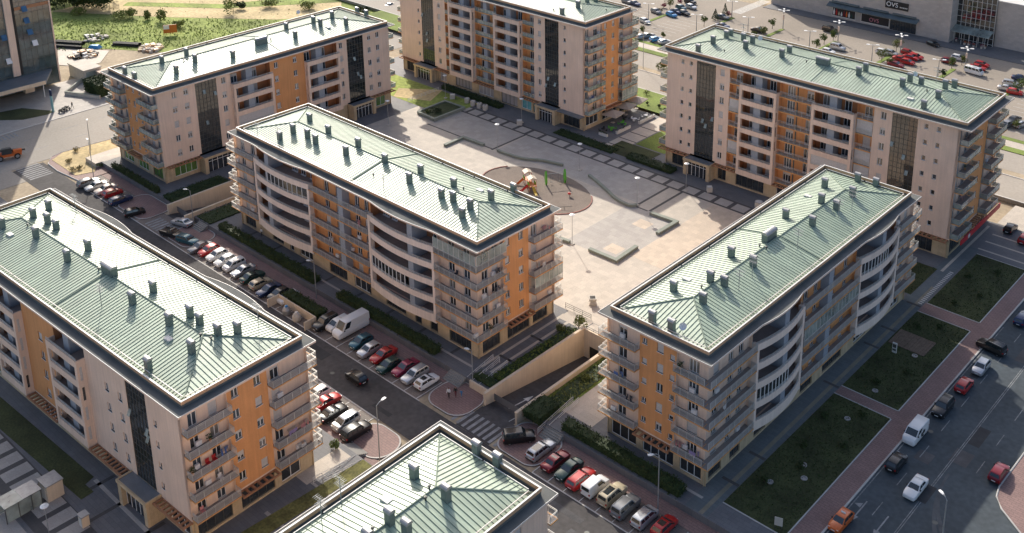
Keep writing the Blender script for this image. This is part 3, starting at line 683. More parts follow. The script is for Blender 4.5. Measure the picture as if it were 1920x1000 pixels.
# E : upper right
def blockE():
    b = Block('apartment_block.004', 'tall apartment block at the upper right with a green roof and mirrored stair windows', -60.797, 174.027, 66.872, 20.88, .00835, 25.62, 7, 4.0, (.7,2.0,.8,2.3),'glass')
    s = (.75,.92,1.4); w = (1.05,1.4,1.0)
    b.plain('S',2.3,9.7,'beige',[(5.8,*s),(7.9,*s)],kind=0); b.glazing('S',9.7,14.35,ent=(-1.2,.6)); b.plain('S',14.35,17.7,'beige',[(15.4,*w)])
    b.recess('S',17.7,20.75,doors=[(18.5,1.5)],encl=(4,1)); b.loggia('S',20.75,29.1,mid=.46); b.recess('S',29.1,36.7,post=33,doors=[(30.2,1.7),(34.4,1.5)],rail='metal')
    b.loggia('S',36.7,45.4,mid=.46,encl=(2,)); b.recess('S',45.4,48.75,doors=[(46.4,1.5)],encl=(5,3,2)); b.plain('S',48.75,52.3,'beige',[(50.1,*w)])
    b.glazing('S',52.3,57.1); b.plain('S',57.1,64.87,'beige',[(58.3,*s),(60.6,*s)],kind=0)
    b.ground('S',2.3,8.6,[(4,8,.3,3.2)]); b.ground('S',14.9,51.4,[(15.6,17.6,.3,3.2),(20,26.6,.3,3.2),(29.5,36,.3,3.2),(39,44,.3,3.2)]); b.ground('S',58,64.87,[(58.4,61.8,.1,3.2)])
    b.pergola('S',1.2,8.6); b.pergola('S',15,20.6); b.pergola('S',29.2,36.6); b.pergola('S',57.4,64.8)
    b.wallband('E',.7,7.6,'beige',[(1.4,1.6),(4.6,1.5)]); b.plain('E',7.6,14,'orange',[(8.4,.7,.95,1.2),(11,1.1,1.5,.9)]); b.wallband('E',14,20.08,'beige',[(15,1.4)])
    for k in range(7):
        b.balcony('E',.9,7.5,1.5,k,doors=[(1.4,1.6),(4.6,1.5)]); b.balcony('E',14.1,20.6,1.5,k,doors=[(15,1.4)])
    b.ground('E',.7,20.08,[(2,7,.2,3.2),(9,13,.2,3.2),(14.5,19,.2,3.2)]); b.pergola('E',7.6,14)
    RED = mat('red_fascia', (.45,.02,.03), .5, var=.05)
    q = MB(); q.box(b.F['E'],1.5,20.8,1.75,1.95,3.05,4.0); p = q.obj('sign_band', RED, b.root)
    q = MB(); K=18; T=b.F['E']
    for cu in (5.2,): q.add([T(cu+.55*math.cos(2*math.pi*i/K),1.96,3.5+.42*math.sin(2*math.pi*i/K)) for i in range(K)],[tuple(range(K))])
    q.obj('sign_disc', M['white'], p)
    b.corner_balconies('N',2.0,8.5,2.8); b.corner_balconies('W',14,20,1.9)
    b.back('N'); b.back('W'); b.build_roof(); b.finish()
    b.chimneys([(1309,97),(1337,82),(1362,71),(1370,67),(1394,77),(1398,91),(1411,82),(1466,107),(1480,99),(1610,141),(1623,134),(1692,162),(1706,154),(1727,159),(1772,167),(1789,165),(1759,184),(1732,203)],big=[(1543,121)])
    b.rooftop(hatches=[(1707,186)],aerials=[(1393,72),(1755,156)],dishes=[(1715,148),(1425,80)],vents=[(1358,97),(1512,117),(1738,172)])
    return b
# F : right centre
def blockF():
    ENC['apartment_block.005'] = {(3,40),(1,11)}
    b = Block('apartment_block.005', 'green roofed apartment block right of the middle with bowed bays facing the road', -62.044, 97.158, 18.238, 60.759, -.001, 19.04, 5, 3.7, (.9,.8,.8,1.0))
    T = b.F['E']
    b.wallband('E',1.4,10.9,'beige',[(2.6,1.3),(6,1.2),(8.4,1.2)],sides=(0,1))
    for k in range(5): b.balcony('E',-.05,10.85,.95,k,ends=('none','wall'),doors=[(2.6,1.3),(6,1.2),(8.4,1.2)])
    b.curve('E',10.9,23.4,mid=.54)
    b.wallband('E',23.4,40,'orange',[(25,1.4),(28,1.2),(33,1.4),(37,1.2)])
    for k in range(5): b.balcony('E',23.45,39.95,.95,k,doors=[(25,1.4),(28,1.2),(33,1.4),(37,1.2)],enclosed=(k==2))
    q = MB(); q.box(T,30.0,31.3,-.49,.8,b.G,b.top-.01); q.obj('storage_box',M['box'],b.root)
    b.curve('E',40,53.4,mid=.5)
    b.wallband('E',53.4,59.96,'beige',[(55,1.3),(57.6,1.2)])
    for k in range(5): b.balcony('E',53.45,61.2,1.0,k,doors=[(55,1.3),(57.6,1.2)])
    b.ground('E',.9,59.96,[(2,5,.3,3),(7,9.5,.3,3),(13,16,.3,3),(18,21,.3,3),(25.5,29,.3,3),(32,38,.3,3),(42,46,.3,3),(48,51,.3,3),(55,58,.3,3)])
    b.wallband('S',1.0,6.5,'beige',[(2.6,1.4)]); b.plain('S',6.5,12.4,'orange',[(6.9,.8,.85,1.2),(9.3,1.05,1.35,1.0),(11.4,.75,.85,.7)]); b.wallband('S',12.4,16.94,'beige',[(14.0,1.6)],sides=(1,0))
    for k in range(5):
        b.balcony('S',.15,6.4,.95,k,doors=[(2.6,1.4)]); b.balcony('S',12.45,17.4,.94,k,ends=('wall','none'),in1=.5,doors=[(14.0,1.6)])
    b.ground('S',1.0,17.44,[(1.7,6,.1,3.1)],pane=M['dark']) if False else b.ground('S',1.0,6.6,[(1.7,6,.1,3.1)],pane=M['dark'])
    b.ground('S',6.6,17.44,[(7.1,12.2,.1,3.1),(13.2,16.6,.4,2.9)]); b.pergola('S',6.5,12.4)
    b.corner_balconies('N',.8,6.0,1.9); b.corner_balconies('W',52,59.8,1.0)
    b.back('N'); b.back('W'); b.build_roof(); b.finish()
    b.chimneys([(1546,352),(1540,381),(1568,393),(1598,368),(1608,341),(1642,350),(1473,409),(1523,423),(1371,482),(1412,499),(1332,529),(1358,536),(1318,568),(1223,605),(1259,620),(1263,546)],big=[(1442,449)])
    b.rooftop(hatches=[(1288,525),(1515,369)],aerials=[(1597,393),(1572,408),(1495,467),(1410,520),(1385,545)],vents=[(1424,463),(1437,467),(1315,540)],dishes=[(1280,625)])
    return b
# G : bottom front
def blockG():
    b = Block('apartment_block.006', 'nearest apartment block at the bottom edge, mostly its green metal hip roof in view', -60.265, .586, 17.621, 67.328, .0127, 19.88, 5, 3.7, (.9,.7,.9,.8))
    w = (1.0,1.3,1.0)
    b.plain('E',.9,66.43,'beige',[(u,*w) for u in (4,8,14,20,26,32,38,44,50,56,61.5)])
    b.back('W'); b.back('S'); b.ground('E',.9,66.43,[(4,8,.3,3)])
    b.wallband('N',.7,16.8,'beige',[(1.8,1.3)],rec=0); b.ground('N',.7,16.8,[(2,6,.3,3)])
    for k in range(5): b.balcony('N',.3,6.5,1.2,k,doors=[(1.8,1.3)],rec=0)
    b.build_roof(); b.finish()
    b.chimneys([(894,853),(933,875),(837,938),(777,897),(731,981),(763,1003),(690,1020)])
    b.rooftop(hatches=[(724,939)],aerials=[(640,945),(604,985)],vents=[(805,917),(798,938),(699,995)])
    return b
BLK = [blockA(), blockB(), blockC(), blockD(), blockE(), blockF(), blockG()]

FL = ('first','second','third','fourth','top','sixth','seventh')
A_, B_, C_, D_, E_, F_, G__ = BLK
for blk, f, u, k, kind, col, txt in (
 (A_,'E',3.6,2,'garden_chair','red','red chair on the near corner balcony of the front block, left one'),(A_,'E',4.5,2,'garden_chair','red','red chair on the near corner balcony of the front block, right one'),
 (A_,'E',5.9,2,'drying_rack','blue','rack with blue washing beside the red chairs on the front block'),(A_,'E',15.6,1,'drying_rack','lilac','rack with lilac washing on the far balconies of the front block'),
 (A_,'E',17.4,1,'drying_rack','pink','rack with pink washing right of the lilac one on the front block'),(A_,'E',17,0,'drying_rack','white','rack with white washing on the lowest far balcony of the front block'),
 (A_,'E',4.2,3,'potted_plant','leaf','potted plant on an upper near corner balcony of the front block'),(A_,'E',1.5,2,'potted_plant','leaf','potted plant at the outer corner beside the red chairs'),
 (A_,'E',2.2,0,'garden_chair','pink','pink chair on the lowest near corner balcony of the front block'),(A_,'E',5,1,'garden_chair','white','white chair on the second lowest near balcony of the front block'),
 (B_,'E',5.2,3,'drying_rack','dark','rack with dark washing on the upper near corner of the central block'),(B_,'E',5,2,'drying_rack','dark','rack with dark washing below the upper one on the central block'),
 (B_,'E',3.4,0,'potted_plant','leaf','potted plant on the lowest end balcony of the central block'),(B_,'E',16,4,'drying_rack','pink','rack with pink washing on the top far balcony of the central block'),
 (B_,'E',15,2,'drying_rack','white','rack with white washing on the far end balcony of the central block'),(B_,'S',61.8,3,'garden_chair','dark','dark chair on the street side corner balcony of the central block'),
 (B_,'S',30,1,'drying_rack','white','rack with white washing on the orange middle balconies of the central block'),(B_,'S',38,3,'drying_rack','pink','rack with pink washing high on the orange middle of the central block'),
 (F_,'S',13.2,0,'drying_rack','pink','rack with pink washing on the lowest corner balcony of the right block'),(F_,'S',15.6,0,'drying_rack','lilac','rack with lilac washing at the lowest outer corner of the right block'),
 (F_,'S',13,4,'potted_plant','leaf','potted plant on the top corner balcony of the right block'),(F_,'S',4.9,1,'drying_rack','dark','rack with dark washing on the left end balcony of the right block'),
 (F_,'S',3,2,'drying_rack','blue','rack with blue washing on the middle left balcony of the right block'),(F_,'E',4.4,2,'drying_rack','white','rack with white washing on the road side corner of the right block'),
 (D_,'E',4.0,5,'drying_rack','dark','rack with dark washing high on the orange end of the tall top block'),(D_,'E',3.6,1,'drying_rack','blue','rack with blue washing low on the orange end of the tall top block'),(D_,'E',4,0,'potted_plant','leaf','potted plant on the lowest end balcony of the tall top block'),
 (E_,'E',4.6,4,'potted_plant','leaf','potted plant in the middle end balconies of the upper right block'),(E_,'E',5,2,'drying_rack','pink','rack with pink washing on the end balconies of the upper right block'),(E_,'E',4.2,6,'drying_rack','dark','rack with dark washing on the top end balcony of the upper right block')):
    blk.clutter(f,u,k,kind,txt,col)
# ---------------------------------------------------------------- ground, roads, paving
G_ = dict(
 earth=mat('dry_earth', (.36,.29,.20), .95, var=.25, scale=.12, fine=.2, fscale=1.5, bump=.3),
 asphalt=mat('asphalt_street', (.072,.067,.066), .9, var=.30, scale=.16, fine=.22, fscale=1.6),
 asphalt2=mat('asphalt_worn', (.33,.295,.25), .9, var=.12, scale=.06, fine=.10, fscale=2),
 road=mat('asphalt_road', (.058,.072,.082), .85, var=.24, scale=.13, fine=.2, fscale=1.4),  # road: the cool teal of the shade there is put into its colour
 brick=tiles('brick_paving', (.27,.17,.15), (.15,.10,.09), .8, .4, var=.14, msize=.03),
 stall=tiles('stall_paving', (.20,.165,.14), (.12,.10,.09), .6, .3, var=.2, msize=.03),
 pave=tiles('dark_paving', (.155,.155,.16), (.10,.10,.105), 1.2, .6, var=.10),
 light=tiles('pale_paving', (.50,.44,.365), (.37,.32,.27), 1.2, 1.2, var=.07, fine=.12, msize=.015),
 cream=tiles('cream_paving', (.56,.46,.355), (.43,.36,.28), 1.2, 1.2, var=.07, fine=.11, msize=.015),
 grey=tiles('grey_paving', (.41,.375,.335), (.30,.275,.25), 1.2, 1.2, var=.07, fine=.11, msize=.015),
 band=tiles('charcoal_paving', (.085,.08,.078), (.06,.06,.06), .6, .6, var=.12),
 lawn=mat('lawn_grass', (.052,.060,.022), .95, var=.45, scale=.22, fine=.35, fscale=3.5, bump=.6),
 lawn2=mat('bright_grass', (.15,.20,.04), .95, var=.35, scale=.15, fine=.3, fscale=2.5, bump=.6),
 kerb=mat('kerb_stone', (.48,.46,.43), .85, var=.12),
 paint=mat('road_paint', (.55,.54,.51), .8, var=.25, scale=1.5, fine=.2),
 paint2=mat('worn_paint', (.26,.26,.26), .85, var=.3, scale=1.2, fine=.25),
 rubber=mat('playground_rubber', (.21,.17,.14), .95, var=.12, scale=.5, fine=.15, fscale=4),
 hay=mat('mown_field', (.52,.41,.22), .95, var=.3, scale=.10, fine=.25, fscale=1.2, bump=.5),
 weeds=mat('weedy_field', (.22,.27,.06), .95, var=.45, scale=.09, fine=.4, fscale=1.0, bump=.8),
)
def sheet(name, m, x0, x1, y0, y1, z, th=.02, holes=()):
    g = MB()
    if not holes: g.box(ID,x0,x1,y0,y1,z-th,z)
    else:
        xs = sorted({x0,x1,*[q for h in holes for q in h[:2]]}); ys = sorted({y0,y1,*[q for h in holes for q in h[2:]]})
        for i in range(len(xs)-1):
            for j in range(len(ys)-1):
                mx, my = (xs[i]+xs[i+1])/2, (ys[j]+ys[j+1])/2
                if any(h[0]<mx<h[1] and h[2]<my<h[3] for h in holes): continue
                g.quad((xs[i],ys[j],z),(xs[i+1],ys[j],z),(xs[i+1],ys[j+1],z),(xs[i],ys[j+1],z))
        for a,b,c,d in holes+((x0,x1,y0,y1),):
            for p,q in (((a,c),(b,c)),((b,c),(b,d)),((b,d),(a,d)),((a,d),(a,c))):
                if c == y0 and (a,b) != (x0,x1) and p[1] == q[1] == c: continue
                g.quad((*p,z-th),(*q,z-th),(*q,z),(*p,z))
    return struct(name, g, m)
def patch(name, m, poly, z, th=.02):
    g = MB(); g.prism([tuple(q[:2]) for q in poly], z-th, z); return struct(name, g, m)
def pxpatch(name, m, pts, z, th=.02): return patch(name, m, [gp(px,py,z) for px,py in pts], z, th)
RAMPS = ((-97.0,-91.0,91.6,114.2),(-186.0,-179.9,91.6,112.0))
ZS = -1.05      # level of the sunken street
sheet('ground', G_['earth'], -800, 500, -150, 900, -1.10, .5, RAMPS)
# raised forecourts
sheet('north_forecourt', G_['pave'], -222, -47.6, 93.8, 194, 0, 1.12, tuple((a,b,93.8,d) for a,b,c,d in RAMPS))
sheet('south_forecourt', G_['pave'], -226, -40, -60, 72.4, 0, 1.12)
# street between the blocks
sheet('street', G_['asphalt'], -229, -47.6, 79.8, 86.25, ZS)
sheet('parking_bays', G_['stall'], -213, -105.4, 86.4, 91.6, ZS+.004)
sheet('parking_bays', G_['stall'], -82.4, -48.2, 86.4, 91.6, ZS+.004)
sheet('parking_bays', G_['stall'], -165, -107, 74.2, 79.55, ZS+.004)
sheet('pavement', G_['brick'], -213, -187.6, 91.6, 93.8, ZS+.03); sheet('pavement', G_['brick'], -178.6, -105.4, 91.6, 93.8, ZS+.03); sheet('pavement', G_['brick'], -88.8, -47.8, 91.6, 93.8, ZS+.03)
sheet('pavement', G_['brick'], -165, -98.6, 72.4, 74.2, ZS+.03)
for (a,b) in ((-97.2,-90.6),(-186.4,-179.6)): sheet('ramp_mouth', G_['asphalt'], a, b, 86.3, 91.6, ZS+.002)
for (a,b,c,d) in RAMPS:
    g = MB(); L_ = d-91.6; g.add([(a,91.6,ZS-.002),(b,91.6,ZS-.002),(b,d,ZS-3.2),(a,d,ZS-3.2),(a,91.6,-6),(b,91.6,-6),(b,d,-6),(a,d,-6)],[(0,1,2,3),(4,7,6,5),(0,4,5,1),(2,6,7,3)]); struct('garage_ramp', g, G_['asphalt'])
def round_island(name, x0, x1, y0, y1, r=2.6, z=ZS+.10, m=None):
    pts = []
    for cx_, cy_, a0 in ((x1-r,y0+r,-90),(x1-r,y1-r,0),(x0+r,y1-r,90),(x0+r,y0+r,180)):
        for i in range(7): a = R(a0+15*i); pts.append((cx_+r*math.cos(a), cy_+r*math.sin(a)))
    patch(name, m or G_['brick'], pts, z, .15)
    g = MB(); n = len(pts); cx_, cy_ = (x0+x1)/2, (y0+y1)/2
    q = [(x+(.16 if x<cx_ else -.16), y+(.16 if y<cy_ else -.16)) for x,y in pts]
    for i in range(n):
        j = (i+1)%n; g.add([(*pts[i],z+.02),(*pts[j],z+.02),(*q[j],z+.02),(*q[i],z+.02),(*pts[i],z-.14),(*pts[j],z-.14)],[(0,1,2,3),(0,4,5,1)])
    struct('kerb', g, G_['kerb'])
round_island('brick_island', -105.3, -97.4, 86.9, 93.79, 2.6)
round_island('brick_island', -106.9, -99.2, 73.6, 79.4, 2.6)
round_island('brick_island', -90.4, -82.5, 86.6, 93.79, 2.0)
round_island('brick_island', -198.2, -187.2, 86.9, 93.79, 2.2)
round_island('brick_island', -179.0, -170.5, 86.9, 93.79, 2.2)
# road markings in the sunken street
def stripes(name, m, rects, z):
    for (x0,x1,y0,y1) in rects:
        g = MB(); g.box(ID,x0,x1,y0,y1,z-.01,z+.004); struct(name, g, m)
g = MB()
for x in [-213+2.75*i for i in range(40)]:
    if not (-188<x<-169.5) and x<-104: g.box(ID,x-.06,x+.06,86.4,91.4,ZS,ZS+.010)
for x in [-82.4+2.72*i for i in range(13)]: g.box(ID,x-.06,x+.06,86.4,91.4,ZS,ZS+.010)
for x in [-107-2.75*i for i in range(21)]: g.box(ID,x-.06,x+.06,74.4,79.5,ZS,ZS+.010)
struct('bay_lines', g, G_['paint'])
g = MB()
for a,b in ((-213,-105),(-82.4,-48)): g.box(ID,a,b,86.25,86.42,ZS-.02,ZS+.02)
g.box(ID,-165,-106,79.56,79.78,ZS-.02,ZS+.02); struct('kerb', g, G_['kerb'])
g = MB()
for i in range(9): x = -98.6+1.06*i; g.box(ID,x,x+.5,86.6,89.9,ZS,ZS+.009)
for i in range(7): x = -186.0+1.0*i; g.box(ID,x,x+.5,86.9,90.2,ZS,ZS+.009)
struct('zebra_crossing', g, G_['paint2'])
def ramp_arrow(xc):
    g = MB(); f = lambda y: ZS-.002-(y-91.6)*3.2/22.6+.012
    for a,b,y0,y1 in ((xc-.1,xc+.1,94,97.5),): g.add([(a,y0,f(y0)),(b,y0,f(y0)),(b,y1,f(y1)),(a,y1,f(y1))],[(0,1,2,3)])
    g.add([(xc-.5,97.5,f(97.5)),(xc+.5,97.5,f(97.5)),(xc,99.2,f(99.2))],[(0,1,2)])
    g.add([(xc+2.2,91.7,f(91.7)),(xc+2.32,91.7,f(91.7)),(xc+2.32,104,f(104)),(xc+2.2,104,f(104))],[(0,1,2,3)])
    struct('road_arrow', g, G_['paint'])
ramp_arrow(-94.2)
# the plaza
sheet('plaza', G_['light'], -190, -81.6, 117.2, 164.9, .004)
sheet('plaza_panel', G_['cream'], -106.4, -81.7, 138, 164.8, .008)
sheet('plaza_panel', G_['grey'], -119, -106.4, 134.6, 154.0, .008)
sheet('plaza_panel', G_['grey'], -179.6, -158.2, 154.6, 164.8, .008)
sheet('plaza_panel', G_['grey'], -157.4, -117.9, 155.2, 164.8, .008)
sheet('plaza_panel', G_['cream'], -111.8, -108.6, 136.6, 139.4, .012)
sheet('plaza_panel', G_['cream'], -113.6, -110.4, 147.5, 150.4, .012)
sheet('plaza_border', G_['band'], -190, -80, 164.9, 168.6, .006)
for i in range(28):
    x = -184.3+3.95*i
    if x < -82: sheet('plaza_square', G_['grey'], x-1.52, x+1.52, 165.45, 168.05, .012)
g = MB()
for x in (-158.2,-117.6,-114.2): g.box(ID,x-.28,x+.28,154,164.9,0,.014)
g.box(ID,-117.3,-114.5,153.6,154,0,.014); g.box(ID,-180,-158.5,154.2,154.6,0,.014)
struct('plaza_strips', g, G_['band'])
sheet('plaza_path', G_['light'], -103, -97.8, 114.6, 134, .005); sheet('plaza_path', G_['light'], -97.6, -82, 114.6, 117.1, .005)
sheet('terrace', G_['light'], -90.2, -81.4, 97.5, 110, .005)
# playground floor
K = 40; patch('playground', G_['rubber'], [(-137.6+13.2*math.cos(2*math.pi*i/K), 146.2+8.6*math.sin(2*math.pi*i/K)) for i in range(K)], .03, .05)
g = MB()
for i in range(K):
    a, b = 2*math.pi*i/K, 2*math.pi*(i+1)/K
    if math.sin(a) > .55: continue
    P = lambda q, r_: (-137.6+(13.2+r_)*math.cos(q), 146.2+(8.6+r_)*math.sin(q))
    g.add([(*P(a,0),.0),(*P(b,0),.0),(*P(b,.25),.0),(*P(a,.25),.0),(*P(a,0),.16),(*P(b,0),.16),(*P(b,.25),.16),(*P(a,.25),.16)],[(4,5,6,7),(0,1,5,4),(2,3,7,6)])
struct('playground_kerb', g, mat('rubber_kerb',(.28,.13,.10),.8))
# paving strips on the forecourts
def lines(m, rects, z=.006, name='paving_strip'):
    g = MB()
    for x0,x1,y0,y1 in rects: g.box(ID,x0,x1,y0,y1,z-.02,z)
    struct(name, g, m)
lines(G_['light'], [(-103.2,-102.7,97,116),(-101.2,-100.7,97,116),(-222,-217,88.2+6,106)])
lines(G_['band'], [(x-.3,x+.3,95.8,98.6) for x in (-165,-157,-149,-141,-133,-125,-117,-109)]+[(-103,-98,y-.25,y+.25) for y in (101,108)])
lines(G_['grey'], [(-170,-104,95.9,96.3),(-80,-62,96.2,96.6),(-101.8,-98,50,50.5),(-101.8,-98,58,58.5),(-101.8,-98,65,65.4)], .018)
# east side: walk, lawns, brick pavement, road
sheet('east_walk', tiles('teal_paving',(.13,.15,.155),(.09,.10,.105),1.2,.6,var=.1), -63, -59.7, 94, 182, .006)  # teal-grey slabs, with the cool tint of the shade in their colour
lines(mat('ochre_strip',(.22,.20,.15),.85), [(-61.0,-60.4,94,164)], .012)
lines(G_['band'], [(-62.2,-59.7,y,y+.5) for y in (101,107.5,128,141,147,156.5)], .014)
g = MB()
for i in range(22): g.box(ID,-60.6,-59.9,157.5+.62*i,157.8+.62*i,0,.03)
struct('stepping_strips', g, G_['kerb'])
sheet('pavement', G_['brick'], -50.6, -47.75, 20, 190, .008)
sheet('path', G_['brick'], -59.6, -50.6, 126.7, 128.9, .009); sheet('path', G_['brick'], -59.6, -50.6, 155.2, 158.4, .009)
LAWNS = [(-59.6,-50.8,97.5,126.6),(-59.6,-50.8,129.0,155.1),(-59.4,-50.6,158.5,180),(-79,-62.6,159.2,170.2)]
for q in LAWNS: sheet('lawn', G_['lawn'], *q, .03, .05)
g = MB()
for (a,b,c,d) in LAWNS[:3]:
    g.box(ID,b,b+.16,c,d,0,.07); g.box(ID,a,b,d,d+.14,0,.07); g.box(ID,a,b,c-.14,c,0,.07)
struct('lawn_kerb', g, G_['kerb'])
sheet('paving', G_['pave'], -59.5,-50.7,180.2,194,.009)
lines(G_['light'], [(-60,-47.8,y,y+.45) for y in (182,185.5,189)]+[(-62,-61.5,170,192)], .016)
sheet('paving', G_['light'], -61,-36,194.2,204,-.06); sheet('paving', G_['brick'], -57,-36,198,204,-.04)
sheet('road', G_['road'], -47.55, 60, -60, 194, -.12, .9)
g = MB(); g.box(ID,-47.76,-47.52,20,190,-.3,.03); struct('kerb', g, G_['kerb'])
g = MB(); z = -.118
for x in (-41.1,-40.85): g.box(ID,x,x+.11,60,200,z-.01,z+.004)
for i in range(16): g.box(ID,-44.5,-44.38,80+7*i,83+7*i,z-.01,z+.004); g.box(ID,-37.6,-37.48,124+7*i,127+7*i,z-.01,z+.004)
g.box(ID,-47.3,-47.16,60,160,z-.01,z+.002); struct('road_lines', g, mat('faded_paint',(.20,.205,.205),.85,var=.45,scale=.9,fine=.35,fscale=4))
# repairs, drains and oil spots
rp = random.Random(4); PATCH = mat('asphalt_patch',(.045,.045,.047),.9,var=.2); WORN = mat('asphalt_wheel_track',(.080,.078,.080),.88,var=.35,scale=.5,fine=.2)
for i in range(9):
    x = -160+rp.random()*100; y = 80.3+rp.random()*4; sheet('asphalt_patch', PATCH if i%2 else WORN, x, x+1.5+rp.random()*5, y, y+.6+rp.random()*1.6, ZS+.003+.0006*i)
for i in range(8):
    x = -47+rp.random()*12; y = 100+rp.random()*70; sheet('asphalt_patch', PATCH if i%2 else WORN, x, x+.8+rp.random()*1.6, y, y+2+rp.random()*6, -.1165+.0006*i)
for i in range(26):
    x0, y0 = (-160+rp.random()*52, 75+rp.random()*4) if i%3==0 else (-168+rp.random()*60, 87.5+rp.random()*3.5) if i%3==1 else (-82+rp.random()*20, 87.5+rp.random()*3.5)
    r_ = .2+rp.random()*.35; patch('oil_stain', PATCH, [(x0+r_*(1+.3*math.sin(3*a+i))*math.cos(a), y0+r_*(1+.3*math.sin(2*a+i))*math.sin(a)) for a in [k*.5236 for k in range(12)]], ZS+.006+.0001*i, .004)
for i,(x,y,z_) in enumerate(((-140,83,ZS),(-120,82,ZS),(-95,82.5,ZS),(-70,83,ZS),(-45.5,128,-.12),(-43.2,150,-.12),(-38,112,-.12))):
    g = MB(); g.lathe([(.36,0),(.36,.012)],(x,y,z_),14); struct('drain_cover', g, M['mullion'])
def arrow(x, y, d=-1, turn=0):
    g = MB(); g.box(ID,x-.09,x+.09,min(y,y-d*3.2),max(y,y-d*3.2),z-.01,z+.005); g.add([(x-.42,y,z+.006),(x+.42,y,z+.006),(x,y+d*1.3,z+.006)],[(0,1,2)])
    if turn: g.add([(x+turn*.2,y-d*2.6,z+.007),(x+turn*1.1,y-d*1.9,z+.007),(x+turn*.2,y-d*1.6,z+.007)],[(0,1,2)])
    struct('road_arrow', g, G_['paint2'])
arrow(-46.0,106.6,-1,-1); arrow(-42.8,106.0,-1)
patch('brick_island', G_['brick'], [(-34.3,123.4),(-34.1,133),(-33,142),(-20,150),(30,150),(30,90),(-16,106),(-25,113.5),(-29.5,117.2),(-32.6,119.6),(-33.9,121.4)], .0, .15)
ks = [(-33,142),(-34.1,133),(-34.3,123.4),(-33.9,121.4),(-32.6,119.6),(-29.5,117.2),(-25,113.5),(-16,106)]
g = MB(); g.tube([(x,y,-.02) for x,y in ks],.12,6); struct('kerb', g, G_['kerb'])
# faint arcs where cars turn
for k,(r_, w_) in enumerate(((15,.16),(16.6,.16),(20,.14),(22,.14))):
    g = MB(); pts = [(-40.2+r_*(1-math.cos(a))*.9, 121.5-r_*math.sin(a)) for a in [i*.08 for i in range(15)]]; off = []
    for i in range(15):
        a, b = pts[max(i-1,0)], pts[min(i+1,14)]; d = Vector((b[1]-a[1],a[0]-b[0],0)).normalized()*w_; off.append(d)
    for i in range(14):
        (ax,ay),(bx,by),d,e = pts[i],pts[i+1],off[i],off[i+1]; zz = z-.001+.0015*k
        g.add([(ax-d.x,ay-d.y,zz),(ax+d.x,ay+d.y,zz),(bx+e.x,by+e.y,zz),(bx-e.x,by-e.y,zz)],[(0,1,2,3)])
    struct('tyre_marks', g, mat('tyre_wear',(.085,.09,.096),.9,var=.3,scale=.8))
# south of block A
patch('lawn', G_['lawn'], [(-178,41.0),(-121.3,44.0),(-121.5,45.7),(-123.6,45.6),(-124.1,47.0),(-178,44.6)], .03, .05)
for i in range(22):
    x = -117+(-3.12)*i; y = 41.0-.02*i
    sheet('paving_square', G_['grey'], x-1.1, x+1.1, y-2.0, y+1.6, .008)
sheet('paving', G_['band'], -190,-112,37.6,42.7,.004); sheet('paving', G_['grey'], -190,-60,10,37.0,.006)
lines(G_['grey'], [(-123.5,-104,46.6,47.1)]); lines(G_['band'], [(-122.6,-122,44.5,49),(-117.2,-116.6,40,49),(-110,-109.4,40,49)])
patch('lawn', mat('olive_grass',(.13,.125,.04),.95,var=.5,scale=.5,fine=.4,fscale=3,bump=.6), [(-101.6,45),(-98.6,45.2),(-98.2,72.3),(-100.2,72.3)], .05, .1)
sheet('terrace', G_['light'], -104.6,-101.9,64.5,71.6,.012)
# north: road, green strips, car park
sheet('lawn', G_['lawn2'], -260, -122, 195.6, 206.0, -.02, .1); sheet('lawn', G_['lawn2'], -136.0,-128,177.5,190,.03,.05); sheet('lawn', G_['lawn'], -139.5,-128.5,170.6,177,.03,.05)
sheet('path', G_['light'], -141.2,-136.4,170.5,206,.02,.06)
lines(G_['band'], [(-141.2,-136.4,y,y+.35) for y in (174,178,182,186)], .03)
sheet('road', G_['asphalt2'], -300, 60, 206.3, 229, -.12, .9); sheet('verge', G_['earth'], -300, 60, 217.0, 219.2, -.03, .1)
sheet('verge', G_['lawn2'], -300, 60, 229.2, 231.6, -.02, .1); sheet('path', G_['light'], -300, 60, 231.6, 235.1, -.06, .1); sheet('verge', G_['lawn2'], -300, 60, 235.1, 236.8, -.02, .1)
sheet('kerb', G_['kerb'], -300, 60, 205.95,206.3,-.01,.1); sheet('kerb', G_['kerb'], -300, 60, 216.7,217,-.01,.1)
sheet('car_park', mat('car_park_asphalt',(.28,.24,.195),.9,var=.14,scale=.06,fine=.1,fscale=2), -300, 60, 236.8, 290, -.12, .9)
sheet('pavement', G_['pave'], -171, 60, 288.6, 302, .0, .9)
g = MB()
for xi in range(9):
    x = -189.5+17.5*xi
    for j in range(9):
        y = 241+2.6*j; 
        for a,b in ((x-8.6,x-4.2),(x+4.2,x+8.6)): g.box(ID,a,b,y-.05,y+.05,-.13,-.115)
for j in range(20): g.box(ID,-176+.0*j,-172.4,278+.9*j,278.45+.9*j,-.13,-.114)
struct('bay_lines', g, G_['paint'])
for xi in range(7):
    x = -189.5+17.5*xi
    if xi: sheet('verge', G_['lawn2'], x-.6, x+.6, 254 if xi==1 else 262.5, 273, -.02, .15)
    else: sheet('verge', G_['lawn2'], x-.6, x+.6, 253, 262, -.02, .15)
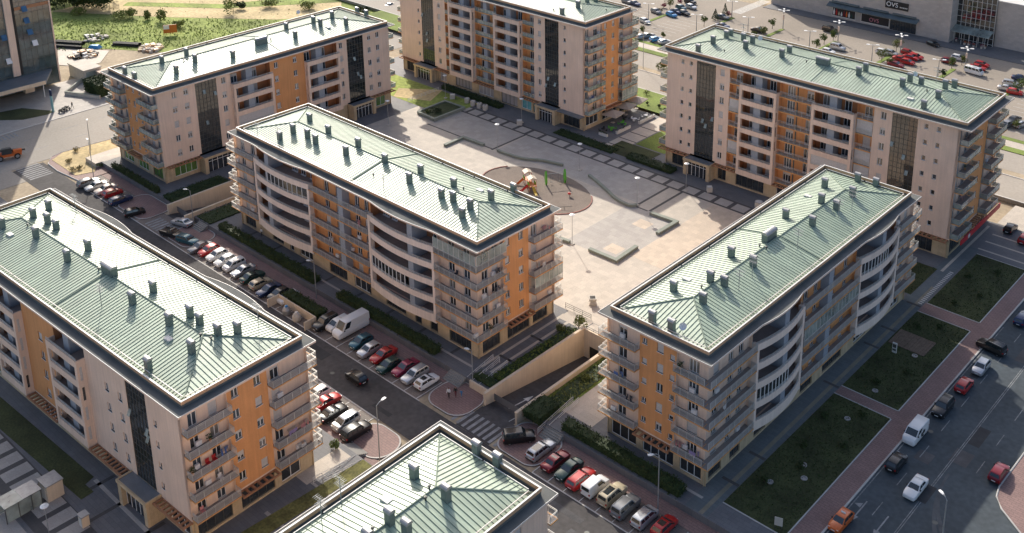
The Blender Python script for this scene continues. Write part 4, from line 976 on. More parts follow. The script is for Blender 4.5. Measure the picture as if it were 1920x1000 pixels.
# west: road, junction, dry garden, tower forecourt
sheet('road', mat('pale_asphalt',(.32,.29,.25),.9,var=.12,scale=.06,fine=.1,fscale=2), -251, -229.8, -40, 400, ZS-.004)
patch('road_junction', G_['asphalt2'], [(-229.9,79.8),(-222,79.8),(-222,72.5),(-229.9,62)], ZS-.002)
patch('brick_island', G_['brick'], [(-227.2,86.6),(-230.2,88.6),(-231.0,91),(-229.9,101),(-229.9,150),(-222,150),(-222,94.2),(-213.2,93.8),(-213.2,87.2),(-222,86.3)], ZS+.10, .15)
patch('dry_garden', G_['hay'], [(-228.4,88.0),(-230.6,91.4),(-229.4,102),(-223.0,101.5),(-221.5,95.0),(-215.6,91.4),(-216.9,87.8)], ZS+.16, .1)
patch('paving', G_['light'], [(-222,92.5),(-222,108),(-217.3,108),(-217.3,92.5)], .02, 1.1)
g = MB(); g.tube([(x,y,ZS+.06) for x,y in ((-213.2,87.2),(-222,86.3),(-227.2,86.6),(-230.2,88.6),(-231.0,91),(-229.9,101),(-229.9,150))],.14,6); struct('kerb', g, G_['kerb'])
sheet('pavement', G_['grey'], -275, -251.2, 60, 118, ZS+.08, .3)
patch('lawn', G_['lawn'], [(-266,90.5),(-264.3,96.6),(-256.2,101.2),(-255.4,99),(-256.6,93.6),(-260.6,89.6)], ZS+.12, .06)
sheet('kerb', G_['kerb'], -251.5,-251.0,60,200,ZS+.1,.3)
g = MB()
for i in range(8): g.box(ID,-229.5+1.0*i,-229.0+1.0*i,80.6,85.4,ZS-.01,ZS+.008)
for i in range(6): g.box(ID,-250.5,-247.5,84+.9*i,84.45+.9*i,ZS-.01,ZS+.006)
for i in range(10): g.box(ID,-243.9,-243.7,88+9*i,92+9*i,ZS-.01,ZS+.004); g.box(ID,-237.2,-237.0,88+9*i,91+9*i,ZS-.01,ZS+.004)
struct('road_lines', g, G_['paint2'])
# fields behind
pxpatch('field', G_['weeds'], [(60,110),(60,-60),(760,-60),(705,40),(640,60),(560,80),(420,92),(300,98),(200,92),(105,88)], -1.06)
pxpatch('mown_field', G_['hay'], [(95,22),(300,32),(520,37),(600,30),(640,14),(640,-40),(300,-40),(180,2)], -1.02)
pxpatch('verge', G_['weeds'], [(230,11),(420,16),(640,4),(700,-30),(640,-40),(560,-6),(420,8),(240,4)], -.98)
pxpatch('path', G_['light'], [(700,0),(712,22),(690,40),(655,30),(640,36),(720,70),(742,40),(738,0)], -1.0)
pxpatch('concrete_pad', G_['light'], [(108,90),(205,95),(188,118),(150,125),(110,122)], -.98)
sheet('lawn', G_['weeds'], -222.0,-180,160.5,171,.03,.05); patch('dry_garden', G_['hay'], [(-203,165),(-193.5,171.5),(-190.2,164.4),(-199.5,160.4)], .05, .05)
# ---------------------------------------------------------------- vehicles
def paint(name, col, metal=.25):
    m = mat(name, col, rough=.32, metal=metal, var=.04, fine=.03, spec=.5)
    m.node_tree.nodes['Principled BSDF'].inputs['Coat Weight'].default_value = .5
    m.node_tree.nodes['Principled BSDF'].inputs['Coat Roughness'].default_value = .08; return m
PAINT = dict(white=paint('white_paint',(.72,.72,.71),0), silver=paint('silver_paint',(.50,.52,.54),.6), grey=paint('grey_paint',(.20,.21,.225),.5), black=paint('black_paint',(.012,.013,.015),.2),
 red=paint('red_paint',(.42,.018,.018),.1), darkred=paint('dark_red_paint',(.20,.012,.022),.3), blue=paint('dark_blue_paint',(.015,.035,.10),.3), teal=paint('teal_paint',(.02,.10,.14),.4), sky=paint('bright_blue_paint',(.03,.22,.48),.2),
 orange=paint('orange_paint',(.62,.13,.02),.1), beige=paint('beige_paint',(.50,.43,.30),.2), pink=paint('cream_paint',(.62,.54,.47),.1), green=paint('dark_green_paint',(.012,.05,.045),.3), magenta=paint('wine_paint',(.25,.02,.06),.3))
CARGLASS = glass('car_glass', (.02,.03,.035), rough=.05, wob=0, spec=.8)
TYRE = mat('tyre_rubber',(.018,.018,.018),.9); RIM = mat('wheel_rim',(.35,.35,.36),.35,metal=.7); LAMPR = mat('tail_lamp',(.35,.01,.01),.3); LAMPW = mat('head_lamp',(.7,.72,.72),.2); PLATE = mat('number_plate',(.7,.7,.68),.5)
#        L    W    hood belt roof  base x0,x1   roof x0,x1  tailz nosez
STY = dict(
 hatch=(3.95,1.72,.92,.98,1.47,-1.93,1.02,-1.50,.22,.95,.66), saloon=(4.5,1.75,.92,.97,1.43,-1.62,1.02,-.98,.20,1.02,.66),
 wagon=(4.6,1.76,.92,.98,1.48,-2.22,1.08,-1.95,.28,1.0,.66), suv=(4.5,1.85,1.08,1.15,1.78,-2.18,.98,-2.0,.42,1.08,.80),
 mpv=(4.1,1.75,1.02,1.05,1.62,-1.98,1.38,-1.78,.55,1.02,.72), van=(4.95,1.92,1.15,1.22,1.98,-2.44,1.75,-2.40,.85,1.15,.80),
 smallvan=(4.15,1.72,1.02,1.08,1.85,-2.04,1.12,-2.0,.40,1.05,.72), bigvan=(6.3,2.05,1.25,1.35,2.65,-3.12,2.35,-3.08,1.45,1.25,.88), minibus=(5.0,1.8,1.1,1.2,1.95,-2.46,2.1,-2.42,1.55,1.15,.95),
 pickup=(5.0,1.82,1.0,1.05,1.70,-.55,1.15,-.35,.45,1.0,.75))
PROTO = {}
def car_meshes(st):
    if st in PROTO: return PROTO[st]
    L, W, hd, be, rf, bx0, bx1, rx0, rx1, tz, nz = STY[st]; h = L/2; w = W/2
    stn = [(-h,.38,tz-.12,w*.84),(-h+.12,.24,tz-.03,w*.93),(-h+.45,.22,(be if bx0<-h+.5 else tz)+.0,w*.985),(bx0+.25 if bx0>-h+.5 else -h+.9,.2,be,w),(-.2,.2,be,w),(bx1,.2,be-.01,w),(bx1+(h-bx1)*.55,.2,hd-.03,w*.98),(h-.22,.2,hd-.12,w*.93),(h-.05,.24,nz+.06,w*.85),(h,.34,nz-.05,w*.74)]
    b = MB(); ring = []
    for x,zb,zt,hw in stn:
        zm = zb+(zt-zb)*.55
        ring.append([(x,-hw*.9,zb),(x,-hw,zb+.14),(x,-hw*1.01,zm),(x,-hw*.955,zt-.03),(x,-hw*.86,zt),(x,0,zt+.025),(x,hw*.86,zt),(x,hw*.955,zt-.03),(x,hw*1.01,zm),(x,hw,zb+.14),(x,hw*.9,zb)])
    n = len(ring[0]); vs = [q for r_ in ring for q in r_]; fs = []
    for i in range(len(ring)-1):
        for j in range(n): fs.append((i*n+j, i*n+(j+1)%n, (i+1)*n+(j+1)%n, (i+1)*n+j))
    fs += [tuple(range(n-1,-1,-1)), tuple((len(ring)-1)*n+j for j in range(n))]; b.add(vs,fs)
    gw, rw = w*.93, w*.76 if rf < 1.9 else w*.86
    if st in ('bigvan','minibus','van','smallvan'): rw = w*.88
    z0 = be-.05
    base = [(bx0,-gw,z0),(bx1,-gw,z0),(bx1,gw,z0),(bx0,gw,z0)]; mid = [(rx0,-rw,rf-.07),(rx1+.08,-rw,rf-.07),(rx1+.08,rw,rf-.07),(rx0,rw,rf-.07)]
    top = [(rx0+.12,-rw*.9,rf),(rx1-.06,-rw*.9,rf),(rx1-.06,rw*.9,rf),(rx0+.12,rw*.9,rf)]
    b.add(base+mid+top,[(0,1,5,4),(1,2,6,5),(2,3,7,6),(3,0,4,7),(4,5,9,8),(5,6,10,9),(6,7,11,10),(7,4,8,11),(8,9,10,11)])
    if st == 'pickup':
        for s_ in (-1,1): b.box(ID,-h+.1,bx0,s_*w*.97-.04,s_*w*.97+.04,be-.1,be+.08)
    body = b.mesh('body', PAINT['white'], True)
    for p in body.polygons: p.use_smooth = True
    try: body.set_sharp_from_angle(angle=R(38))
    except Exception: pass
    def lerp(a,c,t): return Vector(a)+(Vector(c)-Vector(a))*t
    def panel(a,b_,c,d,u0,u1,v0,v1,off):   # a,b bottom; d,c top
        a,b_,c,d = map(Vector,(a,b_,c,d)); nrm = (b_-a).cross(d-a).normalized()*off
        P = lambda u,v: (a+(b_-a)*u)*(1-v)+(d+(c-d)*u)*v+nrm
        return [P(u0,v0),P(u1,v0),P(u1,v1),P(u0,v1)]
    ws = MB(); ws.add(panel(base[1],base[2],mid[2],mid[1],.06,.94,.10,.96,.012),[(0,1,2,3)])
    rw_ = MB(); rw_.add(panel(base[3],base[0],mid[0],mid[3],.1,.9,.25 if rf<2.2 else .3,.92,.012),[(0,1,2,3)])
    sw = []
    cuts = {'van':[(.66,.95)],'smallvan':[(.60,.93)],'bigvan':[(.76,.95)],'minibus':[(.05,.25),(.28,.5),(.53,.74),(.77,.95)]}.get(st,[(.07,.30),(.33,.60),(.63,.93)] if st in ('wagon','suv','mpv') else [(.10,.50),(.53,.92)])
    for sd in (0,1):
        m_ = MB()
        for a_,c_ in cuts:
            if sd == 0: m_.add(panel(base[0],base[1],mid[1],mid[0],a_,c_,.16,.93,.012),[(0,1,2,3)])
            else: m_.add(panel(base[2],base[3],mid[3],mid[2],1-c_,1-a_,.16,.93,.012),[(0,1,2,3)])
        sw.append(m_.mesh('side_window', CARGLASS))
    r_ = .31 if L < 5 else .36
    ty = MB(); K = 18
    prof = [(-.10,r_*.62),(-.10,r_*.93),(-.06,r_),(.06,r_),(.10,r_*.93),(.10,r_*.62)]
    vs = [(rr*math.cos(2*math.pi*j/K),y,rr*math.sin(2*math.pi*j/K)) for y,rr in prof for j in range(K)]; fs = []
    for i in range(5):
        for j in range(K): fs.append((i*K+j,i*K+(j+1)%K,(i+1)*K+(j+1)%K,(i+1)*K+j))
    ty.add(vs,fs); tyre = ty.mesh('tyre',TYRE)
    rm = MB()
    for y in (-.085,.085): rm.add([(0,y*1.1,0)]+[(r_*.63*math.cos(2*math.pi*j/10),y,r_*.63*math.sin(2*math.pi*j/10)) for j in range(10)],[(0,1+j,1+(j+1)%10) for j in range(10)])
    rim = rm.mesh('rim',RIM)
    hl = MB(); hl.box(ID,h-.30,h-.035,w*.50,w*.80,nz-.06,nz+.07); hlm = hl.mesh('headlight',LAMPW)
    tl = MB(); tl.box(ID,-h-.012,-h+.22,w*.68,w*.90,tz-.28,tz-.08); tlm = tl.mesh('tail_light',LAMPR)
    pl = MB(); pl.box(ID,h-.01,h+.02,-.26,.26,.42,.53); plm = pl.mesh('number_plate',PLATE); pr = MB(); pr.box(ID,-h-.022,-h+.01,-.26,.26,.5,.61); prm = pr.mesh('number_plate',PLATE)
    mi = MB(); mi.box(ID,bx1-.42,bx1-.26,w*.96,w*1.12,be,be+.15); mim = mi.mesh('wing_mirror',M['black'])
    bp = MB(); bp.box(ID,-h-.03,-h+.05,-w*.80,w*.80,.30,.44); bpm = bp.mesh('bumper',M['black'])
    rr_ = None
    if st in ('suv','wagon'):
        q = MB()
        for s_ in (-1,1): q.tube([(rx0+.25,s_*rw*.86,rf+.05),(rx1-.25,s_*rw*.86,rf+.05)],.025,4)
        rr_ = q.mesh('roof_rail',M['steel'])
    PROTO[st] = (body,ws.mesh('windscreen',CARGLASS),rw_.mesh('rear_window',CARGLASS),sw,tyre,rim,hlm,tlm,plm,prm,mim,bpm,rr_,(h*.63,w*.86,r_)); return PROTO[st]
def neg(o): o.scale = (1,-1,1); return o
def car(x, y, z, st, col, deg, label, cat='car', group=None, extra=None):
    bd,ws,rw,sw,ty,rm,hl,tl,pf,pr,mi,bp,rr,(wx,wy,wr) = car_meshes(st)
    name = {'van':'van','smallvan':'van','bigvan':'van','minibus':'minibus','pickup':'pickup_truck'}.get(st,'car')
    t = thing(name, label, cat if name=='car' else name.replace('_',' '), (x,y,z), R(deg), group)
    b = link('body', bd, t); b.material_slots[0].link = 'OBJECT'; b.material_slots[0].material = PAINT[col]
    link('windscreen', ws, t)
    if st not in ('bigvan','pickup'): link('rear_window', rw, t)
    for s_ in sw: link('side_window', s_, t)
    for sx in (-1,1):
        for sy in (-1,1):
            q = link('wheel', ty, t, (sx*wx,sy*wy,wr)); link('rim', rm, q)
    for m_,nm in ((hl,'headlight'),(tl,'tail_light'),(mi,'wing_mirror')):
        link(nm,m_,t); neg(link(nm,m_,t))
    link('number_plate',pf,t); link('number_plate',pr,t); link('bumper',bp,t)
    if rr: link('roof_rail',rr,t)
    if extra == 'taxi':
        q = MB(); q.box(ID,-.55,-.35,-.3,.3,STY[st][4],STY[st][4]+.14); q.obj('taxi_sign',M['white'],t)
    if extra == 'roof':
        q = MB(); q.box(ID,STY[st][7]+.5,STY[st][8]-.35,-.45,.45,STY[st][4]+.001,STY[st][4]+.012); q.obj('sunroof',CARGLASS,t)
    if extra == 'decal':
        q = MB(); L,W = STY[st][:2]
        for i,(a,c,d,e) in enumerate(((-.9,-.2,1.15,1.6),(-.1,.35,1.0,1.5),(-.5,.1,.8,1.05))): q.box(ID,a,c,W/2*.99,W/2*1.015,d-.3,e-.3)
        q.obj('graphic',M['black'],t)
    return t
def pc(px, py, zg, *a, **k):
    p = gp(px,py,zg+.7); return car(p.x,p.y,zg,*a,**k)
Z1 = ZS+.008
GB = 'cars parked nose out beside the hedge'
for px,py,st,col,deg,lab,ex in (
 (375,462,'saloon','grey',-90,'dark grey saloon with pale bonnet, left of the red hatchback in the hedge row',None),
 (391.5,468.5,'hatch','red',-90,'bright red hatchback between the grey saloon and the white cars by the hedge',None),
 (407,477.5,'hatch','white',-90,'white hatchback directly right of the red hatchback in the hedge row',None),
 (422,487.5,'hatch','white',-90,'middle one of three white hatchbacks in the hedge row',None),
 (439,496,'mpv','white',-90,'last of three white hatchbacks in the hedge row, taller than its neighbours',None),
 (456,506.5,'saloon','silver',-90,'silver car parked right after the three white cars by the hedge',None),
 (473,518,'saloon','green',90,'dark saloon with glinting roof between the silver and the beige car',None),
 (488,530.5,'hatch','beige',90,'beige hatchback parked with its rear to the street by the hedge',None),
 (504,542.5,'saloon','blue',-90,'navy saloon with blue windscreen right of the beige hatchback',None),
 (523,550.5,'hatch','black',-90,'black hatchback next to the white car by the bin enclosure',None),
 (541,556.5,'hatch','white',-90,'white hatchback half under bushes beside the bin enclosure',None),
 (610,605,'suv','black',-90,'black car right of the bin enclosure, left of the white taxi hatchback',None),
 (634,607,'mpv','white',-90,'white people carrier with a roof sign beside the tall white van','taxi'),
 (677,639.5,'hatch','teal',-90,'teal hatchback immediately right of the tall white van',None),
 (692,655,'hatch','silver',-90,'silver hatchback between the teal and the bright red car',None),
 (719,664,'saloon','red',-90,'red saloon parked between the silver hatchback and a small dark green car',None),
 (728,684.5,'hatch','green',-90,'small dark green hatchback between two red cars',None),
 (760,688,'saloon','magenta',-90,'wine red saloon left of the silver estate car',None),
 (778,701,'wagon','silver',-90,'silver estate car second from the brick island with three walkers',None),
 (800,714,'hatch','white',90,'old white hatchback with sunroof parked beside the brick island','roof')):
    pc(px,py,Z1,st,col,deg,lab,group=GB,extra=ex)
pc(658,614,Z1,'bigvan','white',-90,'tall long white panel van parked among cars by the hedge',group=GB)
pc(668,706,Z1,'hatch','black',178,'black hatchback driving along the dark street')
for px,py,st,col,deg,lab,ex in (
 (594,738,'hatch','white',-90,'white hatchback mostly hidden behind the corner balconies of the front block',None),
 (612,752,'saloon','red',90,'bright red car half hidden by the balconies of the front block',None),
 (624,773,'saloon','black',90,'black saloon with red tail lamps left of the silver people carrier',None),
 (648,790,'mpv','silver',-90,'silver people carrier parked between two black cars below the balconies',None),
 (668,808,'suv','black',90,'black off roader with glinting roof beside the round brick corner',None)):
    pc(px,py,Z1,st,col,deg,lab,group='cars parked under the front block',extra=ex)
GF = 'cars parked below the right hand block'
for px,py,st,col,deg,lab,ex in (
 (973,818,'suv','black',52,'black off roader parked askew on the brick corner by the zebra crossing',None),
 (1014,842,'wagon','silver',90,'silver estate car with roof rails on the brick corner by the zebra crossing','roof'),
 (1042,863,'saloon','darkred',90,'dark red saloon with sunroof right of the silver estate','roof'),
 (1067,879,'saloon','green',-90,'dark saloon with greenish windscreen between two red cars',None),
 (1089,896,'wagon','red',90,'red estate car left of the small white van',None),
 (1148,927,'suv','beige',90,'beige off roader with black sunroof beside the small white van','roof'),
 (1173,949,'suv','grey',90,'dark grey car between the beige off roader and the silver people carrier',None),
 (1209,969,'mpv','silver',90,'silver people carrier left of the last red car in the lower row',None),
 (1246,985,'hatch','red',90,'red hatchback at the lower end of the row near the picture bottom','roof')):
    pc(px,py,Z1,st,col,deg,lab,group=GF,extra=ex)
pc(1116,911,Z1,'smallvan','white',90,'small white delivery van parked between the red estate and beige off roader',group=GF)
GC = 'cars parked before the upper left block'
for px,py,st,col,deg,lab in (
 (166,341,'wagon','grey',90,'dark grey estate car at the far left end of its row'),
 (180,348,'saloon','silver',-90,'silver saloon second from the left in the upper left row'),
 (198,354,'saloon','pink',-90,'cream saloon beside the red car in the upper left row'),
 (211,361,'hatch','red',90,'red hatchback in the upper left row with a white roof glint'),
 (226,374,'wagon','blue',90,'dark blue estate car at the right end of the upper left row'),
 (252,397,'hatch','black',75,'black hatchback standing alone on the brick corner'),
 (341,416,'saloon','silver',195,'silver saloon coming up the far garage ramp'),
 (351,449,'wagon','teal',15,'dark teal estate car parked slanted at the left end of the hedge row')):
    pc(px,py,Z1,st,col,deg,lab)
pc(322,437,Z1,'pickup','black',15,'black pickup truck parked slanted by the far zebra crossing')
ZR = -.115
for px,py,st,col,deg,lab,ex in (
 (1577,975,'hatch','orange',-92,'orange taxi with a roof sign at the bottom of the road','taxi'),
 (1681,865,'hatch','black',90,'black hatchback behind the white van at the kerb',None),
 (1768,763,'suv','black',-90,'big black off roader with roof rails in front of the white van',None),
 (1808,721,'hatch','red',90,'red hatchback at the kerb between the off roader and a silver car',None),
 (1840,687,'hatch','silver',-90,'small pale silver hatchback at the kerb beside the sunlit patch of road',None),
 (1859,650,'suv','black',172,'black car turned across the kerb near the sunlit patch of road',None),
 (1717,913,'saloon','white',-90,'white saloon driving down the middle of the road',None),
 (1873,885,'hatch','darkred',90,'dark red hatchback driving up beside the brick corner island',None),
 (1918,596,'wagon','blue',90,'dark blue car cut off by the right edge beside the lawn',None)):
    pc(px,py,ZR,st,col,deg,lab,extra=ex)
pc(1716.5,811,ZR,'van','white',-90,'white van with black graphics parked at the kerb of the road',extra='decal')
pc(1895,427,0,'hatch','black',90,'black hatchback on the paving beside the red sign band')
pc(1922,447,0,'hatch','red',90,'red car at the right edge behind the black hatchback on paving')
pc(732,9,ZS,'saloon','grey',100,'grey saloon driving on the road behind the tall block at the top')
ZP = -.115; GP = 'cars in the shopping centre car park'
for px,py,st,col,deg,lab in (
 (1209,39,'hatch','silver',-15,'silver hatchback near the lamp post above the tall orange block'),
 (1230,21,'hatch','grey',-15,'dark grey hatchback in front of the first flower bed'),
 (1190,6,'saloon','blue',-10,'dark blue saloon behind the roof corner of the tall top block'),
 (1176,2,'saloon','grey',-10,'grey saloon at the top edge behind the roof corner'),
 (1259,27,'hatch','sky',-12,'blue hatchback in a dense group near the flower bed'),
 (1268,21,'saloon','blue',-12,'dark blue saloon behind the blue hatchback by the flower bed'),
 (1277,14,'hatch','teal',-12,'teal hatchback third back by the flower bed'),
 (1283,24,'hatch','black',-12,'black hatchback at the right of the flower bed group'),
 (1296,12.5,'hatch','silver',-10,'silver hatchback right of the flower bed group'),
 (1294,3,'suv','black',-10,'black car at the top edge above the silver hatchback'),
 (1354,31,'saloon','grey',0,'dark grey saloon between conifers on the second planted strip'),
 (1355,48,'saloon','blue',0,'dark blue saloon just above the roof of the upper right block'),
 (1203,68,'wagon','silver',75,'silver grey estate behind a young tree at the grass verge'),
 (1215,66,'saloon','grey',75,'dark grey saloon facing the grass verge'),
 (1230,73,'hatch','sky',70,'bright blue hatchback facing the grass verge'),
 (1246,78,'hatch','silver',70,'silver hatchback at the verge beside the bright blue one'),
 (1422,56,'saloon','black',5,'black saloon half hidden by a bush in the car park'),
 (1556,55.5,'suv','black',0,'black off roader in the shade of the shopping centre near a lamp post'),
 (1571,89,'suv','silver',0,'silver off roader beside the planted strip behind the upper right block'),
 (1553,96,'hatch','white',0,'white car cut by the roof edge of the upper right block'),
 (1655,97,'hatch','white',0,'white hatchback behind the large bush left of the red cars'),
 (1671,99,'hatch','silver',0,'silver hatchback between the bush and the red cars'),
 (1702,98,'hatch','red',0,'red car at the back left of the red group'),
 (1718,106,'hatch','red',0,'red car at the right end of the red group'),
 (1708,107,'saloon','red',0,'red saloon in the middle of the red group'),
 (1689,110,'saloon','red',0,'red saloon at the left of the red group'),
 (1702,116,'hatch','red',0,'red hatchback at the front right of the red group'),
 (1680,120.5,'saloon','darkred',0,'dark red saloon nearest the roof edge in the red group'),
 (1841,120.5,'hatch','red',0,'red hatchback behind the white minibus'),
 (1833,126,'saloon','red',0,'red saloon directly behind the white minibus roof'),
 (1750,82,'hatch','black',-20,'black hatchback driving in the shade before the glass entrance'),
 (1778,114,'hatch','darkred',0,'dark red hatchback behind the bush left of the minibus'),
 (1797,108,'hatch','white',0,'white hatchback behind the bushes near the last lamp post'),
 (1914,146,'saloon','blue',10,'dark blue saloon at the right edge of the car park'),
 (1897,156,'wagon','silver',10,'silver estate near the right edge of the car park'),
 (1888,165,'saloon','silver',10,'silver saloon just above the roof corner of the upper right block'),
 (1903,172,'hatch','red',10,'red hatchback between the silver saloon and the round tree'),
 (1891,231,'hatch','grey',80,'grey hatchback seen past the far balconies at the right'),
 (1902,223,'saloon','black',80,'black saloon parked past the far balconies at the right'),
 (1914,232,'wagon','silver',80,'silver estate at the right edge past the far balconies')):
    pc(px,py,ZP,st,col,deg,lab,group=GP)
pc(1826,134,ZP,'minibus','white',-8,'white minibus parked beside the last planted strip of the car park',group=GP)
# ---------------------------------------------------------------- plants
def leafmat(name, col, tr=.15):
    m = mat(name, col, rough=.7, var=.35, scale=1.1, fine=.3, fscale=7, spec=.25); return m
LEAF = dict(hedge=leafmat('hedge_leaf',(.045,.065,.02)), bush=leafmat('bush_leaf',(.10,.14,.03)), olive=leafmat('olive_leaf',(.15,.17,.05)), dry=leafmat('dry_leaf',(.28,.23,.10)), dark=leafmat('dark_leaf',(.03,.05,.018)), conifer=leafmat('conifer_leaf',(.05,.075,.03)), field=leafmat('field_bush_leaf',(.19,.22,.06)), flower=leafmat('pink_leaf',(.32,.06,.10)))
BARK = mat('bark',(.12,.09,.06),.9)
def leaves(mb, c, s, rd):
    n = Vector((rd.gauss(0,1),rd.gauss(0,1),rd.gauss(.4,1))).normalized(); a = n.orthogonal().normalized(); a.rotate(Matrix.Rotation(rd.random()*6.28,3,n)); b = n.cross(a)
    s *= rd.uniform(.6,1.3); c = Vector(c); q = n*s*.25
    mb.add([c-a*s,c-b*s*.55+q,c+a*s,c+b*s*.55+q],[(0,1,2),(0,2,3)])
def hedge(x0,x1,y0,y1,z,h,label,m='hedge',dens=26,s=.15):
    rd = random.Random(int(x0*7+y0)); t = thing('hedge',label,'hedge',((x0+x1)/2,(y0+y1)/2,z)); lx,ly = (x1-x0)/2,(y1-y0)/2
    core = MB(); core.box(ID,-lx+.12,lx-.12,-ly+.12,ly-.12,0,h-.15); core.obj('twigs',LEAF['dark'],t)
    mb = MB(); ar = (2*lx)*(2*ly)+2*(2*lx+2*ly)*h
    for _ in range(int(ar*dens)):
        q = rd.random()*ar
        if q < 4*lx*ly: p = (rd.uniform(-lx,lx),rd.uniform(-ly,ly),h+rd.gauss(0,.1))
        elif rd.random() < lx/(lx+ly): p = (rd.uniform(-lx,lx),rd.choice((-1,1))*(ly+rd.gauss(.0,.12)),rd.uniform(.05,h))
        else: p = (rd.choice((-1,1))*(lx+rd.gauss(.0,.12)),rd.uniform(-ly,ly),rd.uniform(.05,h))
        leaves(mb,(p[0],p[1],p[2]+.12*math.sin(p[0]*1.7)*(p[2]>h*.6)+.08*math.sin(p[0]*4.1+2)),s,rd)
    mb.obj('foliage',LEAF[m],t); return t
def bush(x,y,z,r,h,label,m='bush',n=260,s=.16,name='bush',cat='bush',group=None):
    rd = random.Random(int(x*31+y*17)); t = thing(name,label,cat,(x,y,z),rd.random()*6,group)
    tw = MB()
    for i in range(6): a = i*1.05; tw.tube([(0,0,-.05),(r*.3*math.cos(a),r*.3*math.sin(a),h*.5),(r*.6*math.cos(a),r*.6*math.sin(a),h*.8)],.03,4,.01)
    tw.obj('stem',BARK,t); mb = MB()
    blobs = [(rd.uniform(-.5,.5)*r,rd.uniform(-.5,.5)*r,h*rd.uniform(.35,.7),r*rd.uniform(.4,.65)) for _ in range(6)]
    for _ in range(n):
        bx,by,bz,br = rd.choice(blobs); d = Vector((rd.gauss(0,1),rd.gauss(0,1),rd.gauss(0,1))).normalized()*br*rd.uniform(.6,1.05)
        leaves(mb,(bx+d.x,by+d.y,max(.05,bz+d.z*h/(2*r)*1.2)),s,rd)
    mb.obj('foliage',LEAF[m],t); return t
def tree(x,y,z,r,h,label,m='bush',n=420,s=.17,conic=False,group=None,name='young_tree'):
    rd = random.Random(int(x*13+y*7)); t = thing(name,label,'tree',(x,y,z),0,group)
    tr = MB(); tr.tube([(0,0,-.05),(.05,.02,h*.35),(0,.03,h*.8)],.09,6,.03)
    for i in range(5): a = i*1.3; tr.tube([(0,0,h*(.3+.08*i)),(r*.6*math.cos(a),r*.6*math.sin(a),h*(.45+.08*i))],.035,4,.012)
    tr.obj('trunk',BARK,t); mb = MB()
    if conic:
        for _ in range(n):
            q = rd.random()**1.5; a = rd.random()*6.283; rr = r*(1-q)*rd.uniform(.7,1.1); leaves(mb,(rr*math.cos(a),rr*math.sin(a),h*.12+q*h*.88),s,rd)
    else:
        bl = [(rd.gauss(0,.35)*r,rd.gauss(0,.35)*r,h*rd.uniform(.45,.85),r*rd.uniform(.4,.62)) for _ in range(9)]
        for _ in range(n):
            bx,by,bz,br = rd.choice(bl); d = Vector((rd.gauss(0,1),rd.gauss(0,1),rd.gauss(0,1))).normalized()*br*rd.uniform(.55,1.05); leaves(mb,(bx+d.x,by+d.y,bz+d.z),s,rd)
    mb.obj('crown',LEAF[m],t); return t
hedge(-171.5,-141.5,94.15,95.75,0,1.15,'long clipped hedge between the left row of parked cars and the central block')
hedge(-135,-110.4,94.15,95.7,0,1.15,'clipped hedge behind the tall white van and red cars')
hedge(-84.2,-64.3,94.2,96.0,0,1.3,'partly sunlit clipped hedge above the beige off roader at the lower right')
hedge(-213,-194,93.9,94.9,0,1.0,'clipped hedge along the forecourt of the upper left block')
hedge(-191.4,-186.6,93.9,106.5,0,.7,'dark planted strip beside the far garage ramp',m='dark',dens=16)
hedge(-178.8,-174.2,94.0,103,0,.35,'low planting between the far garage ramp and the central block steps',m='hedge',dens=14)
hedge(-102.2,-97.6,94.2,96,0,.4,'low shrubs at the street end of the near garage ramp',m='hedge',dens=14) 
hedge(-99.8,-97.5,96.2,113.5,0,.6,'shrub strip on top of the tall wall beside the near garage ramp',m='bush',dens=14,s=.2)
hedge(-194.6,-173.8,171.9,173.9,0,.9,'dark hedge under the windows left of the round grey tubs on the plaza',m='dark')
hedge(-154,-136.8,169.8,172.6,0,.45,'low dark hedge in front of the mirrored door of the tall top block',m='dark')
hedge(-132.9,-120.9,170.0,172.5,0,.8,'dark hedge in front of the upper right block by the lamp',m='dark')
patch('planting_slope', G_['lawn2'], [(-90.6,94.5),(-86.9,94.5),(-86.9,113),(-90.6,113)], .04, .1)
hedge(-90.2,-87.2,98,112,.0,.28,'grassy planted slope between the near ramp and the right block',m='olive',dens=13,s=.2)
hedge(-90.5,-87.2,93.0,97.5,-.2,1.3,'dark dense shrub behind the slanted black off roader',m='dark')
hedge(-142.6,-132.6,88.6,90.6,ZS,1.7,'bushy hedge behind the bin enclosure',m='hedge')
hedge(-264,-256.5,112.2,117,ZS+.2,3.2,'tall bushes in the raised planter beside the glass tower',m='conifer',dens=18,s=.3)
rd = random.Random(5)
for x,y,r,h,lab in ((-98.6,114.6,1.5,2.3,'round yellowish bush at the top of the near garage ramp'),(-100.2,112,.9,1.2,'small bush left of the round yellowish bush')):
    bush(x,y,0,r,h,lab,'olive',420)
bush(-88.4,108.5,0,1.4,1.3,'bright green bush on the slope beside the left balconies of the right block','bush',420)
bush(-89.2,105.2,0,1.0,.9,'smaller bright bush lower on the slope beside the right block','olive',260)
bush(-104.8,71.2,0,.8,1.6,'small green bush at the foot of the front block balconies by the steps','bush',220)
p = gp(1285,117,0); 
bush(-160.9,221.4,-.1,1.9,2.4,'large olive bush at the road lamp between the two tall blocks','olive',700,.2); bush(-157.5,219.5,-.1,1.6,2.0,'lower olive bush right of the large one by the road','olive',500,.2)
for i,(x,y,lab) in enumerate(((-152.6,203.2,'round shrub on the bright lawn nearest the tall top block'),(-148.4,198.3,'dark shrub on the bright lawn left of the path'),(-145,198.6,'small dark shrub on the lawn beside the path start'),(-142.6,197.6,'dark shrub at the corner of the bright lawn'),(-131.2,186.5,'shrub in the sunny lawn corner beside the cafe'))):
    bush(x,y,0,.6 if i else 1.0,.9 if i else 1.5,lab,'bush' if i in (0,4) else 'dark',120,.14)
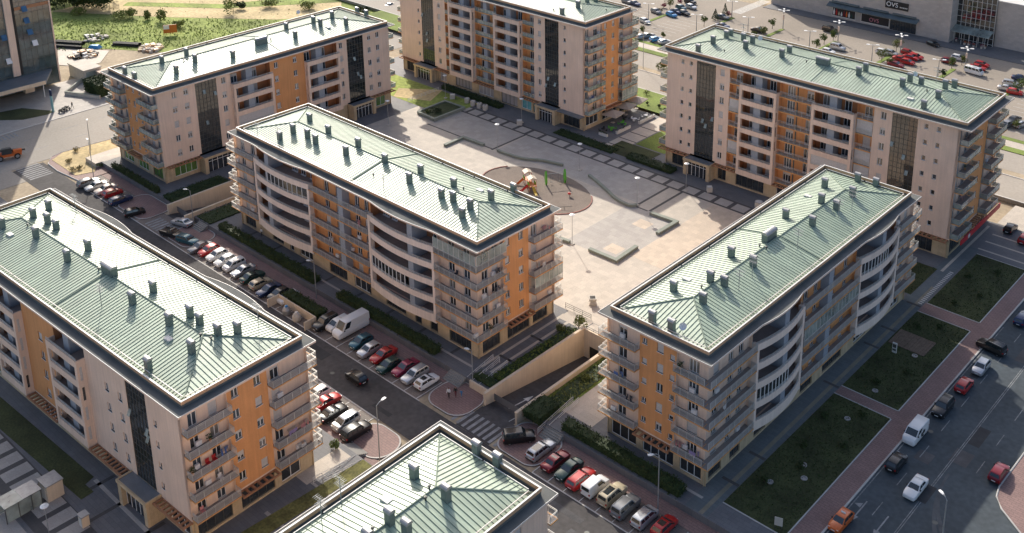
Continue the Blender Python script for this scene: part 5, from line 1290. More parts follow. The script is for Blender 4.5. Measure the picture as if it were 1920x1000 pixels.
for i,(x,y) in enumerate(((-57.5,104),(-55.5,109.5),(-57.2,113.5),(-53,117),(-58,121),(-54,124.5),(-56,133),(-53.5,138),(-57.6,150.5),(-54.5,152.8),(-56,161),(-53.5,166),(-57.4,171),(-54,175.4))):
    bush(x,y,.03,.75,.8,['dark shrub in the lawn nearest the bottom','dark shrub in the middle lawn with the wooden deck','dark shrub in the far lawn beside the paving'][0 if y<127 else (1 if y<156 else 2)],'hedge',110,.16,group='shrubs in the shaded lawns')
# car park trees
for px,py,r,h,m,con,lab in ((1320,46,1.1,3.2,'bush',0,'young leafy tree in the car park left of the conifers'),(1341,34,1.2,3.6,'conifer',1,'dark conifer at the left of the second planted strip'),(1359,28,1.2,4.4,'conifer',1,'taller dark conifer on the second planted strip'),
 (1448,50,1.1,3.3,'bush',0,'young tree left of the lamp post on the third planted strip'),(1431,61,1.5,2.2,'olive',0,'rounded bushy tree on the third planted strip'),(1414,64,.9,1.4,'olive',0,'small rounded tree at the near end of the third planted strip'),
 (1530,88,1.2,3.0,'bush',0,'rounded tree at the near end of the fourth planted strip'),(1545,79,1.1,3.2,'bush',0,'slim tree in the middle of the fourth planted strip'),(1562,72,1.2,3.4,'bush',0,'tree under the lamp post of the fourth planted strip'),
 (1680,94,1.4,4.0,'olive',0,'tall tree beneath the lamp post beside the red cars'),(1653,110,1.9,3.0,'olive',0,'broad bush in front of the white cars left of the red group'),(1669,117,1.2,1.6,'olive',0,'low shrub beside the dark red saloon'),
 (1784,125,1.3,3.2,'bush',0,'tree left of the last lamp post by the minibus'),(1803,118,1.2,3.0,'olive',0,'leafy tree touching the last lamp post'),(1767,142,.9,2.6,'conifer',0,'small dark tree at the near end of the last planted strip'),
 (1913,168,1.9,3.2,'bush',0,'round tree at the right edge of the car park'),(1256,13,1.6,3.6,'olive',0,'yellow green tree in the first flower bed'),(1205,60,.9,2.4,'olive',0,'young tree in front of the silver grey estate at the verge'),(1243,70,.8,2.2,'olive',0,'young tree between bright blue and silver hatchbacks'),(1904,238,1.0,2.2,'olive',0,'young tree in front of the silver estate at the right edge')):
    p = gp(px,py+4,-.1); tree(p.x,p.y,-.1,r,h,lab,m,330,.2,bool(con))
for px,py,m,lab in ((1244,13,'flower','wine red shrub left of the yellow green tree'),(1275,6,'flower','wine red shrub right of the yellow green tree'),(1365,29,'flower','pink flowering shrub beside the taller conifer'),(1237,22,'dark','dark shrub beside the dark grey hatchback')):
    p = gp(px,py+2,-.1); bush(p.x,p.y,-.1,1.1,1.8,lab,m,160,.2)
# dry garden and field plants
for px,py,m,lab in ((130,305,'dry','dry clump in the left of the dry garden'),(142,285,'dry','withered dark shrub by the signpost in the dry garden'),(135,322,'dry','dry grassy tuft at the front of the dry garden'),(148,318,'dry','dry grassy tuft right of the front tuft'),(190,312,'bush','small green bush at the hedge end by the pale paving')):
    p = gp(px,py,ZS+.1); bush(p.x,p.y,ZS+.15,1.0,.9,lab,m,130,.16)
for px,py,r,h,m,lab in ((150,26,3.5,3.2,'bush','bushy shrub at the left of the weedy field'),(226,33,4.5,3.4,'bush','wide dark shrub in the middle of the weedy field'),(248,30,2.5,3.6,'olive','pointed shrub right of the wide dark shrub'),(277,34,1.6,3.6,'bush','narrow sapling in the weedy field'),(301,38,2.6,5.2,'olive','tall sapling above the orange hoarding'),(335,48,3.0,2.6,'bush','low shrub right of the orange hoarding'),(437,22,3.5,6.5,'olive','loose tall tree in the mown field'),(450,14,2.5,3,'dark','dark bush behind the loose tall tree'),(575,14,4,3.5,'bush','dark bush near the roof at the field edge'),(505,10,4,3.2,'olive','spreading bush at the top of the mown field'),(680,22,3,2.6,'dark','dark bush beside the path behind the upper left roof')):
    p = gp(px,py+3,-1); bush(p.x,p.y,-1.05,r*.85,h*.85,lab,'dark' if m=='dark' else 'field',420,.3)
for i,(px,py) in enumerate(((105,8),(122,10),(140,8),(158,10),(176,9),(192,11),(206,9),(113,-4),(150,-5),(185,-4))):
    p = gp(px,py+8,-1); tree(p.x,p.y,-1.05,5.2,8.0,'dense dark tree in the grove beside the glass tower','hedge',620,.55,group='grove of dark trees beside the glass tower',name='grove_tree')
g = MB(); rg = random.Random(3)     # weeds of the field, one mass
for _ in range(7000):
    px, py = rg.uniform(95,680), rg.uniform(2,100)
    if py > 97-.03*(px-95) or py < 36+.004*(px-95) and rg.random() < .97: continue
    p = gp(px,py,-1.05); leaves(g,(p.x,p.y,-.98+rg.random()*.2),.30,rg)
props(g.obj('field_weeds',leafmat('weed_leaf',(.22,.27,.06))),'tall weeds and grass covering the field behind the upper left block','weeds',kind='stuff')
g = MB()
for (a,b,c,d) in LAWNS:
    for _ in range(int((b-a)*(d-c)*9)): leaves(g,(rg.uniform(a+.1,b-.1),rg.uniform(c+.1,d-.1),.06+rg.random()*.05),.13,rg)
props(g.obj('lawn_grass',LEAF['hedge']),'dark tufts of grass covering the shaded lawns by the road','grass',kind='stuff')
# ---------------------------------------------------------------- walls, steps, railings
def wallbox(name,label,cat,rects,m,cope=None):
    t = thing(name,label,cat,(0,0,0)); g = MB()
    for a,b,c,d,z0,z1 in rects: g.box(ID,a,b,c,d,z0,z1)
    g.obj('wall',m,t)
    if cope:
        g = MB()
        for a,b,c,d,z0,z1 in rects: g.box(ID,a-.05,b+.05,c-.05,d+.05,z1,z1+.08)
        g.obj('coping',cope,t)
    return t
wallbox('retaining_wall','tall cream wall on the left side of the near garage ramp','wall',[(-97.35,-96.985,92.0,114.3,-5,.85)],M['cream'],M['cream'])
wallbox('retaining_wall','cream wall on the right side of the near garage ramp','wall',[(-91.015,-90.65,92.0,114.3,-5,.75)],M['cream'],M['cream'])
t = wallbox('retaining_wall','cream end wall over the garage mouth of the near ramp','wall',[(-97,-91,114.0,114.3,-1.9,.85),(-97,-95.9,114.01,114.31,-5,-1.9),(-92,-91,114.01,114.31,-5,-1.9)],M['cream'])
g = MB(); g.box(ID,-95.9,-92,114.2,114.25,-5,-1.9); g.obj('garage_door',M['dark'],t)  # near-black panel standing for the unlit garage opening, its shade painted in
wallbox('retaining_wall','low cream planter wall facing the brick island with three walkers','wall',[(-101.7,-97.4,93.3,93.6,-1.05,.25)],M['cream'])
wallbox('retaining_wall','tall pale wall on the left side of the far garage ramp','wall',[(-186.4,-185.985,92.0,112,-5,.85)],M['cream'],M['cream'])
wallbox('retaining_wall','pale wall on the right side of the far garage ramp','wall',[(-179.915,-179.55,92.0,112,-5,.75)],M['cream'],M['cream'])
wallbox('retaining_wall','pale end wall of the far garage ramp','wall',[(-186.0,-179.9,111.7,112,-5,.85)],M['cream'])
wallbox('bin_enclosure','pale low walled enclosure for bins between the parked cars','enclosure',[(-142.9,-132.4,88.0,88.2,ZS,ZS+1.5),(-142.9,-142.7,85.9,88.0,ZS,ZS+1.5),(-132.6,-132.4,85.9,88.0,ZS,ZS+1.5)],M['cream'])
def steps(x,y,w,rz,label,n=6,dz=1.05,run=.32,m=None,z=0):
    t = thing('steps',label,'steps',(x,y,z),rz); g = MB()
    for i in range(n): g.box(ID,-w/2,w/2,-run*(i+1),-run*i+.02*(i>0),-dz,-dz*(i+1)/(n+1)+.0)
    g.obj('tread',m or mat('step_stone',(.26,.25,.23),.85,var=.12),t); return t
def handrail(pts,label,h=1.0,lines_=(1.0,.66,.33),m=None):
    t = thing('handrail',label,'railing',pts[0]); g = MB(); o = Vector(pts[0])
    q = [Vector(p)-o for p in pts]
    for hh in lines_: g.tube([p+Vector((0,0,hh)) for p in q],.04,5)
    g.obj('rail',m or M['white'],t); g = MB()
    for a,b in zip(q[:-1],q[1:]):
        n = max(1,int((b-a).length/1.4))
        for i in range(n+1): p = a+(b-a)*i/n; g.tube([p,p+Vector((0,0,h))],.035,5)
    g.obj('post',m or M['white'],t); return t
steps(-104.6,94.0,3.4,0,'broad pale steps up to the central block beside the street lamp')
steps(-85.0,94.0,3.2,0,'stone steps beside the slope up to the right block')
steps(-103.3,72.3,3.2,math.pi,'pale sunlit steps down from the front block to the brick corner')
steps(-176,93.9,3.0,0,'dark steps up to the central block beside the far ramp')
handrail([(-102.8,93.9,-1.0),(-102.8,99.4,0)],'white handrail of the ramp up to the central block, left one')
handrail([(-101.6,93.9,-1.0),(-101.6,99.6,0)],'white handrail of the ramp up to the central block, middle one')
handrail([(-100.2,93.9,-1.0),(-100.2,99.8,0)],'white handrail of the ramp up to the central block, next to the shrubs')
handrail([(-86.9,92.3,-1.0),(-86.9,99.8,0)],'long white handrail beside the slope to the right block')
handrail([(-86.2,93.9,-1.0),(-86.2,100.2,0)],'second white handrail nearer the stone steps of the right block')
handrail([(-101.6,72.2,-1.0),(-101.4,65.2,0)],'grey handrail beside the sunlit steps of the front block')
handrail([(-100.4,72.2,-1.0),(-100.4,66.0,0)],'grey handrail along the planted bed of the front block')
handrail([(-96.9,114.6,0),(-91,114.6,0),(-91,116.4,0)],'railing on the plaza edge above the near garage mouth',m=M['mullion'])
handrail([(-104.0,117.5,0),(-98.5,117.6,0)],'dark railing at the plaza edge near the concrete tub',m=M['mullion'])
handrail([(-193.8,160.3,0),(-193.8,170.5,0)],'pale railing between the dry bed and the plaza',m=M['rail'])
# ---------------------------------------------------------------- plaza furniture
STONEG = mat('green_stone',(.23,.25,.21),.8,var=.15)
def lowwall(label,pts,w=.5,h=.45,z=0,m=None,name='bench_wall',cat='low wall'):
    t = thing(name,label,cat,(pts[0][0],pts[0][1],z)); g = MB(); c = MB(); n = len(pts); P = [Vector((p[0]-pts[0][0],p[1]-pts[0][1],0)) for p in pts]; off = []
    for i in range(n):
        d1 = (P[i]-P[i-1]).normalized() if i else (P[1]-P[0]).normalized(); d2 = (P[i+1]-P[i]).normalized() if i < n-1 else d1
        d = (d1+d2).normalized(); k = 1/max(.5,d.dot(d1)); off.append(Vector((-d.y,d.x,0))*w/2*k)
    for i in range(n-1):
        for mb,ww,z0,z1 in ((g,1,0,h),(c,1.15,h,h+.1)):
            a,b,e,f = P[i]-off[i]*ww,P[i+1]-off[i+1]*ww,P[i+1]+off[i+1]*ww,P[i]+off[i]*ww
            mb.add([(q.x,q.y,zz) for zz in (z0,z1) for q in (a,b,e,f)],[(0,1,5,4),(1,2,6,5),(2,3,7,6),(3,0,4,7),(4,5,6,7)])
    g.obj('wall',m or STONEG,t); c.obj('seat',STONEG,t); return t
def smooth(pts,k=5):
    out = []; n = len(pts)
    for i in range(n-1):
        p0,p1,p2,p3 = pts[max(i-1,0)],pts[i],pts[i+1],pts[min(i+2,n-1)]
        for j in range(k):
            t = j/k; out.append(tuple(.5*((2*p1[q])+(-p0[q]+p2[q])*t+(2*p0[q]-5*p1[q]+4*p2[q]-p3[q])*t*t+(-p0[q]+3*p1[q]-3*p2[q]+p3[q])*t**3) for q in (0,1)))
    return out+[pts[-1]]
lowwall('wavy low bench wall nearer the tall top block',smooth([(-156.6,154.3),(-154.5,154.2),(-149.4,154.8),(-145.7,156.8),(-140.6,158.1)]))
lowwall('wavy low bench wall curving past the playground to a lamp',smooth([(-133.2,158.0),(-129.9,156.8),(-126,155.1),(-122.2,153.4),(-118.5,152.9),(-117.4,154.0)]))
lowwall('angled low bench wall on the sunny left part of the plaza',[(-167.3,148.3),(-167.4,154.1),(-160.9,154.3)],.7)
lowwall('angled low bench wall at the edge of the long shadow on the plaza',[(-113.3,153.1),(-107.3,153.4),(-107.4,147.4)],.7)
lowwall('right angled low bench wall around a pale square in the sunny plaza',[(-113.2,134.5),(-107.0,134.6),(-107.3,141.0)],.7)
lowwall('straight low bench wall beside the front plaza lamp',[(-124.5,133.6),(-117.6,134.1)],.6)
t = lowwall('raised square planting bed at the left of the plaza',[(-186.3,157),(-180,156.6),(-180,166.2),(-186.6,166),(-186.3,157)],.5,.6,name='planting_bed',cat='planter')
g = MB(); g.box(ID,.3,6.0,-.1,8.9,0,.5); g.obj('soil',LEAF['dark'],t)
bush(-183,160,.5,1.6,.9,'dark low bush in the raised square bed','dark',240); bush(-184.6,158.4,.5,1.0,.6,'yellow low plants at the sunny corner of the square bed','olive',160)
def plazalamp(x,y,label,h=5.8,base=True):
    t = thing('plaza_lamp',label,'lamp post',(x,y,0),0,'lamp posts on the plaza'); g = MB(); g.tube([(0,0,0),(0,0,h)],.055,7,.045); g.obj('pole',M['lampgrey'],t)
    g = MB(); g.lathe([(.03,0),(.18,.1),(.5,.22),(.5,.28),(.1,.42)],(0,0,h),16); g.obj('lamp_head',M['lampwhite'],t)
    if base: g = MB(); g.box(ID,-.35,.35,-.35,.35,0,.16); g.obj('base',M['concrete'],t)
for x,y,lab in ((-157.3,155,'plaza lamp at the left end of the first wavy bench wall'),(-136.7,159.1,'plaza lamp between the two wavy bench walls'),(-117.5,154.2,'plaza lamp at the right end of the second wavy bench wall'),(-117.1,134.2,'plaza lamp in full sun with a long thin shadow near the central block'),(-114,166,'plaza lamp in front of the upper right block'),(-186.4,148,'plaza lamp behind the ridge of the central block at the left'),(-188.9,168.3,'plaza lamp beside the concrete cube at the left end of the paved squares'),(-163.8,169.6,'plaza lamp with a yellow notice before the turquoise shop')):
    plazalamp(x,y,lab)
def street_lamp(x,y,z,h,label,dx,dy,arm=1.0,name='street_lamp'):
    t = thing(name,label,'street lamp',(x,y,z)); g = MB(); g.tube([(0,0,0),(0,0,h*.6),(0,0,h),(dx*arm*.5,dy*arm*.5,h+.25),(dx*arm,dy*arm,h+.3)],.085,7,.045); g.obj('pole',M['lampgrey'],t)
    g = MB(); a = math.atan2(dy,dx); c,s_ = math.cos(a),math.sin(a)
    T = lambda u,o,zz: (dx*arm+c*u-s_*o,dy*arm+s_*u+c*o,h+.3+zz)
    g.add([T(u,o*w_,zz) for u,w_,zz in ((-.1,.10,.0),(.25,.2,.06),(.7,.17,.02)) for o in (-1,1)]+[T(u,o*w_*.8,zz) for u,w_,zz in ((-.1,.10,-.08),(.25,.2,-.1),(.7,.17,-.06)) for o in (-1,1)],[(0,1,3,2),(2,3,5,4),(6,8,9,7),(8,10,11,9),(0,2,8,6),(2,4,10,8),(1,7,9,3),(3,9,11,5),(4,5,11,10),(0,6,7,1)]); g.obj('lamp_head',M['lampwhite'],t)
street_lamp(-99.1,74.2,ZS,9.0,'tall street lamp on the round brick corner at the front block',-.1,1)
street_lamp(-65.8,92.0,ZS,8.2,'street lamp at the hedge of the right block above the last red car',-.6,-.8,.8)
street_lamp(-138.9,92.9,ZS,7.0,'street lamp at the long hedge left of the tall white van',-.8,-.6,.6)
street_lamp(-177.7,92.6,ZS,7.6,'street lamp beside the far garage ramp',-.8,-.5,.7)
street_lamp(-213.7,90.2,ZS,8.0,'street lamp in the dry garden behind the upper left parked cars',-1,.2,.8)
street_lamp(-101.4,93.7,ZS,6.2,'street lamp at the handrails of the central block',-.9,-.4,.5)
p = gp(1776,934,8.6); street_lamp(p.x,p.y,-.12,8.4,'street lamp standing in the road junction at the lower right',-.9,.5,.7)
street_lamp(-165.1,218.2,-.05,12.5,'very tall slim lamp on the verge between the two tall blocks',.8,.4,1.2)
p = gp(168,266,ZS+8); street_lamp(-227.8,96.4,ZS+.1,6.5,'thin dark lamp post left of the upper left block',-.8,.4,.6)
def mast(px,py,topy,label,heads=4):
    p = gp(px,py,-.05); hs = [i*.25 for i in range(20,90)]; h = min(hs,key=lambda q:abs(fwdp(p.x,p.y,q)[1]-topy))
    t = thing('lamp_mast',label,'lamp post',(p.x,p.y,-.05),0,'lamp posts of the car park'); g = MB(); g.tube([(0,0,0),(0,0,h)],.14,8,.08); g.obj('pole',M['lampgrey'],t)
    for i in range(heads):
        a = i*2*math.pi/heads+.5; g = MB(); c,s_ = math.cos(a),math.sin(a); T = lambda u,o,zz: (c*u-s_*o,s_*u+c*o,h+zz)
        g.box(T,.1,1.5,-.05,.05,-.05,.05); g.box(T,.8,1.7,-.26,.26,-.02,.12); g.obj('lamp_head',M['lampwhite'],t)
    g = MB(); g.tube([(.0,0,h*.5),(0,0,h*.75)],.26,8); 
    if heads == 4: g.obj('banner',M['beige'],t)
mast(1468,54,20,'lamp mast at the far end of the third planted strip'); mast(1571,77,42,'lamp mast at the far end of the fourth planted strip'); mast(1687,105,66,'lamp mast beside the red cars'); mast(1810,126,91,'lamp mast beside the white minibus')
mast(1305.5,58,28,'slim car park lamp just above the left roof corner of the upper right block',2); mast(1215.8,38,7,'slim car park lamp beside the silver hatchback at the left',2); mast(1372,32,3,'slim car park lamp right of the conifers',2); mast(1402,63,49,'short car park lamp right of centre behind the roof',2); mast(1517,90,71,'short car park lamp behind the middle of the roof',2); mast(1634,117,98,'short car park lamp left of the red cars',2); mast(1758,146,123,'short car park lamp behind the roof near the minibus',2)
# playground
PLAS = {k:mat('plastic_'+k,c,.45,var=.05) for k,c in dict(orange=(.55,.16,.03),green=(.10,.40,.03),red=(.5,.04,.03),white=(.58,.50,.40),yellow=(.6,.42,.05)).items()}
t = thing('climbing_frame','orange and green playground climbing frame with slides','climbing frame',(-139.4,146.4,.03),R(-30)); t.scale = (.86,.86,.86)
for i,(ox,c) in enumerate(((-1.9,'red'),(1.9,'orange'))):
    g = MB()
    for sx in (-1,1):
        for sy in (-1,1): g.tube([(ox+sx*.8,sy*.8,0),(ox+sx*.8,sy*.8,3.0)],.07,6)
    g.obj('post',PLAS[c],t); g = MB(); g.box(ID,ox-.95,ox+.95,-.95,.95,1.1,1.22); g.obj('deck',PLAS['orange'],t)
    g = MB(); g.box(ID,ox-.8,ox+.8,-.86,-.8,1.25,2.0); g.obj('panel',PLAS['green'],t); g = MB(); g.box(ID,ox-.8,ox+.8,.8,.86,1.25,2.0); g.obj('panel',PLAS['green'],t)
    g = MB(); g.add([(ox-1,-1,3.0),(ox+1,-1,3.0),(ox+1,1,3.0),(ox-1,1,3.0),(ox-1,0,3.5),(ox+1,0,3.5)],[(0,1,5,4),(2,3,4,5),(0,4,3),(1,2,5),(0,3,2,1)]); g.obj('roof',PLAS['white'],t)
g = MB(); g.box(ID,-1,1,-.5,.5,1.15,1.25); g.obj('bridge',PLAS['orange'],t)
for ox,sy,c in ((2.9,0,'yellow'),(-1.9,-1,'orange'),(1.9,-1,'red')):
    g = MB(); d = Vector((1,0,0)) if sy==0 else Vector((.25,-1,0)).normalized(); s0 = Vector((ox,-.9 if sy else 0,1.2)); n_ = Vector((-d.y,d.x,0))
    pts = [s0+d*q+Vector((0,0,-zz)) for q,zz in ((0,0),(.8,.45),(1.7,.95),(2.6,1.05))]
    for a,b in zip(pts[:-1],pts[1:]):
        g.quad(a-n_*.3,b-n_*.3,b+n_*.3,a+n_*.3)
        for s_ in (-1,1): g.quad(a+n_*.3*s_,b+n_*.3*s_,b+n_*.3*s_+Vector((0,0,.25)),a+n_*.3*s_+Vector((0,0,.25)))
    g.obj('slide',PLAS[c],t)
t = thing('swing','green playground swing with leaf shaped ends and a steel beam','swing',(-136.2,150.8,.03),R(55))
for sx in (-1,1):
    g = MB(); g.add([*[(sx*2.0+q,a,b) for q in (-.14,.14) for a,b in ((-.25,0),(.25,0),(.85,1.0),(.55,2.5),(0,3.1),(-.55,2.5),(-.85,1.0))]],[tuple(range(7)),tuple(range(13,6,-1))]+[(i,(i+1)%7,7+(i+1)%7,7+i) for i in range(7)]); g.obj('end_panel',PLAS['green'],t)
g = MB(); g.tube([(-2,0,2.3),(2,0,2.3)],.07,6); g.obj('beam',M['steel'],t)
for sx in (-.9,.9):
    g = MB(); g.tube([(sx-.2,0,2.3),(sx-.2,0,.5)],.012,4); g.tube([(sx+.2,0,2.3),(sx+.2,0,.5)],.012,4); g.box(ID,sx-.25,sx+.25,-.12,.12,.45,.5); g.obj('seat',M['black'],t)
t = thing('spring_rider','small red and white spring rider on the playground','playground toy',(-130.2,148.4,.03)); g = MB(); g.tube([(.12*math.cos(i*.9),.12*math.sin(i*.9),.02*i) for i in range(22)],.025,5); g.obj('spring',M['steel'],t); g = MB(); g.lathe([(.05,0),(.35,.08),(.42,.25),(.2,.45),(.05,.5)],(0,0,.42),10); g.obj('body',PLAS['red'],t); g = MB(); g.lathe([(.03,0),(.2,.1),(.15,.3),(.03,.35)],(.35,.1,.6),8); g.obj('head',PLAS['white'],t)
t = thing('seesaw','thin steel seesaw on the playground floor','seesaw',(-127.4,143.6,.03),R(40)); g = MB(); g.tube([(-1.6,0,.35),(1.6,0,.6)],.05,6); g.tube([(0,-.3,0),(0,0,.5),(0,.3,0)],.05,6); g.obj('beam',M['mullion'],t); g = MB(); g.tube([(-1.3,-.25,.75),(-1.3,.25,.75)],.03,5); g.tube([(1.3,-.25,.95),(1.3,.25,.95)],.03,5); g.obj('handle',M['mullion'],t)
# tubs, kiosks, cafe
for i,(px,py) in enumerate(((876,193),(887,198),(899,202),(910,206))):
    p = gp(px,py,0); t = thing('concrete_tub','round grey concrete tub, %s from the left in its row of four' % ('first','second','third','last')[i],'planter',(p.x,p.y,0),0,'four round tubs on the plaza'); g = MB(); g.lathe([(.62,0),(.66,.2),(.66,1.15),(.55,1.25)],(0,0,0),18); g.obj('tub',M['concrete'],t); g = MB(); g.lathe([(.56,1.22),(.05,1.27)],(0,0,0),18); g.obj('lid',M['white' if i<2 else 'dark'],t)
for x,y,s_,lab in ((-101.4,121.4,.8,'waisted concrete planter in the sun near the plaza steps'),(-110.2,168.9,.75,'pale concrete cube beside the plaza lamp before the upper right block'),(-99.1,169.8,.8,'round white tub near the roof edge of the right block'),(-187.4,169.3,.9,'pale concrete cube at the left end of the plaza'),(-163.4,168.4,.9,'grey concrete cube under the lamp before the turquoise shop')):
    t = thing('concrete_planter',lab,'planter',(x,y,0)); g = MB(); k = 4 if 'tub' not in lab else 16; g.lathe([(s_*1.1,0),(s_*1.1,.3),(s_*.7,.55),(s_*1.1,.95),(s_*1.1,1.25)] if 'waist' in lab else [(s_,0),(s_,1.1)],(0,0,0),k); g.obj('tub',M['concrete'],t); g = MB(); g.lathe([(s_*.8,1.26 if 'waist' in lab else 1.11),(.05,1.32 if 'waist' in lab else 1.14)],(0,0,0),k); g.obj('soil',M['dark'] if 'waist' in lab else M['white'],t)
for x,y,w_,h_,lab in ((-125.0,42.0,2.3,2.3,'larger beige utility kiosk with a metal lid beside the glass stair cover'),(-116.8,42.3,1.0,1.5,'small beige utility kiosk near the block entrance')):
    t = thing('utility_kiosk',lab,'kiosk',(x,y,0),.037); g = MB(); g.box(ID,-w_/2,w_/2,-w_*.45,w_*.45,0,h_); g.obj('body',M['cream'],t); g = MB(); g.box(ID,-w_/2-.1,w_/2+.1,-w_*.45-.1,w_*.45+.1,h_,h_+.14); g.obj('lid',M['duct'],t); g = MB(); g.box(ID,-w_*.3,w_*.3,-w_*.45-.03,-w_*.45-.002,.1,h_*.8); g.obj('door',M['white'],t)
t = thing('stair_cover','glass and steel cover over basement stairs in the lower left paving','stair cover',(-125.3,38.4,0),.037); g = MB()
for x in (-1.2,1.2):
    for y in (-2.4,-.8,.8,2.0): g.box(ID,x-.05,x+.05,y-.05,y+.05,0,2.2)
    g.box(ID,x-.051,x+.051,-2.4,2.0,2.2,2.3)
g.obj('frame',M['mullion'],t)
for x in (-1.2,1.2): g = MB(); g.box(ID,x-.015,x+.015,-2.3,1.9,.1,2.15); g.obj('pane',M['railglass'],t)
g = MB(); g.box(ID,-1.35,1.35,-2.5,-.2,2.31,2.37); g.obj('glass_roof',M['railglass'],t); g = MB(); g.box(ID,-1.3,1.3,-.19,2.1,2.31,2.36); g.obj('metal_roof',M['duct'],t)
p = gp(132,985,0); plazalamp(-118.2,38.6,'short lamp with bluish head at the lower left between the kiosks',4.2,False)
CANVAS = mat('parasol_canvas',(.42,.36,.30),.9,var=.06)
for i,(px,py,lab) in enumerate(((1149,222,'cafe parasol nearest the plaza'),(1173,207,'middle one of three cafe parasols'),(1193,196,'cafe parasol farthest from the plaza'))):
    p = gp(px,py+8,0); t = thing('parasol','square grey brown '+lab,'parasol',(p.x,p.y,0),R(8),'cafe parasols beside the tall top block'); g = MB(); g.tube([(0,0,0),(0,0,3.0)],.05,6); g.obj('pole',M['mullion'],t)
    g = MB(); a = 2.1; g.add([(-a,-a,2.35),(a,-a,2.35),(a,a,2.35),(-a,a,2.35),(0,0,3.15),(-a,-a,2.18),(a,-a,2.18),(a,a,2.18),(-a,a,2.18)],[(0,1,4),(1,2,4),(2,3,4),(3,0,4),(0,5,6,1),(1,6,7,2),(2,7,8,3),(3,8,5,0)]); g.obj('canopy',CANVAS,t); g = MB(); g.box(ID,-.4,.4,-.4,.4,0,.1); g.obj('base',M['concrete'],t)
for i,(x,y,c,lab) in enumerate(((-146.0,178.2,'dark','dark cafe table near the first parasol'),(-144.8,180.0,'green','green cafe table under the first parasol'),(-145,184.0,'green','green cafe table between the parasols'),(-144.2,187.8,'white','white cafe table under the middle parasol'),(-143.6,191.2,'white','white cafe table at the far end of the cafe terrace'),(-146.4,187,'dark','dark cafe table at the shop wall'))):
    mm = {'dark':M['black'],'green':PLAS['green'],'white':M['pvc']}[c]; t = thing('cafe_table',lab,'table',(x,y,0)); g = MB(); g.lathe([(.5,.72),(.5,.76)],(0,0,0),14); g.obj('table_top',mm,t); g = MB(); g.tube([(0,0,0),(0,0,.72)],.04,6); g.lathe([(.28,0),(.28,.04)],(0,0,0),10); g.obj('leg',M['mullion'],t)
    for k in range(3):
        a = k*2.1+i; ch = thing('cafe_chair','cafe chair pulled up to a table under the parasols','chair',(x+.85*math.cos(a),y+.85*math.sin(a),0),a+math.pi,'chairs of the cafe'); g = MB(); g.box(ID,-.22,.22,-.22,.22,.42,.47); g.obj('seat',mm,ch); g = MB(); g.box(ID,-.24,-.2,-.22,.22,.47,.9); g.obj('backrest',mm,ch)
        for sx in (-1,1):
            for sy in (-1,1): g = MB(); g.tube([(sx*.19,sy*.19,0),(sx*.19,sy*.19,.42)],.02,4); g.obj('leg',M['mullion'],ch)
for x,y,rz,ln,lab in ((-142.7,181.5,90,5,'long white planter box along the near half of the cafe terrace'),(-142.4,190.0,90,6,'long pale planter box along the far half of the cafe terrace'),(-144.4,176.3,0,2.4,'white planter box at the plaza end of the cafe terrace')):
    t = thing('planter_box',lab,'planter',(x,y,0),R(rz)); g = MB(); g.box(ID,-ln/2,ln/2,-.25,.25,0,.7); g.obj('box',M['white'],t); g = MB(); rr = random.Random(int(x)); 
    for _ in range(90): leaves(g,(rr.uniform(-ln/2,ln/2),rr.uniform(-.2,.2),.75+rr.random()*.2),.12,rr)
    g.obj('plants',LEAF['hedge'],t)
for i,x in enumerate((-139.2,-136.4)):
    p = (x+.5,86.8,ZS); t = thing('recycling_bell',('grey recycling bell with blue lid in the bin enclosure','white striped recycling bell in the bin enclosure')[i],'bin',p); g = MB(); g.lathe([(.6,.0),(.75,.3),(.72,.9),(.45,1.35),(.1,1.5)],(0,0,0),16); g.obj('body',M['duct'] if i==0 else M['concrete'],t); g = MB(); g.lathe([(.3,1.36),(.26,1.62),(.05,1.68)],(0,0,0),12); g.obj('lid',PAINT['sky'] if i==0 else M['white'],t)
t = thing('wooden_deck','flat wooden deck lying in the middle lawn by the road','deck',(-56.4,146,.05)); g = MB(); 
for i in range(14): g.box(ID,-2.9+.42*i,-2.9+.42*i+.39,-2.3,2.3,0,.1)
g.obj('boards',mat('grey_brown_boards',(.17,.12,.085),.9,var=.25,scale=1.5),t)
t = thing('information_pillar','small white information pillar at the edge of the wooden deck','sign',(-57.4,141.8,.03)); g = MB(); g.box(ID,-.35,.35,-.1,.1,0,1.7); g.obj('panel',M['white'],t); g = MB(); g.box(ID,-.28,.28,-.12,-.101,.9,1.5); g.obj('notice',M['mullion'],t); g = MB(); g.box(ID,-.28,.28,-.12,-.101,.35,.7); g.obj('notice',M['mullion'],t)
for x,y,lab in ((-54.6,143.0,'manhole ring in the lawn beside the wooden deck'),(-55.3,131.0,'manhole ring in the middle lawn near its front'),(-55.4,122.6,'manhole ring at the far end of the front lawn'),(-55.3,110.2,'manhole ring in the middle of the front lawn'),(-54.0,108.0,'flat manhole beside the ring in the front lawn'),(-57.0,104.5,'manhole ring near the front of the nearest lawn')):
    t = thing('manhole',lab,'manhole',(x,y,.03)); g = MB(); g.lathe([(.45,0),(.45,.1),(.3,.1),(.3,.02)],(0,0,0),16); g.obj('ring',M['duct'],t)
t = thing('sign_board','small pale sign board standing in the lawn at the bottom edge','sign',(gp(1459,992,0).x,gp(1459,992,0).y,0),R(20)); g = MB(); g.box(ID,-.5,.5,-.04,.04,.5,1.7); g.obj('board',M['concrete'],t); 
for sx in (-.4,.4): g = MB(); g.tube([(sx,0,0),(sx,0,.5)],.04,5); g.obj('post',M['mullion'],t)
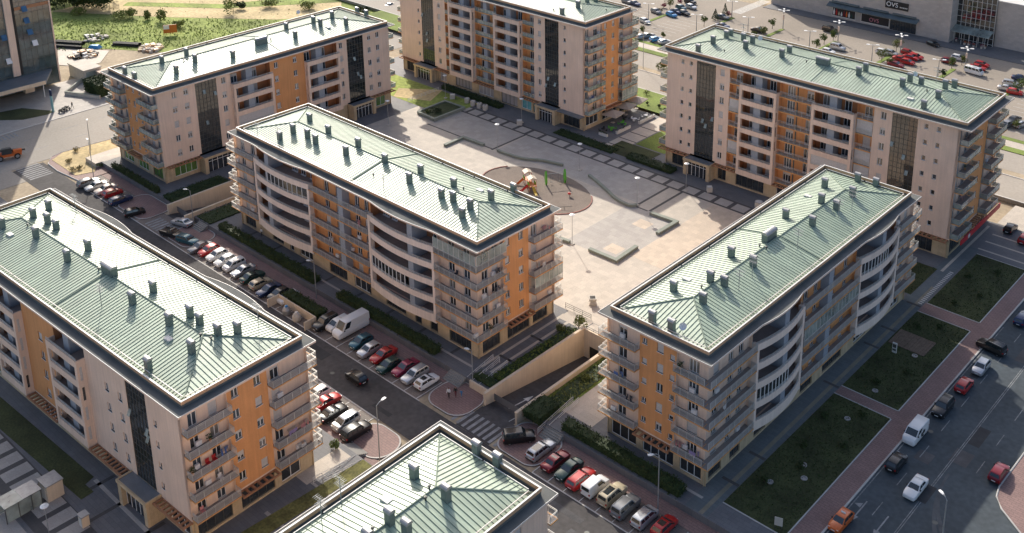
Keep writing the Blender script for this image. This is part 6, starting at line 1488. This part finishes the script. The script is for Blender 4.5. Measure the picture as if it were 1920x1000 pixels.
# ---------------------------------------------------------------- shopping centre
MALLW = tiles('grey_stone_panels',(.46,.42,.38),(.36,.33,.30),1.2,.6,var=.06,msize=.012)
N,L_,b_ = nodes_of(MALLW)
for n in N:
    if n.type == 'MAPPING': n.inputs['Rotation'].default_value = (R(90),0,0)
t = thing('shopping_centre','long grey shopping centre with steel canopy and glass entrance at the top right','shopping centre',(-140,293.7,0))
X = lambda x: x+140
g = MB(); g.box(ID,X(-171),X(-115.4),0,60,0,15); g.obj('wall',MALLW,t); g = MB(); g.box(ID,X(-115.4),X(-112),-.4,60,0,15); g.obj('pier',MALLW,t)
g = MB(); g.box(ID,X(-101),X(60),5,60,0,13.3); g.obj('wall',MALLW,t); g = MB(); g.box(ID,X(-101.1),X(60),4.8,60.1,13.31,13.6); g.obj('parapet',M['white'],t); g = MB(); g.box(ID,X(-112),X(-101),16,60,0,17); g.obj('wall',MALLW,t)
g = MB(); g.box(ID,X(-112),X(-101),4.0,4.1,0,14.5); p = g.obj('glass_front',M['curtain'],t)
g = MB()
for i in range(9): x = X(-112)+11*i/8; g.box(ID,x-.06,x+.06,3.82,3.99,0,14.5)
for i in range(9): g.box(ID,X(-112),X(-101),3.84,3.98,.5+i*1.7-.04,.5+i*1.7+.04)
g.obj('mullion',M['rail'],p)
g = MB()
g.add([(X(-112),3.8,4.6),(X(-101),3.8,4.6),(X(-101),.3,3.4),(X(-112),.3,3.4)],[(0,1,2,3)])
for i in range(10): x = X(-112)+11*i/9; g.tube([(x,3.8,4.75),(x,.3,3.5)],.05,4)
g.tube([(X(-112),.3,3.45),(X(-101),.3,3.45)],.07,5); g.obj('entrance_canopy',M['railglass'],t)
g = MB()
for i in range(5): x = X(-111)+9*i/4; g.tube([(x,.4,0),(x,.4,3.4)],.06,5)
g.obj('post',M['rail'],t)
STEELB = mat('blue_steel_canopy',(.12,.16,.18),.5,metal=.4)
g = MB(); g.add([(X(-150.5),-2.0,4.0),(X(-121.4),-2.0,4.0),(X(-121.4),0,4.9),(X(-150.5),0,4.9),(X(-150.5),-2.0,3.8),(X(-121.4),-2.0,3.8),(X(-121.4),0,4.6),(X(-150.5),0,4.6)],[(0,1,2,3),(7,6,5,4),(0,4,5,1),(1,5,6,2),(3,7,4,0)]); cn = g.obj('canopy',STEELB,t)
g = MB()
for a,b in ((-149.5,-140.5),(-139,-131),(-129.5,-122.3)): g.box(ID,X(a),X(b),-.7,-.003,5.0,5.35)
g.obj('canopy_box',STEELB,t)
POSTER = mat('poster_dark',(.03,.028,.03),.4)
for a,b,z0,z1 in ((-149.2,-141.6,.7,3.1),(-139.5,-130.6,.7,3.1)):
    g = MB(); g.box(ID,X(a),X(b),-.05,.0,z0,z1); w_ = g.obj('shop_window',POSTER,t); g = MB()
    for (c,d,e,f) in ((X(a)-.15,X(b)+.15,z0-.25,z0),(X(a)-.15,X(a),z0,z1),(X(b),X(b)+.15,z0,z1)): g.box(ID,c,d,-.12,-.001,e,f)
    g.obj('frame',M['white'],w_)
    if a < -145:
        rr = random.Random(2)
        for i,cname in enumerate(('white','red','beige','white','darkred','orange','white','green')):
            g = MB(); x = X(a)+.5+.85*i; hh = 1.2+rr.random()*.8; g.add([(x-.2,-.07,z0+.2),(x+.22,-.07,z0+.2),(x+.3,-.07,z0+hh*.6),(x+.12,-.07,z0+hh),(x+.1,-.07,z0+hh+.25),(x-.1,-.07,z0+hh+.25),(x-.12,-.07,z0+hh),(x-.3,-.07,z0+hh*.6)],[tuple(range(8))]); g.obj('poster_figure',PAINT[cname],w_)
    else: WPOST = w_
g = MB(); g.box(ID,X(-130.2),X(-122.2),-.03,.0,.1,3.2); p = g.obj('entrance_door',M['pane'],t); g = MB()
for i in range(6): x = X(-130.2)+8*i/5; g.box(ID,x-.05,x+.05,-.1,-.031,.1,3.2)
g.obj('door_frame',M['mullion'],p)
g = MB(); g.box(ID,X(-132.2),X(-125.0),-.25,-.001,6.6,8.9); SIGN = g.obj('shop_sign',M['black'],t)
g = MB(); g.box(ID,X(-150),X(-138),-.12,-.001,9.6,10.4); g.obj('shop_sign',M['wood'],t)
def text(body,size,x,y,z,m,parent,name='lettering',rx=90,rz=0,ext=.02):
    c = bpy.data.curves.new(name,'FONT'); c.body = body; c.size = size; c.extrude = ext; o = bpy.data.objects.new(name,c); COL.objects.link(o)
    dg = bpy.context.evaluated_depsgraph_get(); me = bpy.data.meshes.new_from_object(o.evaluated_get(dg)); bpy.data.objects.remove(o); me.materials.clear(); me.materials.append(m)
    q = bpy.data.objects.new(name,me); COL.objects.link(q); q.parent = parent; q.location = (x,y,z); q.rotation_euler = (R(rx),0,R(rz)); return q
text('OVS',2.0,X(-131.9),-.29,7.2,M['pvc'],SIGN); text('OVS',1.7,X(-137.0),-.09,1.2,mat('pink_letters',(.55,.22,.26),.5),WPOST)
g = MB()
for i in range(5): g.box(ID,X(-127.6)+.5*i,X(-127.6)+.5*i+.36,-.28,-.251,7.25,7.6)
g.obj('small_lettering',M['rail'],SIGN)
rr = random.Random(9)
for i in range(10):
    x = -111+rr.random()*9.4; y = 294.2+rr.random()*2; t2 = thing('flower_tub','tub of red and orange flowers before the glass entrance','planter',(x,y,0),0,'flower tubs at the glass entrance'); g = MB(); g.lathe([(.3,0),(.38,.5)],(0,0,0),10); g.obj('tub',M['concrete'],t2); g = MB()
    for _ in range(26): leaves(g,(rr.gauss(0,.22),rr.gauss(0,.22),.6+rr.random()*.4),.13,rr)
    g.obj('flowers',LEAF['flower'] if i%2 else PLAS['orange'],t2)
# ---------------------------------------------------------------- glass tower at the upper left
TW = thing('glass_tower','tall glass tower with a beige vertical band at the upper left','tower',(-273,110,0))
g = MB(); g.box(ID,-22,0,-45,0,0,42); g.obj('glazing',glass('tower_glass',(.07,.10,.105),rough=.06,wob=.5,wsc=.25,spec=.6),TW)
g = MB()
for k in range(13): g.box(ID,.001,.05,-45,0,4.6+3.1*k-.05,4.6+3.1*k+.05)
for i in range(32): y = -.05-1.42*i; g.box(ID,.001,.05,y-.02,y+.02,0,42)
g.obj('mullion',M['mullion'],TW)
g = MB(); g.box(ID,.0,.55,-11.0,-9.3,4.5,42); g.obj('vertical_band',M['beige'],TW); g = MB(); g.box(ID,.0,.25,-9.29,-8.55,4.5,42); g.obj('dark_band',M['dark'],TW); g = MB(); g.box(ID,-.3,.2,.003,.35,0,42); g.obj('corner_trim',M['beige'],TW)
g = MB(); g.box(ID,.02,.12,-8.4,-.1,21.2,22.0); g.obj('spandrel',M['wood'],TW)
g = MB()
for (y,k) in ((-6.8,5),(-6.6,4),(-6.2,3),(-5.4,2),(-12.5,3),(-12.2,1)):
    z = 4.9+3.1*k; q = MB(); q.add([(.08,y,z+1.5),(.08,y+1.3,z+1.5),(.75,y+1.3,z+.2),(.75,y,z+.2),(.12,y,z+1.55),(.12,y+1.3,z+1.55),(.79,y+1.3,z+.25),(.79,y,z+.25)],[(0,1,2,3),(7,6,5,4)]); q.obj('opening_light',mat('blue_reflection_pane',(.05,.13,.24),.3) if k>2 else M['pvc'],TW)
a = gp(-40,190,3.6); b = gp(86,157,3.6); q = MB()
q.prism([(a.x+273,a.y-110),(b.x+273,b.y-110),(.02,-1.5),(.02,-30)],3.5,4.1); q.obj('canopy',M['canopy'],TW); q = MB(); q.prism([(a.x+273.1,a.y-110),(b.x+273.1,b.y-110),(b.x+272.9,b.y-109.9),(a.x+272.9,a.y-110)],3.45,4.4); q.obj('canopy_rim',M['cream'],TW)
q = MB(); q.box(ID,.5,2.2,-9.5,-7.2,0,3.5); q.obj('pier',M['cream'],TW)
q = MB(); q.tube([(b.x+272.5,b.y-110.5,0),(b.x+272.5,b.y-110.5,3.5)],.12,8); q.obj('column',M['white'],TW)
t = thing('service_shed','low pale service shed with a glazed wall beside the tower','shed',(-272.5,116.6,ZS)); g = MB(); g.box(ID,-6,2.8,-1.5,3,0,3.2); g.obj('wall',M['concrete'],t); g = MB(); g.box(ID,-6.2,3,-1.7,3.2,3.2,3.5); g.obj('roof',M['concrete'],t); g = MB(); g.box(ID,2.81,2.84,-1,2.6,.4,2.8); g.obj('pane',M['railglass'],t)
t = thing('service_shed','low plain beige shed right of the glazed one','shed',(-266,119.6,ZS)); g = MB(); g.box(ID,-3,3,-1.5,2,0,2.6); g.obj('wall',M['beige'],t); g = MB(); g.box(ID,-3.2,3.2,-1.7,2.2,2.6,2.8); g.obj('roof',M['beige'],t)
lowwall('pale wall round the raised planter by the tower',[(-271.5,115.2),(-265.2,107.9),(-255.8,112.3)],.4,.9,ZS,M['concrete'],'planter_wall','wall')
t = thing('sign_totem','slim turquoise sign totem with a blue head by the tower lawn','sign',(-256.2,100.7,ZS),R(10)); g = MB(); g.box(ID,-.35,.35,-.12,.12,0,4.2); g.obj('panel',mat('pale_turquoise',(.30,.52,.50),.4),t); g = MB(); g.box(ID,-.36,.36,-.13,.13,4.2,5.8); g.obj('head',PAINT['blue'],t)
# construction yard
def pipes(px,py,rz,n,ln,label,col='black'):
    p = gp(px,py,ZS); t = thing('pipe_stack',label,'pipes',(p.x,p.y,ZS),R(rz)); k = 0
    for row in range(2):
        for i in range(n-row):
            g = MB(); y = (i-(n-row)/2)*.5; K = 10; z = .24+row*.42; sh = .3*math.sin(i*2.3+row)
            g.tube([(-ln/2+sh,y,z),(ln/2+sh,y,z)],.22,K,cap=False); g.obj('pipe',M['black'] if col=='black' else M['mullion'],t)
pipes(130,82,31,5,9,'stack of black pipes lying beside the tower'); pipes(238,85,32,5,8,'stack of black pipes in front of the orange hoarding'); pipes(130,90,31,3,8,'lower row of black pipes near the concrete pad')
def rubble(px,py,n,r,label,mats):
    p = gp(px,py,ZS); t = thing('rubble_heap',label,'rubble',(p.x,p.y,ZS)); rr = random.Random(int(px))
    for mm in mats:
        g = MB()
        for _ in range(n):
            a = rr.random()*6.28; q = r*math.sqrt(rr.random()); s_ = rr.uniform(.2,.7); c = Vector((q*math.cos(a),q*math.sin(a),max(.1,(1-q/r)*1.4*rr.random()+.15)))
            vs = [c+Vector((sx*s_*rr.uniform(.6,1.2),sy*s_*rr.uniform(.6,1.2),sz*s_*rr.uniform(.4,.9))) for sx in (-1,1) for sy in (-1,1) for sz in (-1,1)]
            g.add(vs,[(0,1,3,2),(4,6,7,5),(0,4,5,1),(2,3,7,6),(0,2,6,4),(1,5,7,3)])
        o = g.obj('stone',mm,t); o['kind'] = 'stuff'
rubble(158,104,26,3.6,'heap of pale and dark rubble on the concrete pad',(M['concrete'],M['brown'],M['white'],M['dark'])); rubble(285,92,22,3.2,'heap of brown rubble right of the black pipes',(M['brown'],M['concrete'],M['stone'])); rubble(180,72,14,3.6,'grey gravel heap behind the blue tarpaulin',(M['canopy'],M['concrete']))
p = gp(178,90,ZS); t = thing('tarpaulin','blue tarpaulin thrown over a low stack in the yard','tarpaulin',(p.x,p.y,ZS),R(30)); g = MB(); g.add([(-1.8,-1,0),(1.8,-1.1,0),(1.9,1,0),(-1.7,1.1,0),(-1.2,-.5,.9),(1.2,-.4,.8),(1.1,.5,.95),(-1.1,.5,.8)],[(0,1,5,4),(1,2,6,5),(2,3,7,6),(3,0,4,7),(4,5,6,7)]); g.obj('sheet',PAINT['sky'],t)
p = gp(320,66,ZS); t = thing('hoarding','orange advertising hoarding with a white corner standing in the weeds','billboard',(p.x,p.y,ZS),R(58)); g = MB(); g.box(ID,-1.9,1.9,-.06,.06,.7,3.2); g.obj('board',PLAS['orange'],t); g = MB(); g.box(ID,-1.8,-.2,-.09,-.061,1.9,3.1); g.obj('poster',M['pvc'],t); 
for sx in (-1.6,1.6): g = MB(); g.tube([(sx,0,-.1),(sx,0,.7)],.07,5); g.obj('post',M['wood'],t)
# telehandler
t = thing('telehandler','orange telehandler with a dark cab on the road at the left edge','construction vehicle',(-236.6,82.2,ZS),R(72))
g = MB(); g.prism([(-2.6,-.95),(2.6,-.95),(2.6,.95),(-2.6,.95)],.75,1.35); g.prism([(1.0,-.95),(2.7,-.9),(2.7,.1),(1.0,.1)],1.35,1.9); g.prism([(-2.8,-.8),(-1.6,-.9),(-1.6,.9),(-2.8,.8)],1.35,1.7); g.obj('body',PAINT['orange'],t)
g = MB(); g.prism([(-1.3,-.92),(.7,-.92),(.55,-.1),(-1.2,-.1)],1.36,2.6); g.obj('cab',CARGLASS,t); g = MB(); g.prism([(-1.3,-.94),(.65,-.94),(.6,-.08),(-1.25,-.08)],2.6,2.7); g.obj('cab_roof',M['mullion'],t)
g = MB(); g.add([(-2.6,.25,1.9),(-2.6,.7,1.9),(3.4,.7,1.1),(3.4,.25,1.1),(-2.6,.25,2.4),(-2.6,.7,2.4),(3.4,.7,1.5),(3.4,.25,1.5)],[(0,1,2,3),(4,7,6,5),(0,4,5,1),(1,5,6,2),(2,6,7,3),(3,7,4,0)]); g.obj('boom',M['mullion'],t)
ty,rm = car_meshes('bigvan')[4:6]
for sx in (-1.7,1.7):
    for sy in (-1,1): q = link('wheel',ty,t,(sx,sy*.95,.62)); q.scale = (1.75,1.9,1.75); link('rim',rm,q)
def motorbike(x,y,rz,label):
    t = thing('motorcycle',label,'motorcycle',(x,y,ZS+.08),rz,'motorcycles parked by the tower kerb'); ty,rm = car_meshes('hatch')[4:6]
    for sx in (-.68,.68): q = link('wheel',ty,t,(sx,0,.31)); q.scale = (1,.6,1); link('rim',rm,q)
    g = MB(); g.tube([(-.6,0,.5),(-.1,0,.75),(.35,0,.8),(.5,0,.95)],.12,6); g.tube([(.68,0,.31),(.45,0,1.0)],.05,5); g.box(ID,-.2,.25,-.14,.14,.3,.62); g.obj('frame',M['black'],t); g = MB(); g.box(ID,-.62,.05,-.13,.13,.76,.86); g.obj('seat',M['dark'],t); g = MB(); g.tube([(.42,-.35,1.05),(.45,0,1.0),(.42,.35,1.05)],.025,5); g.obj('handlebar',M['steel'],t)
for i,(px,py) in enumerate(((116,212),(121,209),(126,206))): p = gp(px,py,ZS); motorbike(p.x,p.y,R(30),'dark motorcycle parked at the kerb by the tower, '+('leftmost','middle','rightmost')[i]+' of three')
p = gp(440,408,0); motorbike(p.x,p.y,R(80),'dark motorcycle parked on the walk by the corner of the central block')
bpy.data.objects[-1] if False else None
# ---------------------------------------------------------------- people (one continuous skinned body each)
SKIN = mat('skin',(.45,.27,.19),.6); HAIR = mat('dark_hair',(.025,.018,.014),.7)
def person(x,y,z,rz,label,top,legs,h=1.72,stride=.18,arms=.08):
    k = h/1.72; V = [(0,0,.95),(0,0,1.18),(0,0,1.40),(0,0,1.50),(.01,0,1.58),(.02,0,1.68)]; r_ = [.15,.14,.15,.06,.085,.085]; E_ = [(0,1),(1,2),(2,3),(3,4),(4,5)]
    for s_ in (-1,1):
        n = len(V); st = stride*s_
        V += [(.0,s_*.10,.90),(st*.5,s_*.10,.50),(st-.03,s_*.10,.09),(st+.12,s_*.11,.04)]; r_ += [.095,.065,.045,.04]; E_ += [(0,n),(n,n+1),(n+1,n+2),(n+2,n+3)]
        n = len(V); V += [(0,s_*.19,1.40),(-st*.3-.02,s_*.25,1.13),(-st*.7+arms,s_*.26,.90),(-st*.7+arms+.02,s_*.26,.80)]; r_ += [.06,.045,.035,.035]; E_ += [(2,n),(n,n+1),(n+1,n+2),(n+2,n+3)]
    me = bpy.data.meshes.new('body'); me.from_pydata([(a*k,b*k,c*k) for a,b,c in V],E_,[]); o = bpy.data.objects.new('tmp',me); COL.objects.link(o)
    o.modifiers.new('s','SKIN'); sv = me.skin_vertices[0].data
    for i,q in enumerate(r_): sv[i].radius = (q*k,q*k)
    sv[0].use_root = True; o.modifiers.new('d','SUBSURF').levels = 1
    dg = bpy.context.evaluated_depsgraph_get(); m2 = bpy.data.meshes.new_from_object(o.evaluated_get(dg)); bpy.data.objects.remove(o)
    m2.materials.clear()
    for q in (SKIN,top,legs,HAIR,M['black']): m2.materials.append(q)
    for p in m2.polygons:
        c = p.center/k; p.use_smooth = True
        p.material_index = 4 if c.z<.1 else 2 if c.z<.97 and abs(c.y)<.2 else 3 if c.z>1.62 or (c.z>1.52 and c.x<-.01) else 1 if (c.z<1.47 and not (c.z<.9)) else 0
    o = bpy.data.objects.new('person',m2); COL.objects.link(o); o.location = (x,y,z); o.rotation_euler = (0,0,rz); return props(o,label,'person')
p = gp(841.5,741,Z1+.1); person(-102.2,89.6,ZS+.1,R(-60),'person in a pale shirt and dark trousers walking on the brick island',M['pvc'],M['black'])
person(-101.6,90.4,ZS+.1,R(-60),'person in dark clothes walking between two others on the brick island',M['black'],PAINT['darkred'],1.74)
person(-101.0,91.0,ZS+.1,R(-70),'small child in light blue walking on the brick island',PAINT['sky'],PAINT['sky'],1.15)
p = gp(136,204,ZS); person(p.x,p.y,ZS+.08,R(30),'person in dark clothes striding past the motorcycles by the tower',M['black'],M['mullion'],1.78,.3)
p = gp(491,443,0); person(p.x,p.y,0,R(90),'person in a white top at the shop door of the central block',M['pvc'],M['black'])
p = gp(697,556,0); person(p.x,p.y,0,R(-30),'person in black standing by the hedge side walk of the central block',M['black'],M['black'])
# ---------------------------------------------------------------- camera, sun, sky
cd = bpy.data.cameras.new('camera'); co = bpy.data.objects.new('camera', cd); COL.objects.link(co); SC.camera = co
co.location = (0,0,CAM_Z); co.rotation_euler = (math.pi/2-PITCH, 0, -YAW)
cd.sensor_width = 36; cd.lens = FPX/1920*36; cd.shift_x = -(PPX-960)/1920; cd.shift_y = -(500-PPY)/1920
cd.clip_start = 1; cd.clip_end = 3000
SD = Vector((1.42,-.90,-1.0)).normalized()
sl = bpy.data.lights.new('sun','SUN'); so = bpy.data.objects.new('sun', sl); COL.objects.link(so)
so.rotation_euler = SD.to_track_quat('-Z','Y').to_euler(); sl.energy = 3.6; sl.angle = R(.5); sl.color = (1,.93,.82)
w = bpy.data.worlds.new('World'); SC.world = w; w.use_nodes = True; nt = w.node_tree
sk = nt.nodes.new('ShaderNodeTexSky'); sk.sky_type = 'NISHITA'; sk.sun_disc = False
sk.sun_elevation = math.asin(-SD.z); sk.sun_rotation = math.atan2(-SD.x,-SD.y)
sk.air_density = .8; sk.dust_density = 3.0; sk.ozone_density = .7
bg = nt.nodes['Background']; bg.inputs['Strength'].default_value = .14; nt.links.new(sk.outputs[0], bg.inputs['Color'])
SC.view_settings.view_transform = 'Standard'; SC.view_settings.look = 'None'; SC.view_settings.gamma = 1; SC.view_settings.exposure = .6
SC.cycles.use_denoising = True
SC.cycles.max_bounces = 6
SC.cycles.sample_clamp_indirect = 6
